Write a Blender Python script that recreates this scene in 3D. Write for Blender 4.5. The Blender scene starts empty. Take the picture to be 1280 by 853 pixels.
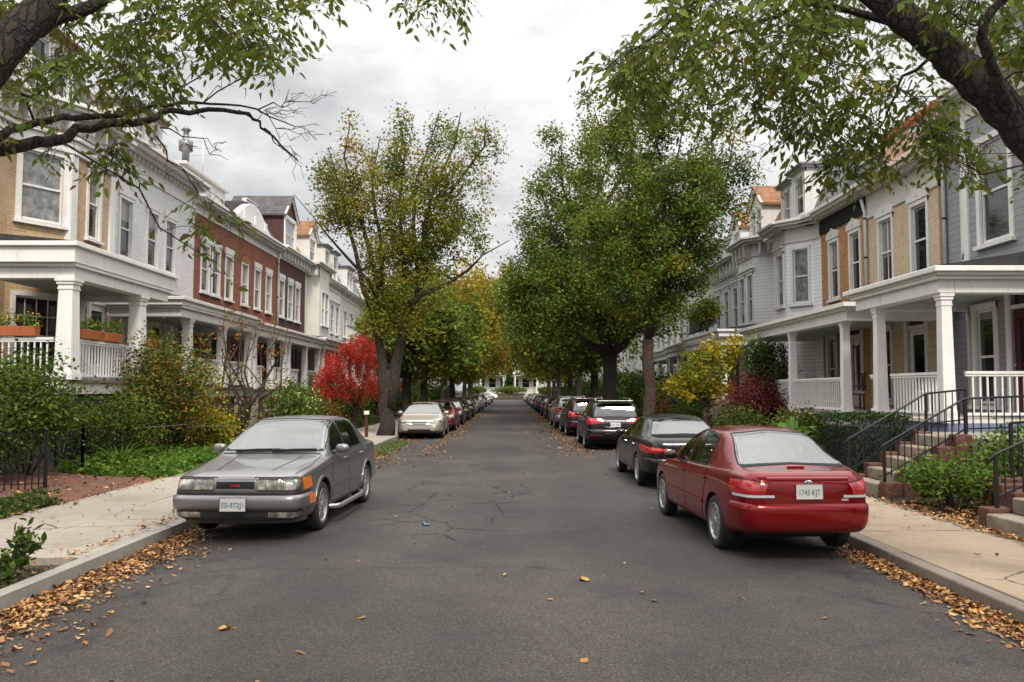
import bpy, bmesh, math, random
import numpy as np
from mathutils import Vector, Matrix
from mathutils.bvhtree import BVHTree
R = math.radians
S = bpy.context.scene
COL = S.collection
rng = random.Random(7)

def link(o, parent=None):
    COL.objects.link(o)
    if parent is not None: o.parent = parent
    return o

def tag(o, label=None, cat=None, group=None, kind=None):
    if label: o['label'] = label
    if cat: o['category'] = cat
    if group: o['group'] = group
    if kind: o['kind'] = kind
    return o

def thing(name, label, cat, loc=(0, 0, 0), rz=0.0, group=None):
    o = bpy.data.objects.new(name, None)
    o.empty_display_size = .2
    COL.objects.link(o)
    o.location = loc; o.rotation_euler = (0, 0, rz)
    return tag(o, label, cat, group)

def kids(o):
    return [c for c in COL.objects if c.parent == o]

def copy_tree(o, parent=None):
    c = o.copy(); COL.objects.link(c)
    if parent is not None: c.parent = parent
    for ch in KIDS(o): copy_tree(ch, c)
    return c

def KIDS(o):
    return list(o.children)

class MB:
    """collects shapes; build() links them as ONE mesh object"""
    def __init__(s): s.v = []; s.f = []; s.sm = []
    def add(s, vs, fs, smooth=False):
        n = len(s.v); s.v += [tuple(v) for v in vs]
        s.f += [tuple(i + n for i in f) for f in fs]; s.sm += [smooth] * len(fs)
        return s
    def box(s, x0, x1, y0, y1, z0, z1):
        vs = [(x0,y0,z0),(x1,y0,z0),(x1,y1,z0),(x0,y1,z0),(x0,y0,z1),(x1,y0,z1),(x1,y1,z1),(x0,y1,z1)]
        return s.add(vs, [(3,2,1,0),(4,5,6,7),(0,1,5,4),(1,2,6,5),(2,3,7,6),(3,0,4,7)])
    def obox(s, c, size, m):
        a, b, d = [x / 2 for x in size]; c = Vector(c)
        vs = [c + m @ Vector(p) for p in [(-a,-b,-d),(a,-b,-d),(a,b,-d),(-a,b,-d),(-a,-b,d),(a,-b,d),(a,b,d),(-a,b,d)]]
        return s.add(vs, [(3,2,1,0),(4,5,6,7),(0,1,5,4),(1,2,6,5),(2,3,7,6),(3,0,4,7)])
    def bar(s, p, q, w, h=None):
        p, q = Vector(p), Vector(q); d = q - p; L = d.length
        if L < 1e-6: return s
        m = d.to_track_quat('X', 'Z').to_matrix()
        return s.obox((p + q) / 2, (L, w, h or w), m)
    def prism(s, poly, axis, a, b):
        """poly in the two other axes (order kept), extruded along axis from a to b"""
        n = len(poly)
        def P(u, v, t): return {'x': (t, u, v), 'y': (u, t, v), 'z': (u, v, t)}[axis]
        vs = [P(u, v, a) for u, v in poly] + [P(u, v, b) for u, v in poly]
        fs = [tuple(range(n))[::-1], tuple(range(n, 2 * n))] + [(i, (i + 1) % n, (i + 1) % n + n, i + n) for i in range(n)]
        return s.add(vs, fs)
    def quad(s, *p): return s.add(p, [tuple(range(len(p)))])
    def tube(s, pts, rad, n=8, caps=True, smooth=True):
        pts = [Vector(p) for p in pts]; k = len(pts)
        if not hasattr(rad, '__len__'): rad = [rad] * k
        vs, fs = [], []
        up = None
        for i, p in enumerate(pts):
            t = (pts[min(i + 1, k - 1)] - pts[max(i - 1, 0)])
            t = t.normalized() if t.length > 1e-9 else Vector((0, 0, 1))
            if up is None:
                up = t.orthogonal().normalized()
            else:
                up = (up - t * up.dot(t))
                up = up.normalized() if up.length > 1e-6 else t.orthogonal().normalized()
            w = t.cross(up)
            for j in range(n):
                a = 2 * math.pi * j / n
                vs.append(p + (up * math.cos(a) + w * math.sin(a)) * rad[i])
        for i in range(k - 1):
            for j in range(n):
                fs.append((i*n+j, i*n+(j+1)%n, (i+1)*n+(j+1)%n, (i+1)*n+j))
        if caps: fs += [tuple(range(n))[::-1], tuple(range((k-1)*n, k*n))]
        return s.add(vs, fs, smooth)
    def lathe(s, prof, n=16, m=None, smooth=True, caps=True):
        """prof [(r, z)]; closed surface of revolution round z, moved by matrix m"""
        m = m or Matrix.Identity(4); k = len(prof)
        vs = [m @ Vector((r * math.cos(2*math.pi*j/n), r * math.sin(2*math.pi*j/n), z)) for r, z in prof for j in range(n)]
        fs = [(i*n+j, i*n+(j+1)%n, (i+1)*n+(j+1)%n, (i+1)*n+j) for i in range(k-1) for j in range(n)]
        if caps: fs += [tuple(range(n))[::-1], tuple(range((k-1)*n, k*n))]
        return s.add(vs, fs, smooth)
    def mesh(s, name='m'):
        me = bpy.data.meshes.new(name)
        me.from_pydata(s.v, [], s.f)
        me.polygons.foreach_set('use_smooth', s.sm)
        me.update(); return me
    def build(s, name, mat, parent=None, loc=None, rz=0.0, bevel=0.0, seg=2):
        me = s.mesh(name); me.materials.append(mat)
        o = bpy.data.objects.new(name, me); link(o, parent)
        if loc is not None: o.location = loc
        o.rotation_euler = (0, 0, rz)
        if bevel:
            b = o.modifiers.new('Bevel', 'BEVEL'); b.width = bevel; b.segments = seg; b.limit_method = 'ANGLE'; b.angle_limit = R(40)
        return o

def obj_from(me, name, parent=None, loc=(0, 0, 0), rz=0.0):
    o = bpy.data.objects.new(name, me); link(o, parent); o.location = loc; o.rotation_euler = (0, 0, rz)
    return o

def np_mesh(name, co, faces, mat, smooth=False):
    """co (N,3); faces (F,k) all of the same k"""
    me = bpy.data.meshes.new(name)
    co = np.asarray(co, dtype=np.float32); faces = np.asarray(faces, dtype=np.int32)
    F, k = faces.shape
    me.vertices.add(len(co)); me.vertices.foreach_set('co', co.ravel())
    me.loops.add(F * k); me.loops.foreach_set('vertex_index', faces.ravel())
    me.polygons.add(F); me.polygons.foreach_set('loop_start', np.arange(0, F * k, k, dtype=np.int32))
    if smooth: me.polygons.foreach_set('use_smooth', np.ones(F, dtype=bool))
    me.materials.append(mat); me.update(); me.validate()
    return me

# ---- camera model, used to carry measurements of the street over into metres
CAM_H, FPX, PITCH, YAW = 1.8, 1050.0, math.atan(61.5 / 1050), math.atan(3.0 / 1050)
_cr = Matrix.Rotation(-YAW, 3, 'Z') @ Matrix.Rotation(PITCH, 3, 'X')
def ray(px, py):
    return _cr @ Vector(((px - 640) / FPX, 1.0, (426.5 - py) / FPX))
def at(px, py, Y):
    d = ray(px, py); t = Y / d.y
    return Vector((d.x * t, Y, CAM_H + d.z * t))
def gd(px, py, z=0.0):
    d = ray(px, py); t = (z - CAM_H) / d.z
    return Vector((d.x * t, d.y * t, z))
# ------------------------------------------------------------------ materials
class NT:
    def __init__(s, name):
        s.m = bpy.data.materials.new(name); s.m.use_nodes = True
        s.t = s.m.node_tree; s.t.nodes.clear()
        s.out = s.n('ShaderNodeOutputMaterial')
    def n(s, typ, **kw):
        nd = s.t.nodes.new(typ)
        for k, v in kw.items(): setattr(nd, k, v)
        return nd
    def l(s, a, b): s.t.links.new(a, b)
    def set(s, sock, v):
        if hasattr(v, 'is_linked') or isinstance(v, bpy.types.NodeSocket): s.l(v, sock)
        else:
            if isinstance(v, (tuple, list)) and len(v) == 3 and sock.type == 'RGBA': v = (*v, 1)
            sock.default_value = v
    def coord(s, kind='Object'): return s.n('ShaderNodeTexCoord').outputs[kind]
    def pos(s): return s.n('ShaderNodeNewGeometry').outputs['Position']
    def noise(s, vec, scale, detail=4, rough=.55, out='Fac'):
        t = s.n('ShaderNodeTexNoise'); s.l(vec, t.inputs['Vector'])
        t.inputs['Scale'].default_value = scale; t.inputs['Detail'].default_value = detail; t.inputs['Roughness'].default_value = rough
        return t.outputs[out]
    def math(s, op, a, b=0.0, c=None, clamp=False):
        t = s.n('ShaderNodeMath', operation=op); t.use_clamp = clamp
        s.set(t.inputs[0], a); s.set(t.inputs[1], b)
        if c is not None: s.set(t.inputs[2], c)
        return t.outputs[0]
    def ramp(s, fac, stops, interp='LINEAR'):
        t = s.n('ShaderNodeValToRGB'); t.color_ramp.interpolation = interp
        e = t.color_ramp.elements
        while len(e) < len(stops): e.new(.5)
        for i, (p, c) in enumerate(stops):
            e[i].position = p; e[i].color = (*c, 1) if len(c) == 3 else c
        s.l(fac, t.inputs[0]); return t.outputs[0]
    def map(s, v, a, b, c=0.0, d=1.0):
        t = s.n('ShaderNodeMapRange'); s.l(v, t.inputs[0])
        for i, x in enumerate((a, b, c, d)): t.inputs[i + 1].default_value = x
        return t.outputs[0]
    def mix(s, fac, a, b, mode='MIX'):
        t = s.n('ShaderNodeMix', data_type='RGBA', blend_type=mode)
        s.set(t.inputs[0], fac); s.set(t.inputs[6], a); s.set(t.inputs[7], b); return t.outputs[2]
    def bump(s, h, strength=.3, dist=.01):
        t = s.n('ShaderNodeBump'); s.l(h, t.inputs['Height']); t.inputs['Strength'].default_value = strength; t.inputs['Distance'].default_value = dist
        return t.outputs[0]
    def pr(s, **kw):
        p = s.n('ShaderNodeBsdfPrincipled')
        for k, v in kw.items():
            s.set(p.inputs[{'color': 'Base Color', 'rough': 'Roughness', 'metal': 'Metallic', 'ior': 'IOR', 'normal': 'Normal', 'coat': 'Coat Weight', 'coatr': 'Coat Roughness', 'spec': 'Specular IOR Level', 'alpha': 'Alpha'}[k]], v)
        return p
    def fin(s, sh): s.l(sh.outputs[0], s.out.inputs[0]); return s.m

def c3(h):
    """#rrggbb as seen -> linear"""
    h = h.lstrip('#'); r = []
    for i in (0, 2, 4):
        v = int(h[i:i+2], 16) / 255; r.append(v / 12.92 if v <= .04045 else ((v + .055) / 1.055) ** 2.4)
    return tuple(r)
def sc(c, k): return tuple(min(1, x * k) for x in c)

M = {}
def paint(name, col, rough=.5, dirt=.5, scale=1.6, bump=.12, dcol=None):
    """brushed house paint with rain dirt and slight unevenness"""
    t = NT(name); v = t.coord()
    n = t.noise(v, scale, 6, .65); n2 = t.noise(v, scale * 9, 4, .6)
    mp = t.n('ShaderNodeMapping'); t.l(v, mp.inputs[0]); mp.inputs['Scale'].default_value = (7, 7, .45); st = t.noise(mp.outputs[0], 1.0, 5, .7)
    d = t.math('ADD', t.math('MULTIPLY', t.map(n, .42, .75), t.map(n2, .3, .75), clamp=True), t.math('MULTIPLY', t.map(st, .52, .75), .6), clamp=True)
    col2 = t.mix(t.math('MULTIPLY', d, dirt), col, dcol or sc(col, .45))
    p = t.pr(color=col2, rough=rough, normal=t.bump(n2, bump, .01))
    M[name] = t.fin(p)
def wallvec(t):
    """texture plane that runs along a wall: (x + y, z)"""
    s = t.n('ShaderNodeSeparateXYZ'); t.l(t.coord(), s.inputs[0])
    c = t.n('ShaderNodeCombineXYZ'); t.l(t.math('ADD', s.outputs[0], s.outputs[1]), c.inputs[0]); t.l(s.outputs[2], c.inputs[1])
    return c.outputs[0], s
def brick(name, c1, c2, mortar, dirt=.5, bump=.5, msize=.012, big=None, noise_amt=.5, streak=.5):
    t = NT(name); v, s = wallvec(t)
    b = t.n('ShaderNodeTexBrick'); t.l(v, b.inputs['Vector'])
    b.inputs['Scale'].default_value = 1; b.inputs['Brick Width'].default_value = .215; b.inputs['Row Height'].default_value = .073
    b.inputs['Mortar Size'].default_value = msize * .55; b.inputs['Mortar Smooth'].default_value = .2; b.inputs['Bias'].default_value = -.1
    b.inputs['Color1'].default_value = (*c1, 1); b.inputs['Color2'].default_value = (*c2, 1); b.inputs['Mortar'].default_value = (*mortar, 1)
    o = t.coord(); n = t.noise(o, .9, 6, .7); n2 = t.noise(o, 14, 4, .6)
    col = t.mix(t.math('MULTIPLY', t.map(n, .45, .8), dirt), b.outputs['Color'], sc(c1, .45))
    col = t.mix(t.math('MULTIPLY', t.map(n2, .35, .75), noise_amt), col, sc(c2, .7), 'MIX')
    mp = t.n('ShaderNodeMapping'); t.l(o, mp.inputs[0]); mp.inputs['Scale'].default_value = (4, 4, .3); st = t.noise(mp.outputs[0], 1.0, 5, .7)
    col = t.mix(t.math('MULTIPLY', t.map(st, .50, .72), streak), col, sc(c1, .5))
    wn = t.noise(o, 5.5, 2, .5); col = t.mix(t.math('MULTIPLY', t.map(wn, .52, .7), .4), col, sc(c2, 1.35))
    if big: col = t.mix(t.map(t.noise(o, .5, 5, .6), .5, .62), col, big)
    h = t.math('ADD', t.math('MULTIPLY', b.outputs['Fac'], -1), t.math('MULTIPLY', n2, .5))
    M[name] = t.fin(t.pr(color=col, rough=.85, normal=t.bump(h, bump, .012)))
def siding(name, col, pitch=.115, dirt=.35, rowv=.18):
    t = NT(name); v, s = wallvec(t)
    fr = t.math('FRACT', t.math('DIVIDE', s.outputs[2], pitch))
    o = t.coord(); n = t.noise(o, 1.4, 6, .65); n2 = t.noise(v, 25, 3, .5)
    row = t.math('FLOOR', t.math('DIVIDE', s.outputs[2], pitch))
    rc = t.n('ShaderNodeTexWhiteNoise', noise_dimensions='1D'); t.l(row, rc.inputs['W'])
    c = t.mix(t.math('MULTIPLY', t.map(n, .4, .8), dirt), col, sc(col, .5))
    c = t.mix(t.math('MULTIPLY', rc.outputs[0], rowv), c, sc(col, .6))
    c = t.mix(t.math('GREATER_THAN', fr, .93), c, sc(col, .32))  # dark lap line: shade under each board put into the colour
    h = t.math('ADD', t.math('MULTIPLY', fr, -1), t.math('MULTIPLY', n2, .05))
    M[name] = t.fin(t.pr(color=c, rough=.55, normal=t.bump(h, .7, .02)))
def plain(name, col, rough=.5, metal=0.0, spec=.5, coat=0.0, var=.0, vs=8, bump=0.0, ior=None):
    t = NT(name); kw = {}
    if var or bump:
        n = t.noise(t.coord(), vs, 5, .6)
        if var: col = t.mix(t.map(n, .3, .7), sc(col, 1 - var), sc(col, 1 + var))
        if bump: kw['normal'] = t.bump(n, bump, .01)
    if ior: kw['ior'] = ior
    M[name] = t.fin(t.pr(color=col, rough=rough, metal=metal, spec=spec, coat=coat, **kw))
def leaf(name, stops, trans=.35, rough=.5, var=.5):
    """each leaf takes its own tint; part of the light passes through"""
    t = NT(name); g = t.n('ShaderNodeNewGeometry')
    cl = t.noise(t.coord(), .55, 3, .5)
    f = t.math('ADD', t.math('MULTIPLY', g.outputs['Random Per Island'], 1 - var), t.math('MULTIPLY', t.map(cl, .3, .7), var))
    stops = [(p, (c[0]*1.7, c[1]*1.8, c[2]*1.15)) for p, c in stops]
    col = t.ramp(f, stops)
    p = t.pr(color=col, rough=min(.75, rough + .12), spec=.14)
    tr = t.n('ShaderNodeBsdfTranslucent'); t.l(t.mix(.5, col, sc(stops[-1][1], 1.3)), tr.inputs[0])
    mx = t.n('ShaderNodeMixShader'); mx.inputs[0].default_value = trans*.7
    t.l(p.outputs[0], mx.inputs[1]); t.l(tr.outputs[0], mx.inputs[2])
    M[name] = t.fin(mx)

def build_materials():
    W = (.76, .755, .73)
    paint('white_trim', W, .5, .5)
    paint('cream_trim', (.68, .65, .58), .45, .4)
    paint('old_white', (.66, .655, .63), .5, .55)
    paint('grey_trim', (.30, .30, .29), .55, .5)
    paint('blue_skirt', (.16, .20, .30), .55, .4)
    paint('pink_stucco', (.56, .36, .27), .8, .4)
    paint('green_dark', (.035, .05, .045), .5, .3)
    paint('rust_red', (.22, .06, .035), .6, .4)
    paint('terracotta', (.42, .12, .04), .75, .4)
    paint('red_door', (.07, .013, .012), .4, .2)
    paint('dark_wood', (.035, .025, .02), .5, .3)
    paint('porch_wood', (.16, .13, .11), .6, .4)
    paint('soffit', (.36, .40, .36), .6, .4)
    brick('tan_brick', c3('#c6a986'), c3('#b08f6b'), c3('#cdb99b'), .3, .6, .02)
    brick('pale_tan_brick', c3('#d2bd9c'), c3('#bfa482'), c3('#d8c9b0'), .25, .6, .02)
    brick('white_brick', (.86, .86, .86), (.80, .80, .805), (.66, .66, .67), .2, 1.0, .02, noise_amt=.12, streak=.2)
    brick('red_brick', c3('#a2513a'), c3('#7d3a29'), c3('#957f72'), .45, .6, .018)
    brick('dark_brick', c3('#55302a'), c3('#44251f'), c3('#6b5f58'), .5, .45)
    brick('orange_brick', c3('#c4894f'), c3('#a3683a'), c3('#c0a47e'), .35, .7, .022)
    brick('step_brick', c3('#6a4033'), c3('#4f2c23'), c3('#5c5048'), .8, .6)
    siding('grey_siding', (.29, .295, .31), .145)
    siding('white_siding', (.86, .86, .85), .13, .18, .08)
    siding('grey_white_siding', (.50, .51, .52), .12, .6)  # grey-white boards, duller and dirtier than the white siding
    # shingles
    for nm, ca, cb in (('slate_shingle', (.045, .045, .05), (.09, .085, .085)), ('brown_shingle', (.16, .075, .035), (.26, .13, .065)), ('grey_shingle', (.13, .135, .14), (.22, .22, .22))):
        t = NT(nm); v, s = wallvec(t)
        b = t.n('ShaderNodeTexBrick'); t.l(v, b.inputs['Vector'])
        for k, x in (('Scale', 1), ('Brick Width', .25), ('Row Height', .13), ('Mortar Size', .008)): b.inputs[k].default_value = x
        b.inputs['Color1'].default_value = (*ca, 1); b.inputs['Color2'].default_value = (*cb, 1); b.inputs['Mortar'].default_value = (*sc(ca, .4), 1)
        n = t.noise(t.coord(), 3, 5); c = t.mix(t.math('MULTIPLY', t.map(n, .4, .7), .5), b.outputs['Color'], sc(cb, 1.2))
        M[nm] = t.fin(t.pr(color=c, rough=.85, normal=t.bump(b.outputs['Fac'], .5, -.02)))
    plain('tin_roof', (.23, .23, .23), .4, .6, var=.3, vs=2, bump=.1)
    plain('black_roof', (.03, .03, .032), .8, var=.4, vs=3)
    plain('iron', (.012, .012, .013), .45, .3, var=.3, vs=30, bump=.15)
    plain('steel', (.45, .45, .45), .35, .9)
    plain('stone', (.22, .185, .14), .85, var=.35, vs=5, bump=.35)
    plain('terrace_stone', (.26, .24, .21), .85, var=.4, vs=3, bump=.4)
    plain('dry_leaf', (.36, .21, .04), .6, var=.3, vs=30)
    plain('plastic_yellow', (.65, .38, .02), .45)
    plain('plastic_blue', (.05, .16, .28), .3, var=.3, vs=20)
    plain('plastic_black', (.018, .018, .019), .5, bump=.1, vs=60)
    plain('dark_void', (.012, .012, .012), .9)
    # window glass: dark room behind, some panes with a pale blind or curtain drawn part way
    t = NT('window_glass'); v = t.coord(); sp = t.n('ShaderNodeSeparateXYZ'); t.l(v, sp.inputs[0])
    rnd = t.n('ShaderNodeObjectInfo').outputs['Random']
    thr = t.map(rnd, 0, 1, -.9, 1.5)
    bl = t.math('GREATER_THAN', sp.outputs[2], thr)
    slat = t.math('FRACT', t.math('MULTIPLY', sp.outputs[2], 18))
    cur = t.mix(t.map(slat, 0, .3), (.10, .10, .095), (.24, .235, .22))
    room = t.ramp(t.noise(v, 1.3, 3), [(.35, (.006, .007, .008)), (.7, (.035, .035, .033))])
    M['window_glass'] = t.fin(t.pr(color=t.mix(bl, room, cur), rough=.04, ior=1.75, normal=t.bump(t.noise(v, 2.2, 2), .06, .02)))
    t = NT('dark_glass'); v = t.coord()
    M['dark_glass'] = t.fin(t.pr(color=t.ramp(t.noise(v, 1.3, 3), [(.35, (.006, .007, .008)), (.7, (.03, .03, .03))]), rough=.05, ior=1.6))
    t = NT('lace_glass'); v = t.coord()
    M['lace_glass'] = t.fin(t.pr(color=t.ramp(t.noise(v, 5, 5), [(.35, (.10, .11, .10)), (.7, (.30, .31, .30))]), rough=.05, ior=1.7))
    # car materials
    def carpaint(nm, c, metal=.5, rough=.32, fleck=.25):
        t = NT(nm); v = t.coord(); n = t.noise(v, 420, 2); d = t.noise(v, 2.2, 6, .65)
        sp = t.n('ShaderNodeSeparateXYZ'); t.l(v, sp.inputs[0])
        low = t.math('MULTIPLY', t.map(sp.outputs[2], .5, .22), t.map(d, .35, .65), clamp=True)   # road dust thrown up along the sills
        col = t.mix(t.map(n, .35, .65), sc(c, 1 - fleck), sc(c, 1 + fleck))
        col = t.mix(t.math('MULTIPLY', low, .55), col, (.10, .09, .075))
        M[nm] = t.fin(t.pr(color=col, rough=t.math('ADD', t.math('MULTIPLY', low, .4), rough), metal=metal, spec=.25, coat=t.math('MULTIPLY', t.math('SUBTRACT', 1, low), .55), coatr=t.map(d, .3, .8, .01, .07)))
    carpaint('car_grey', (.225, .221, .219), .75, .34)
    carpaint('car_red', (.19, .001, .004), .4, .22)
    carpaint('car_black', (.008, .008, .009), .2, .3)
    carpaint('car_charcoal', (.03, .03, .033), .6, .35)
    carpaint('car_maroon', (.025, .012, .013), .4, .35)
    carpaint('car_beige', (.50, .47, .42), .6, .35)
    carpaint('car_silver', (.42, .42, .43), .7, .35)
    carpaint('car_white', (.72, .72, .72), 0, .35, .02)
    carpaint('car_blue', (.03, .05, .09), .5, .35)
    carpaint('car_crimson', (.22, .01, .015), .3, .35)
    for nm, base, tint in (('car_glass', .10, (.62, .66, .64)), ('side_glass', .0, (.50, .54, .52))):
        t = NT(nm); v = t.coord(); fr = t.n('ShaderNodeFresnel'); fr.inputs[0].default_value = 1.65
        bp = t.bump(t.noise(v, 1.6, 3), .04, .05); t.l(bp, fr.inputs[1])
        gl = t.n('ShaderNodeBsdfGlossy'); t.l(t.map(t.noise(v, 5, 5, .7), .4, .8, .0, .07), gl.inputs['Roughness']); t.l(bp, gl.inputs['Normal']); gl.inputs[0].default_value = (.95, .97, .97, 1)
        tr = t.n('ShaderNodeBsdfTransparent'); tr.inputs[0].default_value = (*tint, 1)
        mx = t.n('ShaderNodeMixShader'); bk = t.n('ShaderNodeNewGeometry').outputs['Backfacing']; t.l(t.math('MULTIPLY', t.math('ADD', fr.outputs[0], base, clamp=True), t.math('SUBTRACT', 1, t.math('MULTIPLY', bk, .93))), mx.inputs[0]); t.l(tr.outputs[0], mx.inputs[1]); t.l(gl.outputs[0], mx.inputs[2]); M[nm] = t.fin(mx)
    plain('cabin_trim', (.035, .034, .033), .7, var=.2, vs=20)
    plain('cabin_cloth', (.075, .072, .070), .9, var=.25, vs=30)
    plain('chrome', (.75, .75, .75), .12, 1.0)
    plain('alloy', (.50, .50, .50), .32, .85, var=.15, vs=20)
    t = NT('tyre'); v = t.coord()
    M['tyre'] = t.fin(t.pr(color=t.mix(t.map(t.noise(v, 6, 5), .4, .7), (.012, .012, .012), (.032, .03, .027)), rough=.8))
    plain('lamp_red', (.42, .008, .012), .12, coat=1, var=.35, vs=14)
    plain('lamp_amber', (.72, .16, .012), .2, coat=1, var=.15, vs=40)
    t = NT('lamp_clear'); v = t.coord(); w = t.n('ShaderNodeTexWave', wave_type='BANDS', bands_direction='X'); t.l(v, w.inputs['Vector']); w.inputs['Scale'].default_value = 9
    n = t.noise(v, 9, 4, .6); col = t.ramp(n, [(.3, (.06, .058, .045)), (.5, (.22, .21, .17)), (.68, (.62, .60, .52))])
    M['lamp_clear'] = t.fin(t.pr(color=col, rough=.12, metal=.55, coat=1, normal=t.bump(w.outputs['Fac'], .25, .01)))
    plain('lamp_white', (.55, .55, .55), .15, coat=1)
    plain('plate_white', (.62, .63, .60), .4)
    plain('plate_blue', (.05, .10, .22), .4)
    plain('plate_green', (.04, .10, .06), .4)
    plain('seam', (.006, .006, .006), .7)
    plain('emblem_blue', (.03, .06, .25), .25, .3, coat=1)
    # bark
    for nm, a, b in (('bark', (.020, .015, .012), (.085, .065, .05)), ('bark_brown', (.03, .02, .014), (.12, .085, .06))):
        t = NT(nm); v = t.coord(); mp = t.n('ShaderNodeMapping'); t.l(v, mp.inputs[0]); mp.inputs['Scale'].default_value = (1, 1, .3)
        vo = t.n('ShaderNodeTexVoronoi', feature='DISTANCE_TO_EDGE'); t.l(t.mix(.12, mp.outputs[0], t.noise(v, 6, 4, out='Color')), vo.inputs['Vector']); vo.inputs['Scale'].default_value = 16
        n = t.noise(v, 22, 5, .7); e = t.map(vo.outputs['Distance'], 0, .14)
        col = t.mix(t.math('MULTIPLY', e, n), a, b); col = t.mix(t.map(t.noise(v, 1.3, 4), .55, .75), col, (.06, .07, .035))
        M[nm] = t.fin(t.pr(color=col, rough=.9, normal=t.bump(t.math('ADD', e, t.math('MULTIPLY', n, .7)), .9, .03)))
    # foliage
    G1, G2, G3 = (.016, .032, .008), (.040, .068, .013), (.085, .115, .022)
    leaf('leaf_near', [(0, (.018, .034, .009)), (.5, (.045, .072, .016)), (.9, (.10, .125, .025)), (1, (.15, .13, .03))], .45, .45, .35)
    leaf('leaf_olive', [(0, (.036, .046, .010)), (.4, (.082, .092, .016)), (.78, (.155, .135, .02)), (.93, (.21, .125, .022)), (1, (.20, .075, .018))], .35, .55, .45)
    leaf('leaf_green', [(0, (.013, .030, .010)), (.45, (.044, .072, .017)), (.9, (.105, .130, .026)), (1, (.15, .125, .024))], .32, .5, .4)
    leaf('leaf_gold', [(0, (.055, .075, .014)), (.4, (.12, .125, .018)), (.75, (.20, .155, .022)), (1, (.24, .11, .025))], .4, .5, .5)
    leaf('leaf_scarlet', [(0, (.06, .008, .012)), (.35, (.27, .014, .026)), (.75, (.46, .034, .055)), (1, (.42, .11, .035))], .4, .5, .4)
    leaf('leaf_yellow', [(0, (.045, .07, .010)), (.3, (.16, .15, .016)), (.7, (.34, .25, .018)), (1, (.36, .15, .016))], .4, .5, .4)
    leaf('leaf_lime', [(0, (.035, .055, .010)), (.5, (.10, .105, .016)), (1, (.20, .165, .02))], .4, .5, .5)
    leaf('leaf_burgundy', [(0, (.018, .004, .006)), (.6, (.06, .008, .014)), (1, (.11, .015, .022))], .3, .5, .3)
    leaf('leaf_shrub', [(0, (.009, .019, .006)), (.5, (.026, .044, .011)), (1, (.065, .082, .018))], .3, .5, .3)
    leaf('leaf_dark', [(0, (.006, .012, .006)), (.6, (.016, .028, .011)), (1, (.03, .045, .014))], .25, .35, .3)
    leaf('leaf_bright', [(0, (.02, .045, .010)), (.5, (.05, .095, .018)), (1, (.12, .17, .03))], .35, .45, .3)
    leaf('leaf_rusty', [(0, (.05, .035, .012)), (.5, (.12, .05, .02)), (1, (.28, .08, .025))], .3, .6, .2)
    leaf('leaf_banana', [(0, (.022, .05, .010)), (1, (.065, .11, .022))], .35, .4, .5)
    leaf('petal_white', [(0, (.45, .42, .38)), (1, (.6, .55, .5))], .3, .6, .2)
    leaf('petal_gold', [(0, (.42, .22, .02)), (1, (.55, .36, .03))], .3, .6, .2)
    t = NT('litter'); g = t.n('ShaderNodeNewGeometry')
    M['litter'] = t.fin(t.pr(color=t.ramp(g.outputs['Random Per Island'], [(0, (.04, .02, .010)), (.25, (.14, .058, .022)), (.55, (.29, .125, .038)), (.8, (.40, .21, .065)), (1, (.52, .36, .15))]), rough=.75))
    # asphalt: pale aggregate in worn binder, tar seams, cracks with dirt in them
    t = NT('asphalt'); v = t.pos()
    mp = t.n('ShaderNodeMapping'); t.l(v, mp.inputs[0]); mp.inputs['Scale'].default_value = (1, .28, 1)
    big = t.noise(v, .22, 6, .6); lane = t.noise(mp.outputs[0], .8, 5, .6); mid = t.noise(v, 2.6, 6, .7)
    vo = t.n('ShaderNodeTexVoronoi'); t.l(v, vo.inputs['Vector']); vo.inputs['Scale'].default_value = 120
    sep = t.n('ShaderNodeSeparateColor'); t.l(vo.outputs['Color'], sep.inputs[0])
    fine = t.noise(v, 160, 3, .7)
    base = t.mix(t.map(big, .40, .60), (.031, .0274, .024), (.060, .053, .047))
    base = t.mix(t.math('MULTIPLY', t.map(lane, .45, .68), .5), base, (.074, .066, .059))
    base = t.mix(t.math('MULTIPLY', t.map(mid, .5, .75), .6), base, (.034, .032, .030))
    sx0 = t.n('ShaderNodeSeparateXYZ'); t.l(v, sx0.inputs[0])
    # tyre-polished tracks up each lane, oil drips where cars stand
    trk = t.math('POWER', t.math('ABSOLUTE', t.math('SINE', t.math('ADD', t.math('MULTIPLY', sx0.outputs[0], 2.05), t.math('MULTIPLY', big, 1.2)))), 3)
    base = t.mix(t.math('MULTIPLY', trk, t.map(t.noise(v, .35, 3), .35, .65, .0, .45)), base, (.078, .070, .062))
    oil = t.math('MULTIPLY', t.map(t.math('ABSOLUTE', sx0.outputs[0]), 1.9, 2.7), t.map(t.noise(v, 1.7, 5, .7), .54, .64), clamp=True)
    base = t.mix(t.math('MULTIPLY', oil, .7), base, (.018, .017, .016))
    grit = t.ramp(sep.outputs[0], [(.0, (.35, .35, .35)), (.5, (.8, .8, .8)), (.84, (1.25, 1.22, 1.18)), (1, (2.3, 2.2, 2.1))])
    base = t.mix(1.0, base, grit, 'MULTIPLY')
    base = t.mix(1.0, base, t.ramp(fine, [(.3, (.6, .6, .6)), (.7, (1.35, 1.35, 1.35))]), 'MULTIPLY')
    wob = t.mix(.16, v, t.noise(v, 1.6, 6, .7, 'Color'))
    cr = t.n('ShaderNodeTexVoronoi', feature='DISTANCE_TO_EDGE'); t.l(wob, cr.inputs['Vector']); cr.inputs['Scale'].default_value = .95
    cr2 = t.n('ShaderNodeTexVoronoi', feature='DISTANCE_TO_EDGE'); t.l(wob, cr2.inputs['Vector']); cr2.inputs['Scale'].default_value = .28
    sx = t.n('ShaderNodeSeparateXYZ'); t.l(v, sx.inputs[0])
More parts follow.
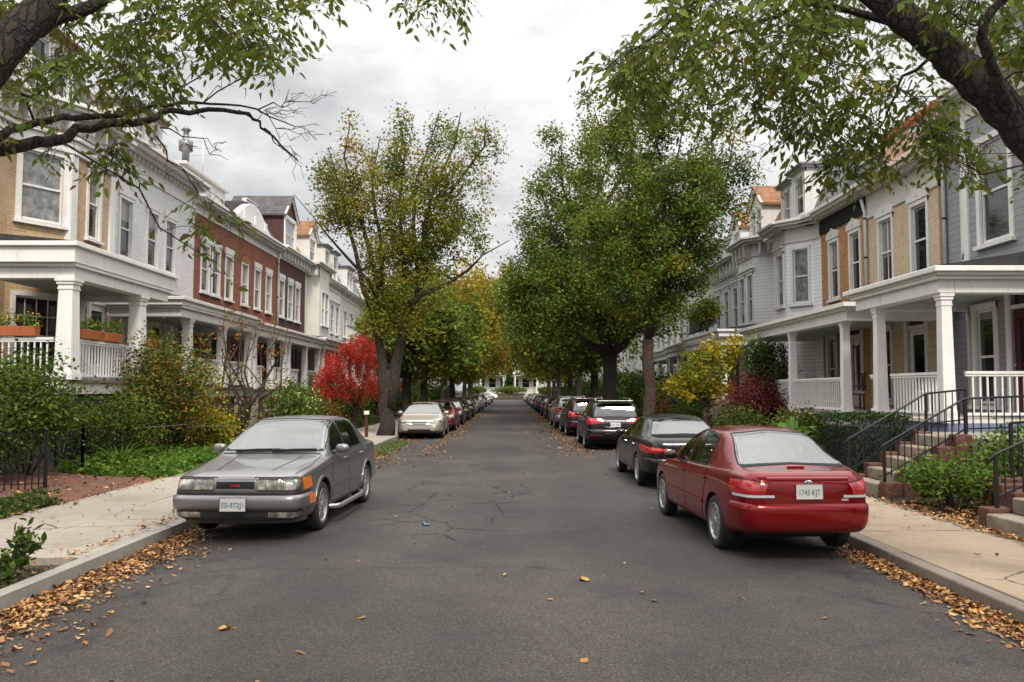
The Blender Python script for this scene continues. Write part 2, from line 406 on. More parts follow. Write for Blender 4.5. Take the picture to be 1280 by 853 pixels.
    # the cracked patch left of the middle, some ten metres up the street
    dx = t.math('DIVIDE', t.math('ADD', sx.outputs[0], .75), 1.15); dy = t.math('DIVIDE', t.math('SUBTRACT', sx.outputs[1], 14.2), 5.2)
    rr = t.math('ADD', t.math('MULTIPLY', dx, dx), t.math('MULTIPLY', dy, dy))
    zone = t.math('ADD', t.map(rr, 1.15, .45), t.math('MULTIPLY', t.noise(v, .9, 3), .5))
    gate = t.math('GREATER_THAN', t.math('MULTIPLY', zone, t.map(t.noise(v, 1.2, 3), .36, .5)), .45)
    c1 = t.math('MULTIPLY', t.math('LESS_THAN', cr.outputs['Distance'], t.map(t.noise(v, 3.0, 3), .35, .75, .003, .034)), gate)
    gate2 = t.map(t.noise(v, .33, 3), .52, .58)
    c2 = t.math('MULTIPLY', t.math('LESS_THAN', cr2.outputs['Distance'], t.map(t.noise(v, 4.0, 3), .4, .75, .001, .010)), gate2)
    crack = t.math('MAXIMUM', c1, c2)
    # faint tar seams that cross the lanes on the far half
    ty = t.math('ADD', sx.outputs[1], t.math('MULTIPLY', t.noise(v, .7, 4), 1.6))
    seam = t.math('MULTIPLY', t.math('LESS_THAN', t.math('ABSOLUTE', t.math('SUBTRACT', t.math('MODULO', ty, 7.3), 2.0)), .035), t.map(t.noise(v, .45, 2), .5, .56))
    crack = t.math('MAXIMUM', crack, t.math('MULTIPLY', seam, .55))
    stain = t.math('MULTIPLY', t.map(t.noise(v, .75, 5, .65), .54, .64), .62)
    base = t.mix(stain, base, (.026, .0245, .023))
    base = t.mix(t.math('MULTIPLY', crack, .9), base, (.009, .008, .007))
    h = t.math('SUBTRACT', t.math('ADD', t.math('MULTIPLY', sep.outputs[0], .6), fine), t.math('MULTIPLY', crack, 2))
    M['asphalt'] = t.fin(t.pr(color=base, rough=.82, spec=.4, normal=t.bump(h, .45, .006)))
    # concrete
    def concrete(nm, a, b, dark, joint=None):
        t = NT(nm); v = t.pos()
        n = t.noise(v, .8, 7, .65); n2 = t.noise(v, 9, 6, .7); n3 = t.noise(v, 130, 2, .7)
        g = t.n('ShaderNodeNewGeometry').outputs['Random Per Island']
        c = t.mix(t.map(n, .3, .7), a, b); c = t.mix(t.math('MULTIPLY', g, .45), c, sc(a, .8))
        c = t.mix(t.math('MULTIPLY', t.map(n2, .52, .8), .6), c, dark)
        c = t.mix(t.math('MULTIPLY', t.map(t.noise(v, .55, 6, .7), .52, .68), .6), c, dark)
        c = t.mix(1.0, c, t.ramp(n3, [(.3, (.8, .8, .8)), (.7, (1.15, 1.15, 1.15))]), 'MULTIPLY')
        wob = t.mix(.2, v, t.noise(v, 1.5, 5, .7, 'Color'))
        cr = t.n('ShaderNodeTexVoronoi', feature='DISTANCE_TO_EDGE'); t.l(wob, cr.inputs['Vector']); cr.inputs['Scale'].default_value = .45
        ck = t.math('MULTIPLY', t.math('LESS_THAN', cr.outputs['Distance'], .004), t.map(t.noise(v, .6, 2), .5, .55))
        c = t.mix(t.math('MULTIPLY', ck, .8), c, (.03, .026, .022))
        M[nm] = t.fin(t.pr(color=c, rough=.9, normal=t.bump(t.math('ADD', n2, n3), .3, .006)))
    concrete('sidewalk_pale', (.33, .29, .235), (.40, .355, .29), (.20, .165, .12))
    concrete('sidewalk_tan', (.27, .212, .148), (.345, .275, .195), (.16, .115, .075))
    concrete('kerb_stone', (.27, .255, .23), (.36, .34, .30), (.11, .10, .09))
    concrete('kerb_brown', (.17, .145, .12), (.25, .21, .17), (.07, .06, .05))
    # yard soil with leaf mould, grass base
    t = NT('soil'); v = t.pos(); n = t.noise(v, 3.5, 7, .7); n2 = t.noise(v, 30, 4, .7)
    M['soil'] = t.fin(t.pr(color=t.mix(t.map(n, .35, .65), t.mix(t.map(n2, .35, .65), (.022, .016, .010), (.06, .043, .026)), (.035, .036, .014)), rough=.95, normal=t.bump(n2, .8, .03)))
    # brick path, flat: bricks laid on the ground plane
    t = NT('brick_path'); v = t.pos()
    b = t.n('ShaderNodeTexBrick'); t.l(v, b.inputs['Vector'])
    for k, x in (('Scale', 1), ('Brick Width', .2), ('Row Height', .1), ('Mortar Size', .006)): b.inputs[k].default_value = x
    b.inputs['Color1'].default_value = (*c3('#7d4a3a'), 1); b.inputs['Color2'].default_value = (*c3('#5f382c'), 1); b.inputs['Mortar'].default_value = (.05, .04, .03, 1)
    n = t.noise(v, 4, 6, .7)
    M['brick_path'] = t.fin(t.pr(color=t.mix(t.math('MULTIPLY', t.map(n, .42, .66), .75), b.outputs['Color'], (.10, .066, .045)), rough=.9, normal=t.bump(t.math('ADD', t.math('MULTIPLY', b.outputs['Fac'], -1), n), .5, .01)))
    t = NT('blade'); g = t.n('ShaderNodeNewGeometry')
    M['blade'] = t.fin(t.pr(color=t.ramp(g.outputs['Random Per Island'], [(0, (.02, .045, .008)), (.6, (.07, .12, .02)), (1, (.17, .17, .05))]), rough=.6))
build_materials()
# ------------------------------------------------------------------ foliage and trees
def leaf_arrays(C, rs, size, down=.0, up=.25, flat=.6, tri=True, var=.35, long=.55):
    """folded leaf blades at points C (N,3). returns co, faces"""
    N = len(C)
    d = rs.normal(size=(N, 3)); d[:, 2] = d[:, 2] * flat + up - down
    d /= np.linalg.norm(d, axis=1, keepdims=True) + 1e-9
    a = rs.normal(size=(N, 3)); a[:, 2] += .6
    s = np.cross(d, a); s /= np.linalg.norm(s, axis=1, keepdims=True) + 1e-9
    nrm = np.cross(s, d)
    L = size * (1 + var * rs.uniform(-1, 1, (N, 1))); W = L * long
    base = C - d * L * .5; tip = C + d * L * .5 - nrm * L * .12; mid = C + nrm * L * .06
    l = C - s * W * .5 - nrm * L * .05 - d * L * .06; r = C + s * W * .5 - nrm * L * .05 - d * L * .06
    if tri:
        co = np.stack([base, l, tip, r], 1).reshape(-1, 3); i = np.arange(N)[:, None] * 4
        f = np.concatenate([i + np.array([[0, 2, 1]]), i + np.array([[0, 3, 2]])], 0)
    else:
        l2 = C - s * W * .40 - nrm * L * .06 + d * L * .2; r2 = C + s * W * .40 - nrm * L * .06 + d * L * .2
        m2 = C + nrm * L * .03 + d * L * .22
        co = np.stack([base, l, l2, tip, r2, r, mid, m2], 1).reshape(-1, 3); i = np.arange(N)[:, None] * 8
        f = np.concatenate([i + np.array([q]) for q in ([0,6,1],[1,6,7],[1,7,2],[2,7,3],[0,5,6],[5,7,6],[5,4,7],[4,3,7])], 0)
    return co, f

def spray_arrays(C, rs, size, nt=3, nl=7, tl=.24, mb=None):
    """hanging sprays: every cluster grows a few thin drooping twigs with leaves set left and right along them"""
    base, dirs, sides = [], [], []
    for c in C:
        for k in range(nt):
            a = rs.uniform(0, 6.28); d = np.array((math.cos(a), math.sin(a), rs.uniform(-.75, .25))); d /= np.linalg.norm(d); L = tl*rs.uniform(.6, 1.5)
            p = c + rs.normal(size=3)*tl*.25; s = np.cross(d, (0, 0, 1)); s /= np.linalg.norm(s) + 1e-6; pts = []
            for i in range(nl + 1):
                t = i/nl; q = p + d*L*t - np.array((0, 0, .45*L*t*t)); pts.append(tuple(q))
                if i == 0: continue
                sd = 1 if i % 2 else -1; dd = d*.55 + s*sd*rs.uniform(.3, .9) + np.array((0, 0, -rs.uniform(.15, .95))) + rs.normal(size=3)*.18
                base.append(q); dirs.append(dd/np.linalg.norm(dd)); sides.append(rs.normal(size=3) + np.array((0, 0, .8)))
            if mb is not None: mb.tube([tuple(c), pts[0], pts[nl//2], pts[-1]], [.0036, .003, .0024, .0014], 3, False)
    B, d, a = np.array(base), np.array(dirs), np.array(sides); N = len(B)
    s = np.cross(d, a); s /= np.linalg.norm(s, axis=1, keepdims=True) + 1e-9; n = np.cross(s, d)
    L = size*rs.choice([.55, .8, 1.0, 1.15, 1.35], (N, 1))*rs.uniform(.85, 1.15, (N, 1)); W = L*rs.uniform(.34, .52, (N, 1)); curl = L*rs.uniform(-.02, .22, (N, 1)); B = B + d*.012
    at_ = lambda u, w, h: B + d*L*u + s*W*w - n*(curl*u*u - L*h)
    co = np.stack([at_(0, 0, 0), at_(.28, -.46, .05), at_(.62, -.36, .04), at_(1, 0, 0), at_(.62, .36, .04), at_(.28, .46, .05), at_(.3, 0, -.01), at_(.65, 0, -.01)], 1).reshape(-1, 3); i = np.arange(N)[:, None]*8
    f = np.concatenate([i + np.array([q]) for q in ([0,6,1],[1,6,7],[1,7,2],[2,7,3],[0,5,6],[5,7,6],[5,4,7],[4,3,7])], 0)
    return co, f

def foliage(parent, name, mat, centres, spread, n, size, seed=0, **k):
    rs = np.random.RandomState(seed); C = np.asarray(centres, float)
    P = np.repeat(C, n, 0); P = P + rs.normal(size=P.shape) * np.asarray(spread)
    co, f = leaf_arrays(P, rs, size, **k)
    return obj_from(np_mesh(name, co, f, M[mat]), name, parent)

def skeleton(limbs, clusters, rs, rmin=.010, rmax=.07, sag=.08, wig=.06, nside=6):
    """limbs: [(pts, radii)]; every leaf cluster is joined to the nearest wood below it"""
    mb = MB(); nodes, rad = [], []
    for pts, rr in limbs:
        mb.tube(pts, rr, 12 if max(rr) > .08 else 8)
        for p, r_, q in zip(pts[:-1], rr[:-1], pts[1:]):
            for u in (0, .25, .5, .75): nodes.append(np.array(p)*(1-u) + np.array(q)*u); rad.append(r_)
        nodes.append(np.array(pts[-1], float)); rad.append(rr[-1])
    base = np.array(limbs[0][0][0], float)
    order = np.argsort(np.linalg.norm(clusters - base, axis=1))
    N = np.array(nodes); Rd = np.array(rad); extra, er = [], []
    allN, allR = [N], [Rd]
    for i in order:
        c = clusters[i]; Nn = np.concatenate(allN); Rr = np.concatenate(allR)
        dv = c - Nn; dist = np.linalg.norm(dv, axis=1) + 1.1 * np.maximum(0, Nn[:, 2] - c[2] + .05)
        k = int(np.argmin(dist)); p = Nn[k]; L = np.linalg.norm(c - p)
        if L < .05: continue
        r0 = min(rmax, max(rmin, Rr[k] * .62)); ts = (0, .35, .7, 1)
        m = [p + (c - p)*t + rs.normal(size=3)*wig*L*(0 < t < 1) - np.array((0, 0, sag*L*math.sin(math.pi*t))) for t in ts]
        r1 = max(rmin*.6, r0*.5); rr = [r0 + (r1 - r0)*t for t in ts]
        mb.tube([tuple(x) for x in m], rr, nside if r0 > .02 else 4, caps=False)
        allN.append(np.array(m[1:])); allR.append(np.array(rr[1:]))
    return mb

def sample_crown(ells, n, rs, inner=.45):
    """points in a union of ellipsoids (c, r), denser near the skin"""
    vol = np.array([e[1][0]*e[1][1]*e[1][2] for e in ells]) ** .75; k = rs.choice(len(ells), n, p=vol / vol.sum())
    d = rs.normal(size=(n, 3)); d /= np.linalg.norm(d, axis=1, keepdims=True)
    r = (inner + (1 - inner) * rs.uniform(0, 1, (n, 1)) ** .6)
    return np.array([ells[i][0] for i in k]) + d * r * np.array([ells[i][1] for i in k])

def tree(name, label, base, limbs, ells, nc, per, size, mats, bark='bark', seed=1, spread=.34, group=None, cat='tree', rmin=.012, tri=True, inner=.45, down=0, clusters=None, rz=0, sag=.05, mixr=(1,), upright=1.0, rmax=.07, long=.55, flat=.6):
    """mats/mixr: leaf materials and the share of clusters each one takes -> one crown mesh per tint"""
    rs = np.random.RandomState(seed); o = thing(name, label, cat, base, rz, group)
    cl = clusters if clusters is not None else sample_crown(ells, nc, rs, inner)
    cl = cl[cl[:, 2] > .35]
    skeleton(limbs, cl, rs, rmin, rmax=rmax, sag=sag).build('trunk', M[bark], o)
    share = np.cumsum(np.array(mixr, float) / sum(mixr)); pick = np.searchsorted(share, rs.uniform(0, 1, len(cl)))
    sp = np.array((spread, spread, spread * upright))
    for i, m in enumerate(mats):
        c = cl[pick == i]
        if not len(c): continue
        P = np.repeat(c, per, 0); P = P + rs.normal(size=P.shape) * sp * .62
        co, f = leaf_arrays(P, rs, size, tri=tri, down=down, long=long, flat=flat)
        obj_from(np_mesh('crown', co, f, M[m]), 'crown', o)
    return o

def bend(p, q, n=5, wig=.1, rs=None, arc=0.0):
    p, q = np.array(p, float), np.array(q, float); L = np.linalg.norm(q - p)
    return [tuple(p + (q - p)*t + (rs.normal(size=3)*wig*L*.3 if rs is not None and 0 < t < 1 else 0) + np.array((0, 0, arc*L*math.sin(math.pi*t)))) for t in np.linspace(0, 1, n)]

def shrub(name, label, loc, rx, ry, rz_, mat, n=90, per=26, size=.07, seed=1, cat='shrub', group=None, mats=None, mixr=(1,), z0=.0, stems=5, bark='bark_brown', inner=.35, spread=None, bumps=4, down=0, long=.55, tri=True, flat=.6):
    rs = np.random.RandomState(seed)
    ells = [((0, 0, z0 + rz_), (rx*.85, ry*.85, rz_*.95))]
    for k in range(bumps):
        a = rs.uniform(0, 6.28); ells.append(((rx*.5*math.cos(a), ry*.5*math.sin(a), z0 + rz_*rs.uniform(.8, 1.5)), (rx*rs.uniform(.4, .6), ry*rs.uniform(.4, .6), rz_*rs.uniform(.35, .6))))
    limbs = []
    for k in range(stems):
        a = 6.28*k/stems + rs.uniform(-.3, .3); limbs.append((bend((.04*math.cos(a), .04*math.sin(a), -.05), (rx*.4*math.cos(a), ry*.4*math.sin(a), z0 + rz_*rs.uniform(.8, 1.3)), 4, .15, rs), [.025, .02, .016, .011]))
    return tree(name, label, loc, limbs, ells, int(n*1.35), per, size*1.12, mats or [mat], bark, seed, spread or min(rx, ry)*.32, group, cat, .005, tri, inner, down, mixr=mixr, long=long, flat=flat, rmax=.02)
# ------------------------------------------------------------------ ground, road, pavements
KL, KR, SL, SR = -4.12, 3.92, -6.62, 5.66      # kerb faces and the yard edges of both pavements
def sheet(name, pts, z, mat, kind='structure'):
    mb = MB(); mb.quad(*[(x, y, z) for x, y in pts]); return tag(mb.build(name, M[mat]), kind=kind)
mb = MB()
for i in range(24):
    for j in range(24):
        x0, y0 = -1320 + 110*i, -600 + 110*j; mb.quad((x0, y0, -.03), (x0+110, y0, -.03), (x0+110, y0+110, -.03), (x0, y0+110, -.03))
tag(mb.build('ground', M['soil']), kind='structure')
mb = MB(); rows = np.linspace(-14, 158, 130); cols = np.linspace(KL - .02, KR + .02, 9)
crown = lambda x: .05 * (1 - ((x + .1)/4.05)**2)
vs = [(x, y, crown(x) - .02) for y in rows for x in cols]; k = len(cols)
mb.add(vs, [(j*k+i, j*k+i+1, (j+1)*k+i+1, (j+1)*k+i) for j in range(len(rows)-1) for i in range(k-1)], True)
tag(mb.build('road', M['asphalt']), kind='structure')
sheet('cross_road', [(-60, 158), (60, 158), (60, 166), (-60, 166)], -.018, 'asphalt')
rs0 = random.Random(3)
def pavement(name, bands, y0, y1, mat, skip=None):
    mb = MB()
    for xa, xb, step, off in bands:
        y = y0 + off
        while y < y1:
            L = step * rs0.uniform(.92, 1.08); dz = [rs0.uniform(-.006, .006) for _ in range(4)]; g = .009
            if not (skip and skip(xa, xb, y, y + L)):
                x0, x1, ya, yb = xa + g, xb - g, y + g, min(y1, y + L) - g; zt = .13
                mb.add([(x0, ya, -.02), (x1, ya, -.02), (x1, yb, -.02), (x0, yb, -.02), (x0, ya, zt+dz[0]), (x1, ya, zt+dz[1]), (x1, yb, zt+dz[2]), (x0, yb, zt+dz[3])],
                       [(4,5,6,7),(0,1,5,4),(1,2,6,5),(2,3,7,6),(3,0,4,7)])
            y += L
    return tag(mb.build(name, M[mat], bevel=.008, seg=1), kind='structure')
pit = lambda xa, xb, ya, yb: xb > -4.9 and ya < 8.35 and yb > 3.4
pavement('left_sidewalk', [(SL, -5.35, 2.3, 0), (-5.35, KL - .16, 2.3, .9)], -8, 156, 'sidewalk_pale', pit)
pavement('right_sidewalk', [(KR + .17, SR, 2.6, .4)], -8, 156, 'sidewalk_tan')
for nm, xa, xb, mt in (('left_kerb', KL - .15, KL, 'kerb_stone'), ('right_kerb', KR, KR + .16, 'kerb_brown')):
    mb = MB(); y = -8.0
    while y < 156:
        L = rs0.uniform(2.1, 3.0); e = rs0.uniform(-.008, .008); mb.box(xa + e, xb + e, y + .006, min(156, y + L) - .006, -.1, .135 + rs0.uniform(-.006, .006)); y += L
    tag(mb.build(nm, M[mt], bevel=.022, seg=3), kind='structure')
def yard(name, xs, zs, y0, y1, seed):
    r = np.random.RandomState(seed); ys = np.arange(y0, y1 + .1, .6); nx = 12; X = np.linspace(xs[0], xs[1], nx); Z = np.interp(np.linspace(0, 1, nx), np.linspace(0, 1, len(zs)), zs)
    vs = [(x, y, z + (r.uniform(-.03, .03) if 0 < i else 0)) for y in ys for i, (x, z) in enumerate(zip(X, Z))]; mb = MB()
    mb.add(vs, [(j*nx+i, j*nx+i+1, (j+1)*nx+i+1, (j+1)*nx+i) for j in range(len(ys)-1) for i in range(nx-1)], True)
    return tag(mb.build(name, M['soil']), kind='structure')
ZL, ZR = [.09, .12, .22, .45, .62, .68], [.09, .12, .25, .52, .70, .74]
yard('left_front_yard_ground', (SL, -12.2), ZL, -6, 156, 1)
yard('right_front_yard_ground', (SR, 11.2), ZR, -6, 156, 2)
def yz(x):
    return float(np.interp((x - SL)/(-12.2 - SL), np.linspace(0, 1, 6), ZL)) if x < 0 else float(np.interp((x - SR)/(11.2 - SR), np.linspace(0, 1, 6), ZR))
mb = MB(); xs = np.linspace(-6.60, -9.0, 9)
for a, b in zip(xs, xs[1:]): mb.quad((a, 12.5 + .1*math.sin(a*9), yz(a) + .045), (b, 12.5 + .1*math.sin(b*9), yz(b) + .045), (b, 16.1, yz(b) + .045), (a, 16.1, yz(a) + .045))
tag(mb.build('brick_path', M['brick_path']), kind='structure')
mb = MB(); mb.box(KL - 1.0, KL - .16, 3.4, 8.3, -.05, .10); tag(mb.build('tree_pit_soil', M['soil']), kind='structure')
mb = MB()
# raised lawn at the end of the street
mb = MB(); mb.add([(-40, 168.5, .1), (40, 168.5, .1), (40, 170, 1.1), (-40, 170, 1.1), (40, 200, 1.3), (-40, 200, 1.3)], [(0,1,2,3),(3,2,4,5)]); tag(mb.build('end_terrace_lawn', M['soil']), kind='structure')
# ---- fallen leaves
def litter(name, P, size=.075, seed=0, lift=.012):
    r = np.random.RandomState(seed); P = np.asarray(P, float); N = len(P)
    a = r.uniform(0, 6.28, N); d = np.stack([np.cos(a), np.sin(a), r.normal(0, .22, N)], 1); s = np.stack([-np.sin(a), np.cos(a), r.normal(0, .3, N)], 1)
    n = np.cross(d, s); L = size * np.clip(r.lognormal(-.28, .42, (N, 1)), .3, 1.5); W = L * r.uniform(.45, .8, (N, 1))
    C = P + np.array((0, 0, lift)); cup = r.uniform(-.15, .5, (N, 1)) * L
    # ragged outline of eight points round a raised midrib
    co = []; K = 8
    for q in range(K):
        th = 2*math.pi*q/K; rr_ = (.5 if q % 4 == 0 else (.42 if q % 2 else .30)) * r.uniform(.75, 1.2, (N, 1))
        co.append(C + d*L*rr_*math.cos(th)*1.15 + s*W*rr_*math.sin(th)*1.5 + n*cup*(abs(math.cos(th)) + .5*math.sin(th)**2)*r.uniform(.4, 1.3, (N, 1)))
    co.append(C); co = np.stack(co, 1).reshape(-1, 3); i = np.arange(N)[:, None]*9
    f = np.concatenate([i + np.array([(8, q, (q + 1) % K)]) for q in range(K)], 0)
    o = obj_from(np_mesh(name, co, f, M['litter']), name); tag(o, kind='stuff'); return o
lr = np.random.RandomState(5)
def strip(xe, sgn, w, y0, y1, n, zf, clump=.7):
    """drift against a kerb: thick at xe, thinning by w towards sgn"""
    y = lr.uniform(y0, y1, n); k = .55 + .45*np.sin(y*1.7) * np.sin(y*.63 + 1)
    x = xe + sgn * np.minimum(lr.exponential(w*.42, n), w*2.6*lr.uniform(.2, 1, n)**1.5) * (1 - clump + clump*k); z = np.array([zf(v) for v in x]) + np.abs(lr.normal(0, .016, n)) * np.exp(-np.abs(x - xe)/w*2)
    return np.stack([x, y, z], 1)
rz_ = lambda x: crown(x) - .02
L_ = [strip(KL + .02, 1, .62, 5, 10.6, 5200, rz_, .5), strip(KL + .02, 1, .5, 10.6, 24, 1500, rz_), strip(KL + .05, 1, 1.1, 19, 60, 8000, rz_), strip(KL, 1, 1.2, 60, 150, 1800, rz_),
      strip(KR - .02, -1, .25, 5, 9.4, 5600, rz_, .6), strip(KR - .02, -1, .5, 9.4, 24, 1300, rz_), strip(KR - .02, -1, 1.15, 22, 70, 11000, rz_), strip(KR, -1, 1.2, 70, 150, 2200, rz_)]
def scat(n, x0, x1, y0, y1, zf): x = lr.uniform(x0, x1, n); y = y0 + (y1 - y0)*lr.uniform(0, 1, n)**1.3; return np.stack([x, y, [zf(v) for v in x]], 1)
def drift(n, x0, x1, y0, y1):
    y = lr.uniform(y0, y1, n); k = .5 + .5*np.sin(y*.9 + 1.3)*np.sin(y*.37); x = x0 + (x1 - x0)*np.clip(lr.beta(1.1, 2.4, n)*(.45 + .75*k), 0, 1); return np.stack([x, y, [rz_(v) for v in x]], 1)
L_ += [drift(5200, 2.35, .7, 22.5, 75), drift(900, 2.3, 1.0, 75, 140), drift(2600, -2.55, -1.3, 22, 62), drift(1500, -3.9, -2.6, 18, 29)]
L_.append(scat(210, KL, KR, 5, 60, rz_)); L_.append(scat(240, KL, KR, 60, 150, rz_)); L_.append(scat(260, SL, KL - .1, 6, 40, lambda x: .133)); L_.append(strip(KL - .18, -1, .5, 8.4, 14, 260, lambda x: .134)); L_.append(strip(SL + .02, 1, .35, 10, 24, 420, lambda x: .134)); L_.append(scat(130, KR + .2, SR, 6, 40, lambda x: .133))
litter('fallen_leaves', np.concatenate(L_), .046, 1)
B_ = [scat(1500, SL - .9, SL - .02, 8, 60, yz), scat(4200, SR + .02, SR + 1.7, 8, 13, yz), scat(1500, SR, SR + .9, 13, 60, yz), scat(500, KL - 1, KL - .2, 3.6, 8.2, lambda x: .105), scat(1300, -9, -6.6, 12, 30, lambda x: yz(x) + .045), strip(SR - .02, -1, .25, 8.5, 12.8, 260, lambda x: .135)]
litter('yard_leaf_litter', np.concatenate(B_), .06, 2, .015)
# pale leaves lying alone on the asphalt in the open middle of the road
def lone_leaf(px, py, size, label):
    p = gd(px, py, .02); p.z = crown(p.x) - .012; r = random.Random(int(px)); a = r.uniform(0, 6.28); mb = MB(); d = Vector((math.cos(a), math.sin(a), 0)); s = Vector((-d.y, d.x, 0)); n = 7
    up = [Vector(p) + d*(size*(t - .5)) + s*(size*.36*math.sin(math.pi*t**.8)) + Vector((0, 0, .018*math.sin(5*t))) for t in np.linspace(0, 1, n)]
    lo = [Vector(p) + d*(size*(t - .5)) - s*(size*.36*math.sin(math.pi*t**.8)) + Vector((0, 0, .022*t)) for t in np.linspace(0, 1, n)]
    mid = [Vector(p) + d*(size*(t - .5)) + Vector((0, 0, .004)) for t in np.linspace(0, 1, n)]
    mb.add(up + mid + lo, [(i, i+1, n+i+1, n+i) for i in range(n-1)] + [(n+i, n+i+1, 2*n+i+1, 2*n+i) for i in range(n-1)], True)
    mb.bar(mid[-1], mid[-1] + d*size*.35, .004)
    return tag(mb.build('leaf', M['dry_leaf']), label, 'leaf')
lone_leaf(730, 727, .13, 'yellow leaf lying flat alone in the middle of the road')
lone_leaf(281, 787, .10, 'curled yellow leaf on the asphalt a step out from the leaf-filled gutter')
w = gd(532, 659, .01); mb = MB(); r = random.Random(2)
g = [[(w.x + (i-3)*.016, w.y + (j-2)*.02, .045 + r.uniform(-.008, .025) + .015*math.sin(i)) for i in range(7)] for j in range(5)]
mb.add([p for q in g for p in q], [(j*7+i, j*7+i+1, (j+1)*7+i+1, (j+1)*7+i) for j in range(4) for i in range(6)])
o = mb.build('crushed_wrapper', M['plastic_blue']); tag(o, 'crumpled blue wrapper lying beside the cracks in the road', 'litter'); sd = o.modifiers.new('Solidify', 'SOLIDIFY'); sd.thickness = .004
# ------------------------------------------------------------------ row houses
# house frame: x along the street, y out towards the street, z up; the main front stands at y = 0
_cache = {}
def shared(key, mat, fn):
    if key not in _cache:
        mb = MB(); fn(mb); me = mb.mesh(key[0]); me.materials.append(mat); _cache[key] = me
    return _cache[key]

def wall_seg(mb, p0, p1, z0, z1, ops=(), reveal=.11):
    """one stretch of wall with real openings (a0, a1, zb, zt) and their reveals"""
    p0, p1 = Vector((*p0, 0)), Vector((*p1, 0)); d = (p1 - p0); L = d.length; d /= L; n = Vector((-d.y, d.x, 0))
    us = sorted({0, L, *[o[0] for o in ops], *[o[1] for o in ops]}); zs = sorted({z0, z1, *[o[2] for o in ops], *[o[3] for o in ops]})
    P = lambda u, z, k=0: p0 + d * u + Vector((0, 0, z)) - n * k
    for a, b in zip(us, us[1:]):
        for c, e in zip(zs, zs[1:]):
            if any(o[0] - 1e-6 <= a and b <= o[1] + 1e-6 and o[2] - 1e-6 <= c and e <= o[3] + 1e-6 for o in ops): continue
            mb.quad(P(a, c), P(b, c), P(b, e), P(a, e))
    for a, b, c, e in ops:
        mb.quad(P(a, c), P(a, c, reveal), P(b, c, reveal), P(b, c)); mb.quad(P(a, e), P(b, e), P(b, e, reveal), P(a, e, reveal))
        mb.quad(P(a, c), P(a, e), P(a, e, reveal), P(a, c, reveal)); mb.quad(P(b, c), P(b, c, reveal), P(b, e, reveal), P(b, e))

def window(parent, p0, p1, a, zb, w, h, trim='white_trim', style='flat', glass='window_glass', lintel=None, lmat=None, sill=True, name='window', casing=.10):
    """sash window set in the stretch p0-p1 at distance a (its middle)"""
    d = Vector((p1[0] - p0[0], p1[1] - p0[1])); d.normalize(); rz = math.atan2(d.y, d.x)
    loc = (p0[0] + d.x * a, p0[1] + d.y * a, zb + h / 2)
    def frame(mb):
        hw, hh = w / 2, h / 2; c = casing
        for s in (-1, 1): mb.box(*sorted((s*(hw - .012), s*(hw + c))), -.02, .035, -hh - .02, hh + c)
        mb.box(-hw - c, hw + c, -.02, .04, hh - .012, hh + c)
        for s in (-1, 1): mb.box(*sorted((s*(hw - .06), s*(hw - .014))), -.085, -.03, -hh + .002, hh - .002)
        mb.box(-hw + .06, hw - .06, -.085, -.03, hh - .06, hh - .014); mb.box(-hw + .06, hw - .06, -.085, -.03, -hh + .012, -hh + .075)
        mb.box(-hw + .06, hw - .06, -.08, -.025, -.025, .025)
        if style == 'two': mb.box(-.014, .014, -.08, -.045, -hh + .07, hh - .06)
        if style == 'grid':
            for k in range(1, 4): mb.box(-hw + .06, hw - .06, -.08, -.05, -hh + k*h/4 - .01, -hh + k*h/4 + .01)
            for k in range(1, 4): mb.box(-hw + k*w/4 - .01, -hw + k*w/4 + .01, -.081, -.05, -hh + .07, hh - .06)
    o = obj_from(shared(('win', round(w, 2), round(h, 2), trim, style, casing), M[trim], frame), name, parent, loc, rz)
    g = obj_from(shared(('pane', round(w, 2), round(h, 2), glass), M[glass], lambda mb: mb.box(-w/2 + .03, w/2 - .03, -.078, -.066, -h/2 + .03, h/2 - .03)), 'pane', o)
    if sill: obj_from(shared(('sill', round(w, 2), round(h, 2), trim), M[trim], lambda mb: mb.box(-w/2 - casing - .05, w/2 + casing + .05, -.03, .10, -h/2 - .10, -h/2 - .022)), 'sill', o)
    if lintel:
        def lin(mb):
            W = w / 2 + casing + .06; z = h / 2 + casing + .004
            if lintel == 'hood':
                arc = [(-W, z), (-W, z + .16)] + [(-W + 2*W*k/10, z + .16 + .13*math.sin(math.pi*k/10)) for k in range(1, 10)] + [(W, z + .16), (W, z)]
                mb.prism(arc, 'y', -.03, .07); mb.box(-.06, .06, -.02, .09, z + .1, z + .33)
            elif lintel == 'slab': mb.box(-W, W, -.03, .06, z, z + .24)
            else:
                mb.box(-W, W, -.03, .07, z, z + .12); mb.box(-W - .05, W + .05, -.03, .13, z + .122, z + .17)
        obj_from(shared(('lintel', round(w, 2), round(h, 2), lintel, lmat or trim), M[lmat or trim], lin), 'lintel', o)
    return o

